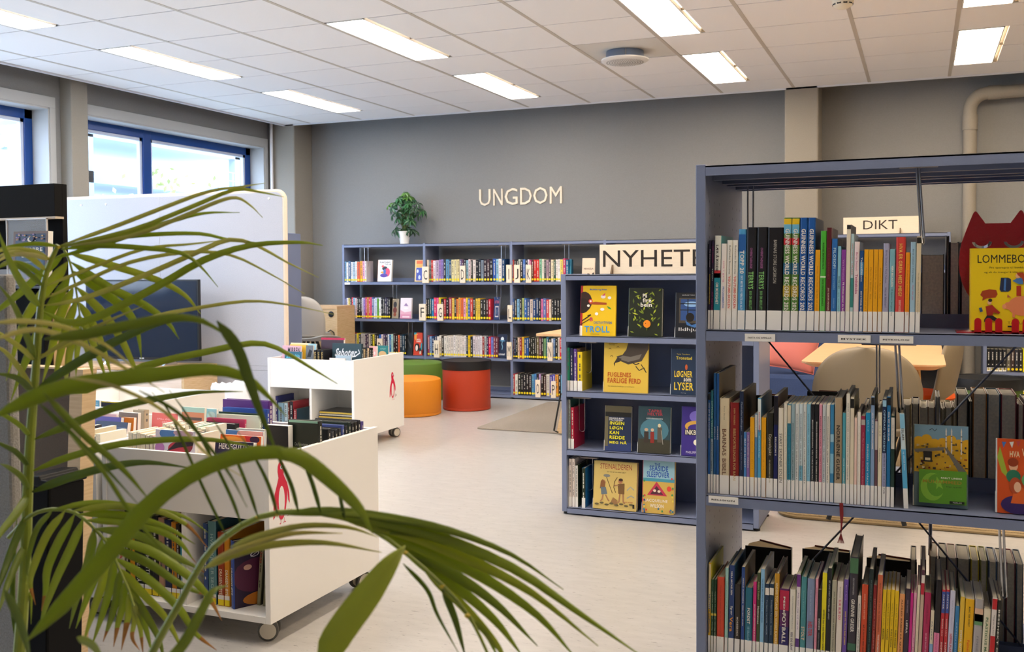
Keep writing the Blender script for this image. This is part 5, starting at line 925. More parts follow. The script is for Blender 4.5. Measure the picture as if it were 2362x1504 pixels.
for c, h in zip(['1c1a1c', '2c2c34', '14141a', '17171a', '3c4c8c', '141418', '1c2c24', '17161a', '26221c', '1a181c', '4c3c7c'], [.222, .208, .212, .214, .222, .216, .226, .22, .222, .224, .216]):
    if y > -5.41: break
    w = .021; d = .19
    book('comic_album', '%s album, %s along the side panel of the %s' % (cname(c), ordn(i), N_), Matrix.Translation((2.63, y, B_)) @ Matrix.Rotation(R(90), 4, 'Z'), w - .001, h, d, c, dash='b8b4a8', hard=True, page=M_PAGEW, group='dark albums along the cart side'); y += w + .002; i += 1
# lower compartments of the near cart
L0 = .1005
def low(x0, x1, yt, cov, i, where, side=None, title=None, lean=0, Y=-6.03, name='comic_album', sticky=1):
    a = atY(x0, 1380, Y).x; b_ = atY(x1, 1380, Y).x; h = atY((x0 + x1) / 2, yt, Y).z - L0; w = b_ - a
    o = book(name, '%s album, %s from the outer upright, %s' % (cname(cov), ordn(i), where), Matrix.Translation((a, Y, L0 + w * math.sin(abs(R(lean))))) @ Matrix.Rotation(R(lean), 4, 'Y'), w, h, .21, cov, side, title=[title] if title else (), dash=None if title else contrast(cov), group='albums in the lower near cart')
    if sticky:
        MB().box(w * .04, w * .96, -.0012, .0, .002, .022).build('spine_label', M_YEL, o); MB().box(w * .04, w * .96, -.0011, .0, .022, .036).build('spine_label', M_STICK, o)
wl = 'lower left bay of the ' + N_
for i, (x0, x1, yt, c, tt) in enumerate([(275, 288, 1180, 'e4dccc', ('MANGA', 'b83c3c', .4, .8, .5, 1)), (290, 300, 1178, '2c2420', None), (301, 311, 1180, 'e89c1c', None), (312, 333, 1185, '17171a', ('MALE NIVÅ', 'e4e0d4', .15, .45, .5, 1)), (334, 351, 1188, '1a1a1c', ('MUNTRE', 'e4e0d4', .2, .5, .5, 1)), (352, 366, 1190, '201c1c', None), (367, 380, 1195, 'b88c70', None), (381, 396, 1200, '24284c', None), (397, 407, 1205, 'd8881c', None), (408, 416, 1210, '2c1c18', None), (417, 425, 1245, '1c90a8', ('TORD', 'e8e8e0', .3, .7, .5, 1)), (426, 433, 1250, '5c2c7c', ('TORD', 'e8e8e0', .3, .7, .5, 1))]): low(x0, x1, yt, c, i, wl, title=tt)
wl = 'lower right bay of the ' + N_
low(470, 480, 1208, '2c4880', 0, wl); low(481, 499, 1203, '5c8c94', 1, wl, '1f4c5c', ('HVA SKJULER SEG', 'b8d4d4', .2, .85, .5, 0)); low(503, 517, 1228, 'a8401c', 2, wl, None, ('DRAGENS ØYE', 'f0dcc0', .15, .5, .5, 1)); low(518, 530, 1232, 'e0941c', 3, wl, None, ('DRAGENS ØYE', 'f0e8d0', .15, .5, .5, 1))
a = atY(533, 1390, -6.035); b_ = atY(545, 1390, -6.035)
dr = [('r', '2c1838', 0, 0, 1, 1), ('e', '5c2040', .4, .45, .45, .25), ('e', '7c3020', .75, .25, .3, .2), ('e', 'c8741c', .55, .1, .4, .1), ('e', 'e8b4a0', .25, .58, .08, .04), ('t', 'd8d4dc', 'DRAGENS', .08, .84, .95, .93, 0), ('t', 'd8d4dc', 'ØYE', .3, .72, .75, .8, 0, .3)]
book('comic_album', 'navy album with purple dragon cover in the lower right bay of the ' + N_, Matrix.Translation((a.x, -6.035, L0)) @ Matrix.Rotation(R(-28), 4, 'Z'), .022, .228, .19, '28489c', '2c1838', title=[('DRAGENS ØYE', 'f0ece0', .2, .6, .5, 1)], front=dr, group='albums in the lower near cart')
for k, xx in enumerate((583, 597)):
    a = atY(xx, 1376, -6.0); book('comic_album', 'grey patterned album leaning, %s of two in the lower right bay of the %s' % (('outer', 'inner')[k], N_), Matrix.Translation((a.x, -5.98, L0 + .001)) @ Matrix.Rotation(R(5), 4, 'Y'), .014, .205, .15, '8c8a6c', '4c4a3c', dash='4c4838', title=[('ZAZA', 'a84830', .7, .9, .6, 1)], group='albums in the lower near cart')
# neighbouring carts
binbook('navy landscape album lying tilted in the cart beside the near cart', 203, 277, 973, -5.72, B_, '202c4c', .02, 12, [('r', '24304f', 0, 0, 1, 1), ('r', '3c4c6c', .05, .5, .95, .9)])
binbook('violet album behind the navy one in the cart beside the near cart', 202, 264, 962, -5.66, B_, '4c3c94', .018, 10)
binbook('white and pink album in the cart beside the near cart', 205, 256, 955, -5.62, B_, 'd8a8a8', .012, 8)
binbook('orange album with black hole motif in the cart beside the near cart', 272, 300, 964, -5.60, B_, 'e8841c', .016, 6, [('e', '3c2418', .45, .8, .3, .1)])
binbook('grey stone-patterned album in the cart beside the near cart', 268, 312, 952, -5.54, B_, '7c7468', .02, 4)
binbook('beige thick album in the cart beside the near cart', 306, 330, 946, -5.46, B_, 'b8a88c', .03, 2, (), None, M_PAGE, 'right')
x = 1.27; i = 0; cols = ['3c6c74', 'e4dccc', '24242c', '2c7c84', 'e8dcc8', 'd8ccb0', '2c4c5c', 'e4dcc8']
for c in cols:
    book('comic_album', '%s paperback, %s page-edge in the cart hidden behind the tan board' % (cname(c), ordn(i)), Matrix.Translation((1.70 + .024 * i, -5.85, B_)) @ Matrix.Rotation(R(180), 4, 'Z'), .022, .2 + .01 * (i % 3), .13, c, page=M_PAGE, hard=False, group='paperbacks in profile in the hidden cart'); i += 1
D4 = 'in the cart behind the tan board'
binbook('black album with yellow edges and orange lettering ' + D4, 230, 340, 926, -5.05, B_, '241c28', .03, 2, [('r', '281e2e', 0, 0, 1, 1), ('r', 'e8cc20', 0, .975, 1, .99), ('t', 'e86c20', 'SOPPEN', .3, .84, .8, .93)], 'e0c820')
binbook('blue album with white lines and red hill ' + D4, 192, 228, 922, -5.1, B_, '3c7490', .012, 1, [('r', '44809c', 0, 0, 1, 1), ('r', 'c8402c', 0, .5, 1, .72), ('t', 'd8e4e8', 'helsesyst', .2, .92, .9, .94, 0), ('t', 'd8e4e8', 'reisefø', .3, .88, .9, .9, 0)])
binbook('grey-blue landscape album with cream pages ' + D4, 350, 405, 928, -4.92, B_, '5c6884', .02, 0, (), None, M_PAGE)
binbook('yellow and navy thin album ' + D4, 322, 346, 934, -4.98, B_, 'd8cc30', .01, 0, (), '1c2450', M_PAGE)
binbook('dark green album ' + D4, 340, 362, 936, -4.95, B_, '2c3c24', .02, 0)
binbook('dark album with small houses along the top ' + D4, 392, 424, 929, -4.86, B_, '2c2a34', .014, 0, [('r', 'b84c3c', .2, .9, .3, .97), ('r', 'c8b48c', .5, .9, .6, .96)])
# far cart
F_ = 'far cart'; B2 = .4305
fc = lambda *a_, **k: binbook(*a_, **k)
fc('pink and white album with black lettering in the ' + F_, 647, 690, 797, -2.80, B2, 'd890a8', .014, 5, [('r', 'e0b0bc', 0, 0, 1, 1), ('t', '17171a', 'MIRREN', .3, .8, .95, .95)])
fc('teal album Zenobia at the front of the ' + F_, 653, 692, 811, -2.86, B2, '24586c', .012, 5, [('r', '2a6478', 0, 0, 1, 1), ('t', '6cc8d8', 'Zenobia', .1, .8, .9, .93, 1, .3), ('e', 'c8a0b8', .8, .78, .15, .05)])
fc('yellow album in the ' + F_, 664, 706, 795, -2.76, B2, 'f0c83c', .014, 5)
fc('cream album behind the yellow one in the ' + F_, 667, 710, 791, -2.72, B2, 'ecdcb8', .014, 4)
fc('grey album with black star in the ' + F_, 702, 718, 797, -2.82, B2, '6c7074', .016, 4, [('p', '1c1c1c', [(.2, .7), (.5, .9), (.9, .86), (.7, .7)])])
fc('pale album with turquoise in the ' + F_, 706, 726, 793, -2.74, B2, 'a8d0d8', .012, 4)
for k in range(3):
    a = atY(725 + 8 * k, 800, -2.84); book('comic_album', 'black album with gold lettering, %s of three alike in the far cart' % ORD[k], Matrix.Translation((a.x, -2.85, B2)), .024, .245, .16, '17161a', title=[('SAGAEN', 'c8a860', .6, .95, .5, 1)], group='three black albums with gold lettering')
fc('large dark album behind the three black ones in the ' + F_, 738, 790, 784, -2.70, B2, '3c2430', .02, 3)
fc('crimson album lying high in the ' + F_, 738, 792, 779, -2.62, B2, 'c81c4c', .012, 3)
fc('dark teal album Sabotør face-out in the ' + F_, 764, 832, 792, -2.78, B2, '24383e', .022, 3, [('r', '2a4248', 0, 0, 1, 1), ('t', 'ececec', 'Sabotør', .1, .68, .85, .88, 1, .4), ('s', 'ececec', [(.9, .86), (.95, .78), (.8, .7), (.4, .64), (.3, .58)], .03)], '2a4248', M_PAGEW, 'right')
fc('sky grey album at the front of the ' + F_, 770, 806, 820, -2.885, B2, '9cb0bc', .01, 6)
fc('white and pink booklet at the front rim of the ' + F_, 756, 792, 826, -2.895, B2, 'ecdcd4', .008, 6)
y = -2.745; i = 0
for c, h in zip(['3c4c8c', '5c78b0', '2c3c60', 'c8b088', '2c2c30', 'd8c0a0', '17171a', '1c1c24'], [.25, .25, .252, .25, .256, .254, .258, .256]):
    book('comic_album', '%s album, %s of the row along the side of the %s' % (cname(c), ordn(i), F_), Matrix.Translation((.995 + .004 * i, y, B2)) @ Matrix.Rotation(R(90), 4, 'Z'), .018, h - .006, .2, c, dash=contrast(c), page=M_PAGEW, group='albums along the far cart side'); y += .02; i += 1
fc('pale pink twin booklets in the ' + F_, 850, 867, 799, -2.44, B2, 'ecb0b0', .02, 2, [('r', 'f0b8b8', 0, 0, 1, 1), ('e', 'f4ecec', .3, .8, .12, .05), ('e', 'f4ecec', .75, .8, .12, .05)])
fc('teal album with beige cat faces in the ' + F_, 868, 894, 797, -2.36, B2, '24787c', .012, 2, [('r', '2a8488', 0, 0, 1, 1), ('t', 'a8d4d0', 'KATTEGUTT', .3, .88, .8, .92, 0), ('e', 'e0c490', .5, .74, .35, .1)])
# lower bays of the far cart
def flow(x0, x1, yt, yb, cov, i, side=None, d=.2, lean=0):
    Y = -2.86; a = atY(x0, yb, Y).x; b_ = atY(x1, yb, Y).x; h = atY(x0, yt, Y).z - L0
    book('comic_album', '%s album, %s from the outer upright in the lower bay of the %s' % (cname(cov), ordn(i), F_), Matrix.Translation((a, Y, L0)) @ Matrix.Rotation(R(lean), 4, 'Y'), b_ - a, h, d, cov, side, dash=contrast(cov), group='albums in the lower far cart')
for i, q in enumerate([(631, 635, 916, 'd8d0e0', '2c3474'), (636, 641, 914, '2c3070', '2c3474'), (642, 655, 929, '7c9cac', '5c7c8c'), (656, 664, 930, 'a8bcc4', None), (665, 668, 928, '6c2c20', None), (669, 676, 926, '24242c', 'a82430'), (678, 684, 944, '9c2c34', '24404c')]): flow(q[0], q[1], q[2], 1000, q[3], i, q[4])
for i in range(9):
    T = thing('magazine', 'dark magazine, %s in the stack in the far cart' % ('topmost' if i == 8 else ORD[i] + ' from the bottom'), 'magazine', (.735 + random.uniform(0, .02), -2.87 + random.uniform(0, .03), L0 + .0175 * i), random.uniform(-.06, .06), group='magazines stacked in the far cart')
    box('cover', 0, .28, 0, .21, 0, .016, mat(('17171a', '1f1c18', '26221c')[i % 3], .3), T); box('pages', .003, .282, -.0015, .2, .003, .013, M_PAGE if i % 2 else mat('c8a83c', .5), T)
# ---------------------------------------------------------------- poufs, rugs
def pouf(label, cx, cy, r, h, col, tray=False):
    T = thing('pouf', label, 'pouf', (cx, cy, 0)); zt = h - (.0 if not tray else .0)
    MB().lathe([(r - .01, 0), (r, .006), (r, .02), (r - .003, .024), (r, .03), (r, zt - .03), (r - .006, zt - .01), (r - .03, zt), (0, zt + .004)], 56).build('body', mat(col, .55, var=.02, scale=200, bump=.1), T, smooth=True)
    MB().tube([(r * math.cos(a / 20 * 6.2832), r * math.sin(a / 20 * 6.2832), .022) for a in range(21)], .003, 6).build('piping', mat(col, .6), T)
    if tray:
        R2 = r + .007; MB().lathe([(R2 - .002, h - .065), (R2, h - .06), (R2, h + .012), (R2 - .008, h + .012), (R2 - .010, h + .006), (0, h + .006)], 56).build('tray', mat('16171a', .45), T, smooth=True)
pouf('orange-red round pouf carrying a black tray, in front of the wall bookcase', .885, -.735, .212, .42, 'b83a16', True)
pouf('green round pouf partly behind the yellow pouf and far cart', .17, -.33, .26, .36, '5c7c28')
pouf('low yellow round pouf beside the far book cart', .565, -1.18, .26, .31, 'dd8612')
pouf('dark green round pouf with black tray beside the comics bookcase', 5.04, -.82, .235, .42, '4c6416', True)
def rug(label, x0, x1, y0, y1, col, r=.03, th=.012):
    P = [(x0 + r + r * math.cos(R(a)), y0 + r + r * math.sin(R(a))) for a in range(180, 271, 15)] + [(x1 - r + r * math.cos(R(a)), y0 + r + r * math.sin(R(a))) for a in range(270, 361, 15)] + [(x1 - r + r * math.cos(R(a)), y1 - r + r * math.sin(R(a))) for a in range(0, 91, 15)] + [(x0 + r + r * math.cos(R(a)), y1 - r + r * math.sin(R(a))) for a in range(90, 181, 15)]
    T = thing('rug', label, 'rug'); MB().prism(P, lambda u, v, d: (u, v, d), th).build('pile', mat(col, .95, var=.3, scale=260, bump=1.0), T, fix=True)
    MB().tube([(u, v, th * .5) for u, v in P] + [(P[0][0], P[0][1], th * .5)], th * .42, 6).build('edge_binding', mat(col, .9), T)
rug('flat grey-beige rug behind the news bookcase, in front of the wall bookcase', 1.44, 2.95, -1.75, -.15, '9a8f82')
rug('thick brown speckled rug under the reading table', 3.955, 6.4, -3.73, -1.2, 'a08a66', .1, .022)
# ---------------------------------------------------------------- reading corner behind the near bookcase
def rtable(label, x0, x1, y0, y1, H, legs, r=.06):
    T = thing('reading_table', label, 'table', (0, 0, .0225))
    P = [(x0 + r + r * math.cos(R(a)), y0 + r + r * math.sin(R(a))) for a in range(180, 271, 15)] + [(x1 - r + r * math.cos(R(a)), y0 + r + r * math.sin(R(a))) for a in range(270, 361, 15)] + [(x1 - r + r * math.cos(R(a)), y1 - r + r * math.sin(R(a))) for a in range(0, 91, 15)] + [(x0 + r + r * math.cos(R(a)), y1 - r + r * math.sin(R(a))) for a in range(90, 181, 15)]
    mb = MB(); n = len(P); cx, cy = (x0 + x1) / 2, (y0 + y1) / 2; sh = lambda k: [(cx + (u - cx) * (1 - k / (x1 - x0)), cy + (v - cy) * (1 - k / (y1 - y0))) for u, v in P]
    L3 = [[(u, v, H) for u, v in P], [(u, v, H - .008) for u, v in P], [(u, v, H - .03) for u, v in sh(.09)]]
    mb.add([p for L in L3 for p in L], [tuple(range(n)), tuple(range(3 * n - 1, 2 * n - 1, -1))] + [(k * n + i, (k + 1) * n + i, (k + 1) * n + (i + 1) % n, k * n + (i + 1) % n) for k in (0, 1) for i in range(n)])
    mb.build('table_top', mat('ddb182', .45, h2='d2a474', scale=7, stretch=(1, 14, 1)), T, fix=True)
    for (ax_, ay, bx, by) in legs: MB().tube([(ax_, ay, H - .03), (bx, by, .0)], [.034, .017], 16).build('leg', mat('c99a58', .5, h2='b98848', scale=10, stretch=(1, 1, 9)), T, smooth=True)
rtable('pale wooden reading table behind the near bookcase', 4.03, 4.72, -3.42, -1.85, .718, [(4.56, -3.2, 4.62, -3.3), (4.2, -3.2, 4.14, -3.3), (4.56, -2.05, 4.62, -1.95), (4.2, -2.05, 4.14, -1.95)])
LT = thing('side_table', 'wooden table corner with slanted leg and black sled foot behind the news bookcase', 'table', (0, 0, .013))
box('table_top', 2.03, 2.9, -2.0, -1.3, .73, .75, M_WOODX, LT, bevel=.003); MB().prism([(2.11, .0), (2.17, .0), (2.33, .73), (2.27, .73)], lambda u, v, d: (u, -1.80 + d, v), .03).build('leg', M_WOOD, LT, fix=True); MB().prism([(2.8, .0), (2.86, .0), (2.76, .73), (2.7, .73)], lambda u, v, d: (u, -1.80 + d, v), .03).build('leg', M_WOOD, LT, fix=True)
MB().tube([(2.15, -1.81, .3), (2.095, -1.81, .02), (2.12, -1.80, .008), (2.2, -1.7, .008), (2.4, -1.5, .008)], .007, 8).build('sled_foot', M_BLACK, LT, smooth=True)
def chair(label, loc, rz, w=.49, seat='f0641c', zs=.45, zt=.83, shell='8a7c66', base=True):
    T = thing('shell_chair', label, 'chair', (loc[0], loc[1], loc[2] + .001), rz); mb = MB(); nu, nv = 22, 20
    for j in range(nv + 1):   # back shell: rounded outline, curved in plan
        v = 1 - (1 - j / nv) ** 2; z = zs - .04 + (zt - zs + .04) * v; hw = w / 2 * max(.02, 1 - max(0, (v - .3) / .7) ** 2.9) ** (1 / 2.3) * (.9 + .1 * min(1, v * 2))
        for i in range(nu + 1): u = i / nu * 2 - 1; mb.v.append((u * hw, -.22 + .07 * u * u + .05 * (1 - v) ** 2 - .03 * v, z))
    for j in range(nv):
        for i in range(nu): a = j * (nu + 1) + i; mb.f.append((a, a + 1, a + nu + 2, a + nu + 1)); mb.m.append(0)
    o = mb.build('back_shell', mat(shell, .5), T, smooth=True); md = o.modifiers.new('t', 'SOLIDIFY'); md.thickness = .012
    mb = MB()
    for j in range(11):
        v = j / 10
        for i in range(nu + 1): u = i / nu * 2 - 1; mb.v.append((u * w / 2 * .93, -.2 + .42 * v, zs - .03 + .03 * u * u + .02 * (1 - v) - .02 * v ** 3))
    for j in range(10):
        for i in range(nu): a = j * (nu + 1) + i; mb.f.append((a, a + 1, a + nu + 2, a + nu + 1)); mb.m.append(0)
    o = mb.build('seat_shell', mat(shell, .5), T, smooth=True); md = o.modifiers.new('t', 'SOLIDIFY'); md.thickness = .012
    MB().lathe([(0, zs - .012), (.19, zs - .01), (.205, zs + .008), (.19, zs + .03), (0, zs + .036)], 32).build('seat_cushion', mat(seat, .85, bump=.3, scale=200), T, smooth=True)
    for a in (45, 135, 225, 315): MB().tube([(.06 * math.cos(R(a)), .06 * math.sin(R(a)), zs - .04), (.24 * math.cos(R(a)), .24 * math.sin(R(a)), .0)], [.016, .011], 10).build('leg', M_BLACK, T, smooth=True)
    return T
chair('grey-brown shell chair seen from behind at the reading table', (4.37, -3.62, .022), 0, .50)
chair('grey-brown shell chair in profile with orange seat beside the reading table', (4.59, -2.5, .022), R(80), .50)
# blue sofa with cushions
SF = thing('sofa', 'dark blue fabric sofa along the back wall behind the near bookcase', 'sofa', (3.0, -.95, 0)); BF = mat('33456e', .9, var=.12, scale=180, bump=.4)
box('seat', 0, 1.55, -.05, .62, .1, .42, BF, SF, bevel=.03); box('backrest', 0, 1.55, .62, .82, .1, 1.12, BF, SF, bevel=.03); box('armrest', -.1, 0, -.05, .82, .1, .6, BF, SF, bevel=.03)
for x in (.08, 1.47):
    for y in (.02, .74): MB().tube([(x, y, 0), (x, y, .1)], .015, 10).build('leg', M_BLACK, SF)
def cushion(label, loc, rot, w, h, t, col):
    T = thing('cushion', label, 'cushion', loc, rot=rot); mb = MB(); n = 16
    for s_ in (1, -1):
        for j in range(n + 1):
            for i in range(n + 1):
                u, v = i / n * 2 - 1, j / n * 2 - 1; e = max(0, (1 - abs(u) ** 2.4) * (1 - abs(v) ** 2.4)) ** .55; pu = u * (1 - .07 * (1 - abs(v)) * 0 - .06 * (1 - v * v)); pv = v * (1 - .06 * (1 - u * u))
                wr = .006 * math.sin(9 * u + 4 * v) * (abs(u * v)) * 2
                mb.v.append((pu * w / 2, s_ * -(t / 2 * e + wr * (e > 0)), pv * h / 2 + h / 2))
    N = (n + 1) ** 2
    for s_ in (0, 1):
        for j in range(n):
            for i in range(n): a = s_ * N + j * (n + 1) + i; f_ = (a, a + 1, a + n + 2, a + n + 1); mb.f.append(f_ if s_ == 0 else f_[::-1]); mb.m.append(0)
    me = mb.mesh('cover', mat(col, .6, sheen=.3)); b = bmesh.new(); b.from_mesh(me); bmesh.ops.remove_doubles(b, verts=b.verts, dist=.0008); bmesh.ops.recalc_face_normals(b, faces=b.faces); b.to_mesh(me); b.free(); me.polygons.foreach_set('use_smooth', [True] * len(me.polygons))
    o = bpy.data.objects.new('cover', me); COL.objects.link(o); o.parent = T
    pts = [((w / 2) * a_, 0, h / 2 + h / 2 * b_) for a_, b_ in [(-1, -1), (-.95, 0), (-1, 1), (0, .94), (1, 1), (.95, 0), (1, -1), (0, -.94), (-1, -1)]]; MB().tube(pts, .004, 6).build('seam', mat(col, .7), T)
cushion('salmon pink cushion leaning on the blue sofa', (3.66, -.95, .455), Euler((R(-12), R(9), R(-4))), .40, .36, .13, 'd4756a')
cushion('small lime yellow cushion on the blue sofa beside the pink one', (3.30, -1.03, .43), Euler((R(-15), R(4), R(10))), .3, .24, .1, 'd4cc28')
# ---------------------------------------------------------------- partition, screen, sideboard, desk corner
PT = thing('acoustic_partition', 'tall pale grey felt acoustic partition behind the screen and sideboard', 'partition', (-1.655, -2.795, 0), R(2.7))
PW = 2.012; r = .06; H0, H1 = .03, 1.797
P = [(0, H0), (PW, H0)] + [(PW - r + r * math.cos(R(a)), H1 - r + r * math.sin(R(a))) for a in range(0, 91, 10)] + [(r + r * math.cos(R(a)), H1 - r + r * math.sin(R(a))) for a in range(90, 181, 10)]
MB().prism(P, lambda u, v, d: (u, d, v), .045).build('felt_panel', mat('bcbcc2', .95, var=.04, scale=160, bump=.5), PT, fix=True, bevel=.006)
MB().tube([(u, .0225, v) for u, v in P + P[:1]], .022, 8).build('edge_piping', mat('e6d2bc', .8), PT, smooth=True)
box('seam', .93, .934, -.0015, .0, H0, H1, mat('c4c4c8', .9), PT); box('seam', .01, PW - .01, -.0015, .0, .50, .506, mat('a4a4a8', .9), PT); box('seam', .01, PW - .01, -.0015, .0, .535, .538, mat('a4a4a8', .9), PT)
for x in (.2, PW - .2): box('foot', x - .03, x + .03, -.12, .165, .0, .03, M_CHROME, PT, bevel=.004)
for x in (.2, .44, 1.9): MB().lathe([(0, 0), (.008, 0), (.008, .004), (0, .005)], 12).build('screw', M_STICK, PT).matrix_local = Matrix.Translation((x, -.001, 1.75)) @ Matrix.Rotation(R(90), 4, 'X')
SB = thing('sideboard', 'pale oak sideboard with dovetailed corners under the flat screen', 'sideboard', (-.145, -3.18, 0), R(5))
box('carcass_side', -.022, 0, 0, .40, .09, .55, M_WOOD, SB, bevel=.001); box('carcass_side', -1.12, -1.098, 0, .40, .09, .55, M_WOOD, SB, bevel=.001)
box('top', -1.098, -.022, 0, .40, .53, .55, M_WOODX, SB, bevel=.001); box('bottom', -1.098, -.022, 0, .40, .09, .11, M_WOODX, SB); box('rear_panel', -1.098, -.022, .385, .395, .11, .53, M_WOOD, SB)
for k in range(2):
    d = box('door', -1.095 + .537 * k, -.562 + .537 * k, .004, .022, .113, .527, mat('ead6c4', .5, h2='e0c8b2', scale=8, stretch=(1, 1, 10)), SB, bevel=.001)
    MB().tube([(-.75 + .3 * k, .0, .2), (-.70 + .3 * k, .0, .2)], .005, 8).build('handle', M_CHROME, d)
for k in range(9): box('dovetail', -.0005, .0006, .02 + .042 * k, .042 + .042 * k, .532, .549, mat('b98e58', .6), SB)
for x in (-.05, -1.07):
    for y in (.04, .36): MB().tube([(x, y, 0), (x, y, .09)], [.012, .018], 12).build('leg', M_BLACK, SB)
TV = thing('flat_screen', 'black flat television standing on the pale oak sideboard', 'television', (-.665, -3.02, .5505), R(3)); TW = .50
box('bezel', -TW, TW, 0, .03, .035, .62, M_BLACK, TV, bevel=.003); box('display', -TW + .012, TW - .012, -.0015, .002, .055, .608, mat('1a2638', .12, spec=.6), TV)
box('housing', -.3, .3, .03, .07, .1, .5, M_BLACK, TV, bevel=.01)
for x in (-.3, .22): MB().prism([(0, .0), (.16, 0), (.11, .04), (.05, .04)], lambda u, v, d: (x + d, u - .06, v), .02).build('foot', mat('d8d8dc', .3, metal=.8), TV, fix=True)
box('badge', -.02, .02, -.001, .0, .041, .05, mat('c8ccd0', .4), TV)
shelf_unit('bookcase', 'blue steel bookcase end panel visible beside the felt partition', -1.12, -.215, -1.97, -1.68, 1.532, [1.16, .79, .42, .05])
DK = thing('study_desk', 'light wooden desk with cable hole, in the corner beside the wall bookcase', 'desk', (-1.39, -.34, 0)); DW = .70
box('desk_top', 0, DW, 0, .33, .85, .88, M_WOODX, DK, bevel=.002); box('front_board', .03, DW - .03, .005, .023, .05, .85, M_WOOD, DK); box('side_board', 0, .03, 0, .33, 0, .85, M_WOOD, DK); box('side_board', DW - .03, DW, 0, .33, 0, .85, M_WOOD, DK, bevel=.001)
MB().lathe([(0, 0), (.03, 0), (.03, .004), (.022, .006), (0, .006)], 20).build('cable_hole', M_BLACK, DK).matrix_local = Matrix.Translation((DW - .07, .005, .80)) @ Matrix.Rotation(R(90), 4, 'X')
tag(MB().tube([(-.72, -.33, .55), (-.73, -.34, .62), (-.76, -.35, .645), (-.82, -.37, .60), (-.92, -.4, .57), (-1.1, -.4, .58)], .006, 8).build('cable', M_BLACK, None, smooth=True), 'black cable curving between the corner desk and its chair', 'cable')
chair('pale shell chair standing at the corner desk beside the blue end panel', (-.84, -.58, 0), R(8), .46, '8c8478', .60, .985, 'b3aca2')
BN = thing('waste_bin', 'waste bin with crumpled white liner between sideboard and far cart', 'bin', (.36, -3.28, 0)); MB().lathe([(.10, 0), (.13, .43), (.125, .43), (.1, .01)], 28).build('bin_body', mat('c8ccd0', .4), BN, smooth=True)
mb = MB(); rr = random.Random(9); n = 40; Q = []
for (r_, z) in ((.126, .40), (.137, .36), (.15, .33), (.147, .40), (.152, .455), (.14, .475), (.118, .46), (.10, .38), (.08, .30), (0, .28)): Q.append([(r_ * (1 + rr.uniform(-.06, .06) * (r_ > .1)) * math.cos(2 * math.pi * k / n), r_ * (1 + rr.uniform(-.06, .06) * (r_ > .1)) * math.sin(2 * math.pi * k / n), z + rr.uniform(-.014, .014)) for k in range(n)])
mb.add([p for q in Q for p in q], [(i * n + k, i * n + (k + 1) % n, (i + 1) * n + (k + 1) % n, (i + 1) * n + k) for i in range(len(Q) - 1) for k in range(n)]); mb.build('liner', mat('f2f4f8', .35), BN, smooth=True)
# ---------------------------------------------------------------- black display stand and tan board by the near carts
BS = thing('display_stand', 'matt black display stand with acrylic book holder behind the tan board', 'display stand', (1.45, -6.36, 0)); MBK = mat('0f0e0d', .8, spec=.2); BW = .628
box('back_board', 0, BW, .03, .05, .02, 1.505, MBK, BS, bevel=.001); box('header_board', 0, BW, .0, .03, 1.402, 1.505, MBK, BS, bevel=.001); box('lower_front', 0, BW, -.05, .03, .02, 1.16, mat('080808', .8, spec=.2), BS, bevel=.001)
box('shelf', 0, BW + .004, -.06, .03, 1.175, 1.183, mat('2a2624', .3), BS); box('light_edge', 0, BW + .006, -.004, .03, 1.394, 1.401, mat('c8b8a0', .4), BS); box('side_strip', BW, BW + .006, -.02, .05, .02, 1.16, mat('c8a878', .6), BS)
AC = glass('acrylic', (.9, .9, .9), .16, .05); ACB = mat('d8d0c8', .15)
for (x0, x1) in ((.43, .605), (.18, .36)):
    h = thing('book_holder', 'clear acrylic book holder hanging on the black stand, %s one' % ('visible' if x0 > .4 else 'outer'), 'holder', (1.45 + x0, -6.40, 1.185)); w = x1 - x0
    box('back_sheet', 0, w, .03, .033, 0, .21, AC, h); box('ledge', 0, w, -.03, .03, 0, .003, AC, h); box('front_lip', 0, w, -.032, -.029, 0, .05, AC, h)
    for q in ((0, .003), (w - .003, w)): box('rim', q[0], q[1], .028, .034, 0, .21, ACB, h)
    box('rim', 0, w, .028, .034, .208, .212, ACB, h)
bk = [('r', '6c4c30', 0, 0, 1, 1), ('r', '1c2c4c', .06, .05, .94, .95), ('r', '1c4c6c', .1, .3, .9, .68)] + [('e', rg.choice(['c89c5c', 'a87848', '8c6a9c']), rg.uniform(.1, .9), rg.choice([rg.uniform(.05, .12), rg.uniform(.82, .95)]), .03, .015) for k in range(40)] + [('e', 'f4ead8', .52, .84, .07, .045), ('e', '1c2c4c', .56, .85, .06, .04), ('e', 'f4ead8', .36, .82, .012, .01), ('e', 'f4ead8', .68, .82, .012, .01), ('t', 'b8d4d8', 'Les autres', .3, .72, .7, .75, 0), ('t', 'ece4d4', 'DERNIÈRE', .2, .62, .9, .69), ('t', 'ece4d4', 'LUMIÈRE', .3, .5, .86, .58), ('t', 'c8d4d8', 'septembre', .36, .4, .72, .43, 0)]
a = atY(40, 655, -6.41); b_ = atY(119, 655, -6.41)
book('gothic_novel', 'navy book with gold frame and crescent moon in the acrylic holder', Matrix.Translation((a.x - .004, -6.425, 1.1885)) @ Matrix.Rotation(R(-3), 4, 'X') @ Matrix.Translation((0, .022, 0)) @ Matrix.Rotation(R(-90), 4, 'Z'), .022, .165, b_.x - a.x, '141c3c', '24344c', M_PAGEW, False, front=bk)
box_ = tag(box('paper_tray', 1.72, 1.875, -6.44, -6.39, 1.186, 1.215, mat('d8c8b0', .5)), 'cream paper tray on the black stand ledge at the picture edge', 'tray')
TB = thing('felt_board', 'tan-brown felt board with pale wood end post, behind the palm', 'board', (0, 0, 0))
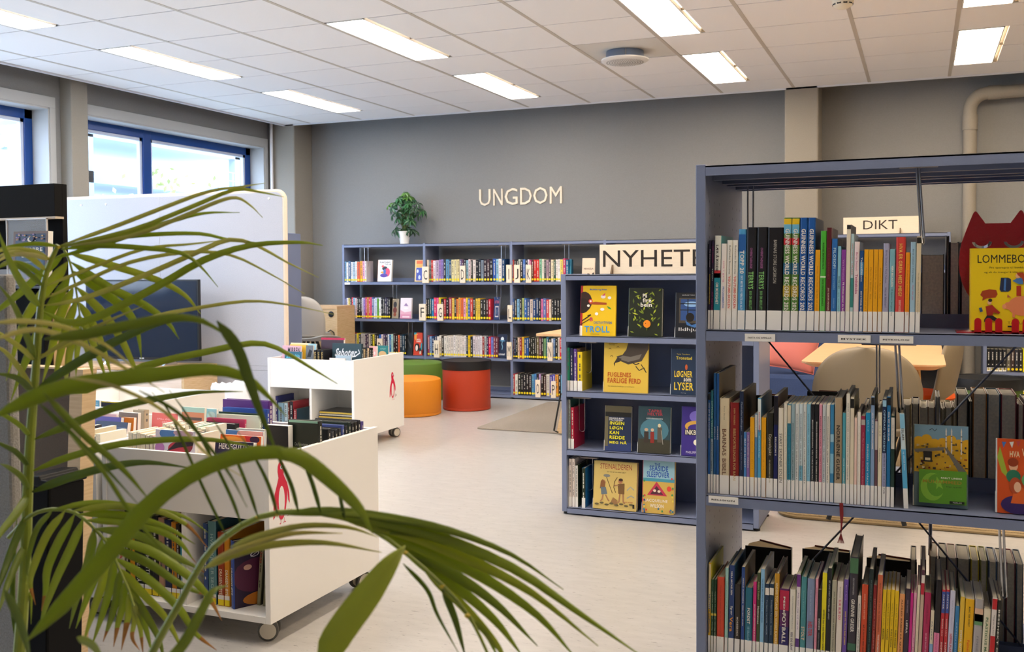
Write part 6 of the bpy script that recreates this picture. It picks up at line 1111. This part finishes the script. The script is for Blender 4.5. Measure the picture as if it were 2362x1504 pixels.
a0 = atY(-120, 858, -6.62); a1 = atY(170, 855, -6.62); w0 = atY(172, 852, -6.62); w1 = atY(201, 850, -6.62); zb = 0
sl = .066
MB().prism([(a0.x, 0), (w0.x - sl * w0.z, 0), (w0.x, w0.z), (a0.x, w0.z)], lambda u, v, d: (u, -6.62 + d, v), .03).build('felt_panel', mat('66584a', .95, var=.05, scale=200, bump=.4), TB, fix=True)
MB().prism([(w0.x - sl * w0.z, 0), (w1.x - sl * w0.z, 0), (w1.x, w0.z + .002), (w0.x, w0.z + .002)], lambda u, v, d: (u, -6.635 + d, v), .05).build('end_post', mat('dcc096', .5, h2='d0b084', scale=12, stretch=(1, 1, 14)), TB, fix=True)
box('top_rail', a0.x, w0.x, -6.632, -6.588, w0.z, w0.z + .005, mat('d8bc98', .5), TB)
p0 = atY(66, 1090, -6.78); p1 = atY(127, 1090, -6.78)
BB = thing('black_bin', 'black plastic lidded bin standing in front of the tan board', 'bin', (p0.x, -6.80, 0)); bw = p1.x - p0.x
MB().prism([(-.03, 0), (bw - .03, 0), (bw, p0.z - .03), (0, p0.z - .03)], lambda u, v, d: (u, d, v), .12).build('body', mat('040404', .7, spec=.2), BB, fix=True, bevel=.006)
MB().prism([(0, 0), (bw + .006, 0), (bw + .006, .018), (bw * .75, .02), (bw * .7, .03), (.01, .026)], lambda u, v, d: (u - .003, d - .004, v + p0.z - .03), .13).build('lid', mat('070707', .5, spec=.3), BB, fix=True, bevel=.003)
MB().prism([(-.07, 0), (.01, .0), (.01, .018), (-.05, .010)], lambda u, v, d: (u, d + .04, v + p0.z - .04), .03).build('pedal_lever', mat('121010', .4), BB, fix=True, bevel=.002)
q0 = atY(18, 640, -7.05); q1 = atY(21, 1504, -7.05)
tag(MB().prism([(q0.x - .6, 0), (q0.x + .004, 0), (q0.x - .006, 1.22), (q0.x - .6, 1.22)], lambda u, v, d: (u, -7.05 + d, v), .03).build('felt_screen', mat('8e8a84', .95, var=.12, scale=220, bump=.6), fix=True, bevel=.008), 'light grey felt screen edge at the picture border beside the palm', 'screen')
# ---------------------------------------------------------------- umbrella-leaf plant on the wall bookcase
SP = thing('potted_umbrella_plant', 'bushy green umbrella plant in a white pot on the wall bookcase', 'plant', (-.19, .13, 1.4915))
MB().lathe([(.043, 0), (.062, .115), (.066, .117), (.066, .125), (.058, .125), (.056, .11), (0, .105)], 36).build('pot', mat('f0ece4', .35), SP, smooth=True)
MB().lathe([(.056, .1), (0, .112)], 20).build('soil', mat('3a2a1c', .95), SP)
rs = random.Random(4); LM = []
def leaf_mesh(rr, c):
    mb = MB(); n = rr.randint(6, 8)
    for k in range(n):
        a = 2 * math.pi * k / n + rr.uniform(-.15, .15); L = rr.uniform(.052, .075); dx, dy = math.cos(a), math.sin(a); dr = rr.uniform(.3, .7); wd = L * .17; b0 = len(mb.v)
        for t_, w_ in ((.12, .05), (.35, .7), (.6, 1), (.82, .7), (1.0, .02)):
            z = -dr * L * t_ * t_; cx, cy = dx * L * t_, dy * L * t_
            mb.v += [(cx - dy * wd * w_, cy + dx * wd * w_, z + .003 * w_), (cx, cy, z - .002), (cx + dy * wd * w_, cy - dx * wd * w_, z + .003 * w_)]
        for i in range(4):
            for j in (0, 1): q = b0 + 3 * i + j; mb.f.append((q, q + 1, q + 4, q + 3)); mb.m.append(0)
        mb.tube([(0, 0, 0), (dx * L * .14, dy * L * .14, -dr * L * .02)], .0009, 4)
    return mb.mesh('leaf', mat(c, .35, var=.2, scale=20), True)
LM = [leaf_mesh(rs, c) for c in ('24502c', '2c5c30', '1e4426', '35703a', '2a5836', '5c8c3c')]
stm = MB(); pts_ = []
for k in range(62):
    for _ in range(40):
        u, v, w_ = rs.gauss(0, .42), rs.gauss(0, .4), rs.uniform(-.9, 1)
        if u * u + v * v + w_ * w_ * .8 < 1: break
    p = Vector((u * .21, v * .15, .29 + w_ * .23)); 
    if p.z > .42: p.x *= .55
    if p.z < .12: p.x += .03; p.z += .02
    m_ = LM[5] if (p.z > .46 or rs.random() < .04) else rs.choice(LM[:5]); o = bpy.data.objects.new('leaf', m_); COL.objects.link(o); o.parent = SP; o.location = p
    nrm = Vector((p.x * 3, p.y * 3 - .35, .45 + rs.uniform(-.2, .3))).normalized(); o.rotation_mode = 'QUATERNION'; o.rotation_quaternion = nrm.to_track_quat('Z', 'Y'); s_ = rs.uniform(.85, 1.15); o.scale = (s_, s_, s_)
    mid = Vector((p.x * .25, p.y * .25, .11 + (p.z - .11) * .45)); stm.tube([(rs.uniform(-.01, .01), 0, .1), mid, p], [.003, .002, .0012], 5)
stm.build('stems', mat('5a6a34', .6), SP)['kind'] = 'stuff'
# ---------------------------------------------------------------- areca palm beside the camera
PALM = thing('areca_palm', 'large areca palm with arching fronds and browned tips in the near corner', 'plant', tuple(atD(45, 1504, 1.5).xy) + (0,))
base = PALM.location.copy()
MB().lathe([(.11, 0), (.15, .28), (.158, .28), (.158, .3), (.14, .3), (.135, .27), (0, .26)], 36).build('pot', mat('8c8478', .5), PALM, smooth=True)
def smooth_path(P, n):
    P = [Vector(p) for p in P]; out = []
    Q = [P[0] * 2 - P[1]] + P + [P[-1] * 2 - P[-2]]
    for s_ in range(len(P) - 1):
        m_ = max(2, int(n / (len(P) - 1)))
        for k in range(m_):
            t_ = k / m_; a, b, c, d = Q[s_:s_ + 4]
            out.append(.5 * ((2 * b) + (c - a) * t_ + (2 * a - 5 * b + 4 * c - d) * t_ ** 2 + (3 * b - a - 3 * c + d) * t_ ** 3))
    return out + [P[-1]]
def leafy(h, tr=.38):
    M = mat(h, .38, var=.1, scale=14, coat=.05).copy(); t = M.node_tree; b = t.nodes['Principled BSDF']; out = t.nodes['Material Output']; T_ = t.nodes.new('ShaderNodeBsdfTranslucent'); c = lin(h); T_.inputs[0].default_value = (min(1, c[0] * 1.5), min(1, c[1] * 1.4), c[2] * .6, 1)
    X = t.nodes.new('ShaderNodeMixShader'); X.inputs[0].default_value = tr; t.links.new(b.outputs[0], X.inputs[1]); t.links.new(T_.outputs[0], X.inputs[2]); t.links.new(X.outputs[0], out.inputs[0]); return M
GR = [leafy(c) for c in ('98a83a', '86963a', 'a8b24c', '6c8030', 'b8ba74', 'c6c292')]; BRN = mat('b07830', .7, var=.3, scale=30); STM = mat('8a9630', .45, var=.15, scale=14); NOD = mat('cdb42c', .5)
def world(px_, D): return atD(px_[0], px_[1], D) - base
def leaflet(parent, pts, w, D0, D1, g=0, brown=0, tw=.35, n=18, fold=.18):
    k = len(pts); P = smooth_path([(x, y, D0 + (D1 - D0) * i / (k - 1)) for i, (x, y) in enumerate(pts)], n); mb = MB(); N = len(P)
    W = [Vector(world(p, p.z)) for p in P]
    for i in range(N):
        t_ = i / (N - 1); T_ = (W[min(i + 1, N - 1)] - W[max(i - 1, 0)]).normalized(); V_ = (W[i] + base - CC).normalized(); S_ = T_.cross(V_).normalized(); nn = S_.cross(T_).normalized()
        S2 = (S_ * math.cos(tw) + nn * math.sin(tw)); N2 = T_.cross(S2)
        prof = min(1, (t_ / .14) ** .7) * (1 - max(0, (t_ - .3) / .7) ** 1.9); hw = max(.0003, .82 * w / FP * P[i].z / 2 * max(.03, prof)) / math.cos(tw * .8)
        mb.v += [tuple(W[i] + S2 * hw + N2 * hw * fold), tuple(W[i] - N2 * hw * fold * .6), tuple(W[i] - S2 * hw + N2 * hw * fold)]
    for i in range(N - 1):
        bm = 1 if brown and i / (N - 1) > 1 - brown else 0
        for j in (0, 1): q = 3 * i + j; mb.f.append((q, q + 1, q + 4, q + 3)); mb.m.append(bm)
    o = mb.build('leaflet', [GR[g], BRN], parent, smooth=True); md = o.modifiers.new('t', 'SOLIDIFY'); md.thickness = .0005; return o
def frond(pts, D, r0, r1, name='frond', nodes=()):
    P = smooth_path([(x, y, D[0] + (D[1] - D[0]) * i / (len(pts) - 1)) for i, (x, y) in enumerate(pts)], 30); W = [world(p, p.z) for p in P]; n = len(W)
    o = MB().tube(W, [(r0 + (r1 - r0) * i / (n - 1)) / FP * P[i].z for i in range(n)], 10).build(name, STM, PALM, smooth=True)
    for (x, y) in nodes:
        q = min(P, key=lambda p: (p.x - x) ** 2 + (p.y - y) ** 2); c_ = world((x, y), q.z); MB().lathe([(0, -.0035), (.0035, -.001), (.0035, .001), (0, .0035)], 8).build('node', NOD, o).location = c_
    return o
# frond A: upright stem with the high spray
A = frond([(30, 1700), (45, 1504), (58, 1300), (66, 1080), (76, 930), (84, 830), (93, 711), (108, 626), (134, 565)], (1.5, 1.5), 15, 5, nodes=[(134, 570), (114, 597), (108, 626), (100, 662), (93, 711), (83, 832), (78, 905), (72, 946), (73, 1016), (69, 1083), (68, 1137)])
for a_ in [
 ([(134, 568), (250, 528), (380, 478), (480, 442), (560, 430), (612, 422)], 12, 1.5, 1.62, 4, 0), ([(138, 568), (300, 532), (440, 478), (540, 438), (600, 443), (655, 454)], 13, 1.5, 1.6, 2, .06),
 ([(140, 570), (300, 545), (420, 500), (500, 466), (545, 456), (578, 474), (606, 502)], 12, 1.5, 1.58, 4, 0), ([(120, 597), (250, 560), (380, 515), (470, 492), (553, 490)], 14, 1.5, 1.6, 0, .05),
 ([(134, 572), (240, 552), (350, 541), (460, 539), (530, 553), (620, 562)], 13, 1.5, 1.62, 0, 0), ([(100, 662), (200, 622), (330, 575), (440, 563), (525, 553)], 10, 1.5, 1.62, 4, 0),
 ([(95, 705), (190, 690), (350, 628), (470, 575), (530, 553), (590, 565), (660, 604), (735, 640)], 15, 1.5, 1.66, 4, .05), ([(93, 715), (185, 745), (350, 668), (470, 600), (580, 566), (690, 559), (745, 566)], 22, 1.5, 1.64, 0, .04),
 ([(140, 575), (230, 567), (330, 572), (415, 583), (460, 612), (503, 662)], 15, 1.5, 1.58, 0, .05), ([(100, 690), (180, 655), (300, 605), (430, 582), (530, 588), (620, 630), (703, 678)], 11, 1.5, 1.64, 4, .04),
 ([(90, 820), (230, 770), (360, 730), (430, 715), (565, 695), (660, 702), (770, 725)], 12, 1.5, 1.62, 4, .05),
 ([(83, 832), (150, 790), (240, 745), (330, 705)], 12, 1.5, 1.5, 4, 0), ([(80, 900), (180, 836), (287, 778), (380, 742), (470, 735)], 26, 1.5, 1.45, 3, 0),
 ([(85, 905), (200, 900), (330, 845), (480, 811), (580, 792), (640, 803), (720, 850), (778, 885)], 20, 1.5, 1.6, 0, .06),
 ([(73, 1016), (180, 972), (265, 940), (350, 922), (460, 905), (560, 903)], 24, 1.5, 1.5, 1, 0), ([(69, 1089), (160, 1054), (282, 1024), (424, 1013), (520, 1018), (607, 1037)], 20, 1.5, 1.5, 0, 0), ([(68, 1137), (160, 1102), (262, 1075), (343, 1067), (445, 1080)], 24, 1.5, 1.45, 3, 0),
 ([(134, 568), (80, 562), (15, 571), (-60, 590)], 12, 1.5, 1.45, 0, 0), ([(114, 597), (70, 578), (10, 576), (-50, 600)], 14, 1.5, 1.4, 4, 0), ([(112, 600), (75, 588), (20, 590), (-30, 620)], 13, 1.5, 1.4, 5, 0), ([(108, 626), (65, 590), (25, 582), (-20, 600)], 16, 1.5, 1.4, 4, 0), ([(104, 640), (60, 612), (25, 606), (-20, 625)], 14, 1.5, 1.4, 0, 0), ([(100, 662), (60, 625), (20, 605), (-10, 620)], 15, 1.5, 1.4, 1, 0),
 ([(93, 711), (55, 660), (22, 600), (-10, 520)], 22, 1.5, 1.35, 0, 0), ([(83, 832), (60, 770), (30, 700), (-10, 650)], 18, 1.5, 1.35, 1, 0), ([(83, 835), (45, 800), (0, 770), (-40, 750)], 14, 1.5, 1.4, 4, 0), ([(78, 905), (45, 850), (10, 810), (-30, 790)], 15, 1.5, 1.4, 4, 0), ([(78, 908), (40, 872), (-20, 860)], 18, 1.5, 1.4, 3, 0),
 ([(72, 1010), (45, 980), (0, 952), (-30, 940)], 14, 1.5, 1.4, 0, 0), ([(69, 1080), (40, 1045), (10, 1028), (-30, 1010)], 15, 1.5, 1.4, 3, 0), ([(68, 1135), (50, 1100), (20, 1078), (0, 1070)], 16, 1.5, 1.4, 1, 0),
 ([(66, 1140), (40, 1180), (0, 1230), (-40, 1290)], 24, 1.5, 1.35, 1, 0), ([(64, 1180), (30, 1260), (5, 1330), (-20, 1400)], 22, 1.5, 1.4, 3, 0), ([(60, 1250), (20, 1340), (-5, 1420)], 20, 1.5, 1.4, 1, 0), ([(45, 1504), (30, 1400), (32, 1300), (40, 1180)], 14, 1.5, 1.55, 3, .0), ([(50, 1420), (70, 1370), (72, 1440)], 10, 1.5, 1.5, 0, 0)]: leaflet(A, a_[0], a_[1], a_[2], a_[3], a_[4], a_[5])
# frond B: thin grey-green rachis hanging to the right of the spray
Bf = frond([(146, 572), (160, 602), (172, 650), (180, 700), (187, 750), (191, 800)], (1.62, 1.58), 3, 1.6)
for a_ in [
 ([(156, 583), (250, 610), (360, 645), (425, 680), (463, 724)], 18, 2), ([(160, 602), (250, 662), (330, 702), (385, 742), (413, 782)], 20, 0), ([(167, 624), (230, 668), (290, 715), (316, 760), (327, 832)], 22, 0), ([(174, 660), (230, 715), (275, 775), (305, 836), (325, 876)], 20, 2), ([(180, 695), (215, 750), (240, 810), (258, 870)], 18, 2), ([(185, 728), (210, 780), (230, 830), (246, 878)], 16, 2), ([(189, 770), (205, 820), (215, 870)], 14, 2),
 ([(149, 583), (100, 628), (50, 672), (0, 712), (-40, 740)], 20, 0), ([(156, 604), (108, 667), (54, 746), (14, 879)], 26, 2), ([(163, 633), (122, 703), (86, 775), (52, 850), (25, 925)], 26, 0), ([(169, 663), (140, 725), (118, 810), (97, 887)], 22, 2), ([(177, 690), (152, 760), (136, 830), (122, 892)], 20, 2), ([(183, 725), (165, 790), (155, 850), (150, 892)], 18, 2), ([(187, 752), (178, 810), (175, 870)], 14, 2)]: leaflet(Bf, a_[0], a_[1] * 1.15, 1.6, 1.66, a_[2], .05, tw=.2)
# frond C: fan of broad leaflets low in the corner
C_ = frond([(20, 1240), (70, 1190), (120, 1175), (165, 1180), (190, 1194), (217, 1219), (251, 1258), (274, 1309), (297, 1361), (309, 1398)], (1.5, 1.42), 5, 2.4)
for a_ in [
 ([(120, 1176), (220, 1160), (330, 1172), (420, 1190), (480, 1228)], 20, 0, 0), ([(165, 1178), (260, 1168), (360, 1178), (430, 1210), (478, 1262)], 22, 2, .28), ([(180, 1186), (280, 1188), (380, 1215), (450, 1255)], 24, 0, 0), ([(198, 1200), (300, 1206), (400, 1240), (452, 1298)], 26, 0, .1), ([(217, 1219), (320, 1236), (410, 1285), (472, 1320)], 28, 1, .14), ([(235, 1240), (340, 1268), (430, 1325), (480, 1376), (512, 1432)], 30, 0, .25), ([(251, 1260), (340, 1298), (420, 1350), (500, 1380)], 28, 1, .2),
 ([(262, 1285), (340, 1335), (410, 1400), (450, 1460), (500, 1500)], 28, 0, .22), ([(274, 1309), (330, 1370), (385, 1430), (430, 1520)], 26, 2, .15), ([(285, 1335), (325, 1400), (365, 1470), (380, 1530)], 24, 1, 0), ([(296, 1360), (330, 1430), (352, 1510)], 22, 0, 0), ([(305, 1385), (322, 1440), (330, 1510)], 18, 2, .3),
 ([(120, 1178), (85, 1220), (65, 1290), (64, 1340)], 18, 1, 0), ([(150, 1178), (110, 1230), (80, 1300), (70, 1345), (82, 1395)], 26, 2, .2), ([(172, 1186), (135, 1250), (110, 1310), (105, 1362), (96, 1410)], 28, 0, .25), ([(192, 1196), (165, 1260), (132, 1330), (105, 1400), (92, 1445)], 28, 0, .05), ([(217, 1219), (205, 1290), (180, 1370), (160, 1450)], 30, 1, .05), ([(235, 1242), (225, 1310), (200, 1380), (175, 1450)], 30, 0, .05), ([(251, 1260), (240, 1330), (215, 1410), (190, 1490)], 30, 2, .05), ([(264, 1290), (255, 1350), (235, 1420), (212, 1490)], 28, 0, 0),
 ([(276, 1315), (270, 1370), (255, 1430), (238, 1480)], 26, 1, .2), ([(287, 1340), (283, 1395), (272, 1440), (262, 1492)], 24, 0, .3), ([(298, 1365), (297, 1410), (290, 1450), (280, 1500)], 22, 2, .45), ([(306, 1388), (310, 1430), (305, 1470), (322, 1500)], 16, 2, .5)]: leaflet(C_, a_[0], a_[1] * .85, 1.45, 1.5, a_[2], a_[3], tw=.25)
# frond D: arching rachis crossing the lower middle, close to the camera
Dn = [(522, 1236), (557, 1211), (595, 1193), (640, 1186), (688, 1181), (740, 1183), (795, 1195), (858, 1222), (935, 1275), (1020, 1352), (1078, 1420)]
D_ = frond([(300, 1640), (352, 1504), (415, 1390), (470, 1290), (522, 1236), (600, 1192), (690, 1180), (790, 1194), (860, 1222), (935, 1275), (1020, 1350), (1085, 1425), (1130, 1520)], (1.25, 1.12), 10, 3.5, nodes=Dn)
for a_ in [
 ([(522, 1236), (480, 1150), (430, 1040), (390, 950), (350, 905)], 8, 3), ([(557, 1211), (530, 1140), (480, 1040), (430, 955), (390, 900)], 9, 3), ([(595, 1193), (570, 1120), (530, 1030), (480, 950)], 9, 3), ([(640, 1186), (620, 1120), (590, 1060), (545, 990)], 10, 3), ([(688, 1181), (672, 1120), (645, 1060), (615, 1000)], 11, 3), ([(740, 1183), (722, 1120), (700, 1060), (690, 1020)], 12, 3), ([(795, 1197), (785, 1150), (775, 1110)], 10, 3),
 ([(530, 1262), (600, 1235), (700, 1213), (800, 1216), (870, 1238)], 18, 4), ([(490, 1290), (590, 1252), (680, 1230), (790, 1230)], 18, 5), ([(468, 1312), (540, 1278), (625, 1257), (750, 1252), (880, 1274)], 24, 4),
 ([(640, 1186), (760, 1180), (900, 1195), (1040, 1225), (1181, 1280), (1300, 1360)], 26, 1), ([(740, 1185), (860, 1200), (1000, 1235), (1181, 1310), (1330, 1410), (1490, 1520)], 34, 0), ([(795, 1200), (920, 1225), (1080, 1290), (1230, 1370), (1380, 1490)], 34, 2), ([(858, 1225), (980, 1268), (1110, 1330), (1240, 1420), (1330, 1520)], 34, 0), ([(900, 1250), (1020, 1310), (1140, 1390), (1240, 1490)], 32, 1), ([(935, 1278), (1040, 1345), (1140, 1430), (1210, 1520)], 30, 0), ([(980, 1318), (1060, 1390), (1140, 1480), (1170, 1530)], 26, 2), ([(1020, 1355), (1050, 1430), (1075, 1520)], 20, 3), ([(860, 1222), (960, 1230), (1090, 1262), (1200, 1320)], 22, 1), ([(1078, 1422), (1120, 1460), (1150, 1520)], 16, 0), ([(930, 1300), (985, 1360), (1010, 1420), (1060, 1510)], 12, 3)]: leaflet(D_, a_[0], a_[1], 1.16, 1.18, a_[2], .03, tw=.3)
# frond E: nearest, slightly blurred blades
E_ = frond([(-80, 1700), (-60, 1500), (-40, 1300), (-30, 1100), (-20, 950)], (1.0, .98), 10, 6)
for a_ in [
 ([(-20, 965), (60, 925), (150, 893), (260, 875), (380, 862), (480, 852), (560, 868), (610, 905), (660, 960)], 46, 0), ([(500, 740), (545, 800), (575, 880), (600, 950), (640, 1045)], 32, 3), ([(100, 782), (200, 770), (300, 750), (400, 733), (470, 742), (540, 785)], 30, 1), ([(640, 1040), (700, 1060), (770, 1115), (830, 1175), (860, 1232)], 44, 0),
 ([(60, 1480), (140, 1400), (240, 1290), (330, 1180), (430, 1100), (540, 1055), (640, 1044), (720, 1075), (800, 1135), (850, 1215)], 52, 0), ([(735, 1540), (790, 1450), (850, 1370), (900, 1300), (935, 1258)], 84, 2), ([(-20, 745), (60, 741), (150, 755), (250, 800), (330, 870)], 14, 5), ([(-20, 785), (80, 760), (180, 790), (290, 850), (380, 905)], 15, 5), ([(100, 905), (190, 1000), (282, 1081), (350, 1160)], 20, 1), ([(90, 930), (170, 1005), (241, 1077), (318, 1162)], 12, 3), ([(160, 1000), (240, 1090), (300, 1180), (380, 1270), (470, 1330)], 12, 1),
 ([(370, 1540), (420, 1490), (460, 1420), (490, 1365), (525, 1350)], 30, 1), ([(10, 1360), (40, 1420), (60, 1480), (70, 1530)], 22, 3), ([(178, 1470), (215, 1490), (240, 1530)], 22, 1), ([(320, 900), (420, 960), (520, 1080), (570, 1170)], 10, 3), ([(150, 870), (260, 890), (380, 950), (480, 1050), (560, 1100)], 10, 5)]: leaflet(E_, a_[0], a_[1], .98, 1.05, a_[2], 0, tw=.15)
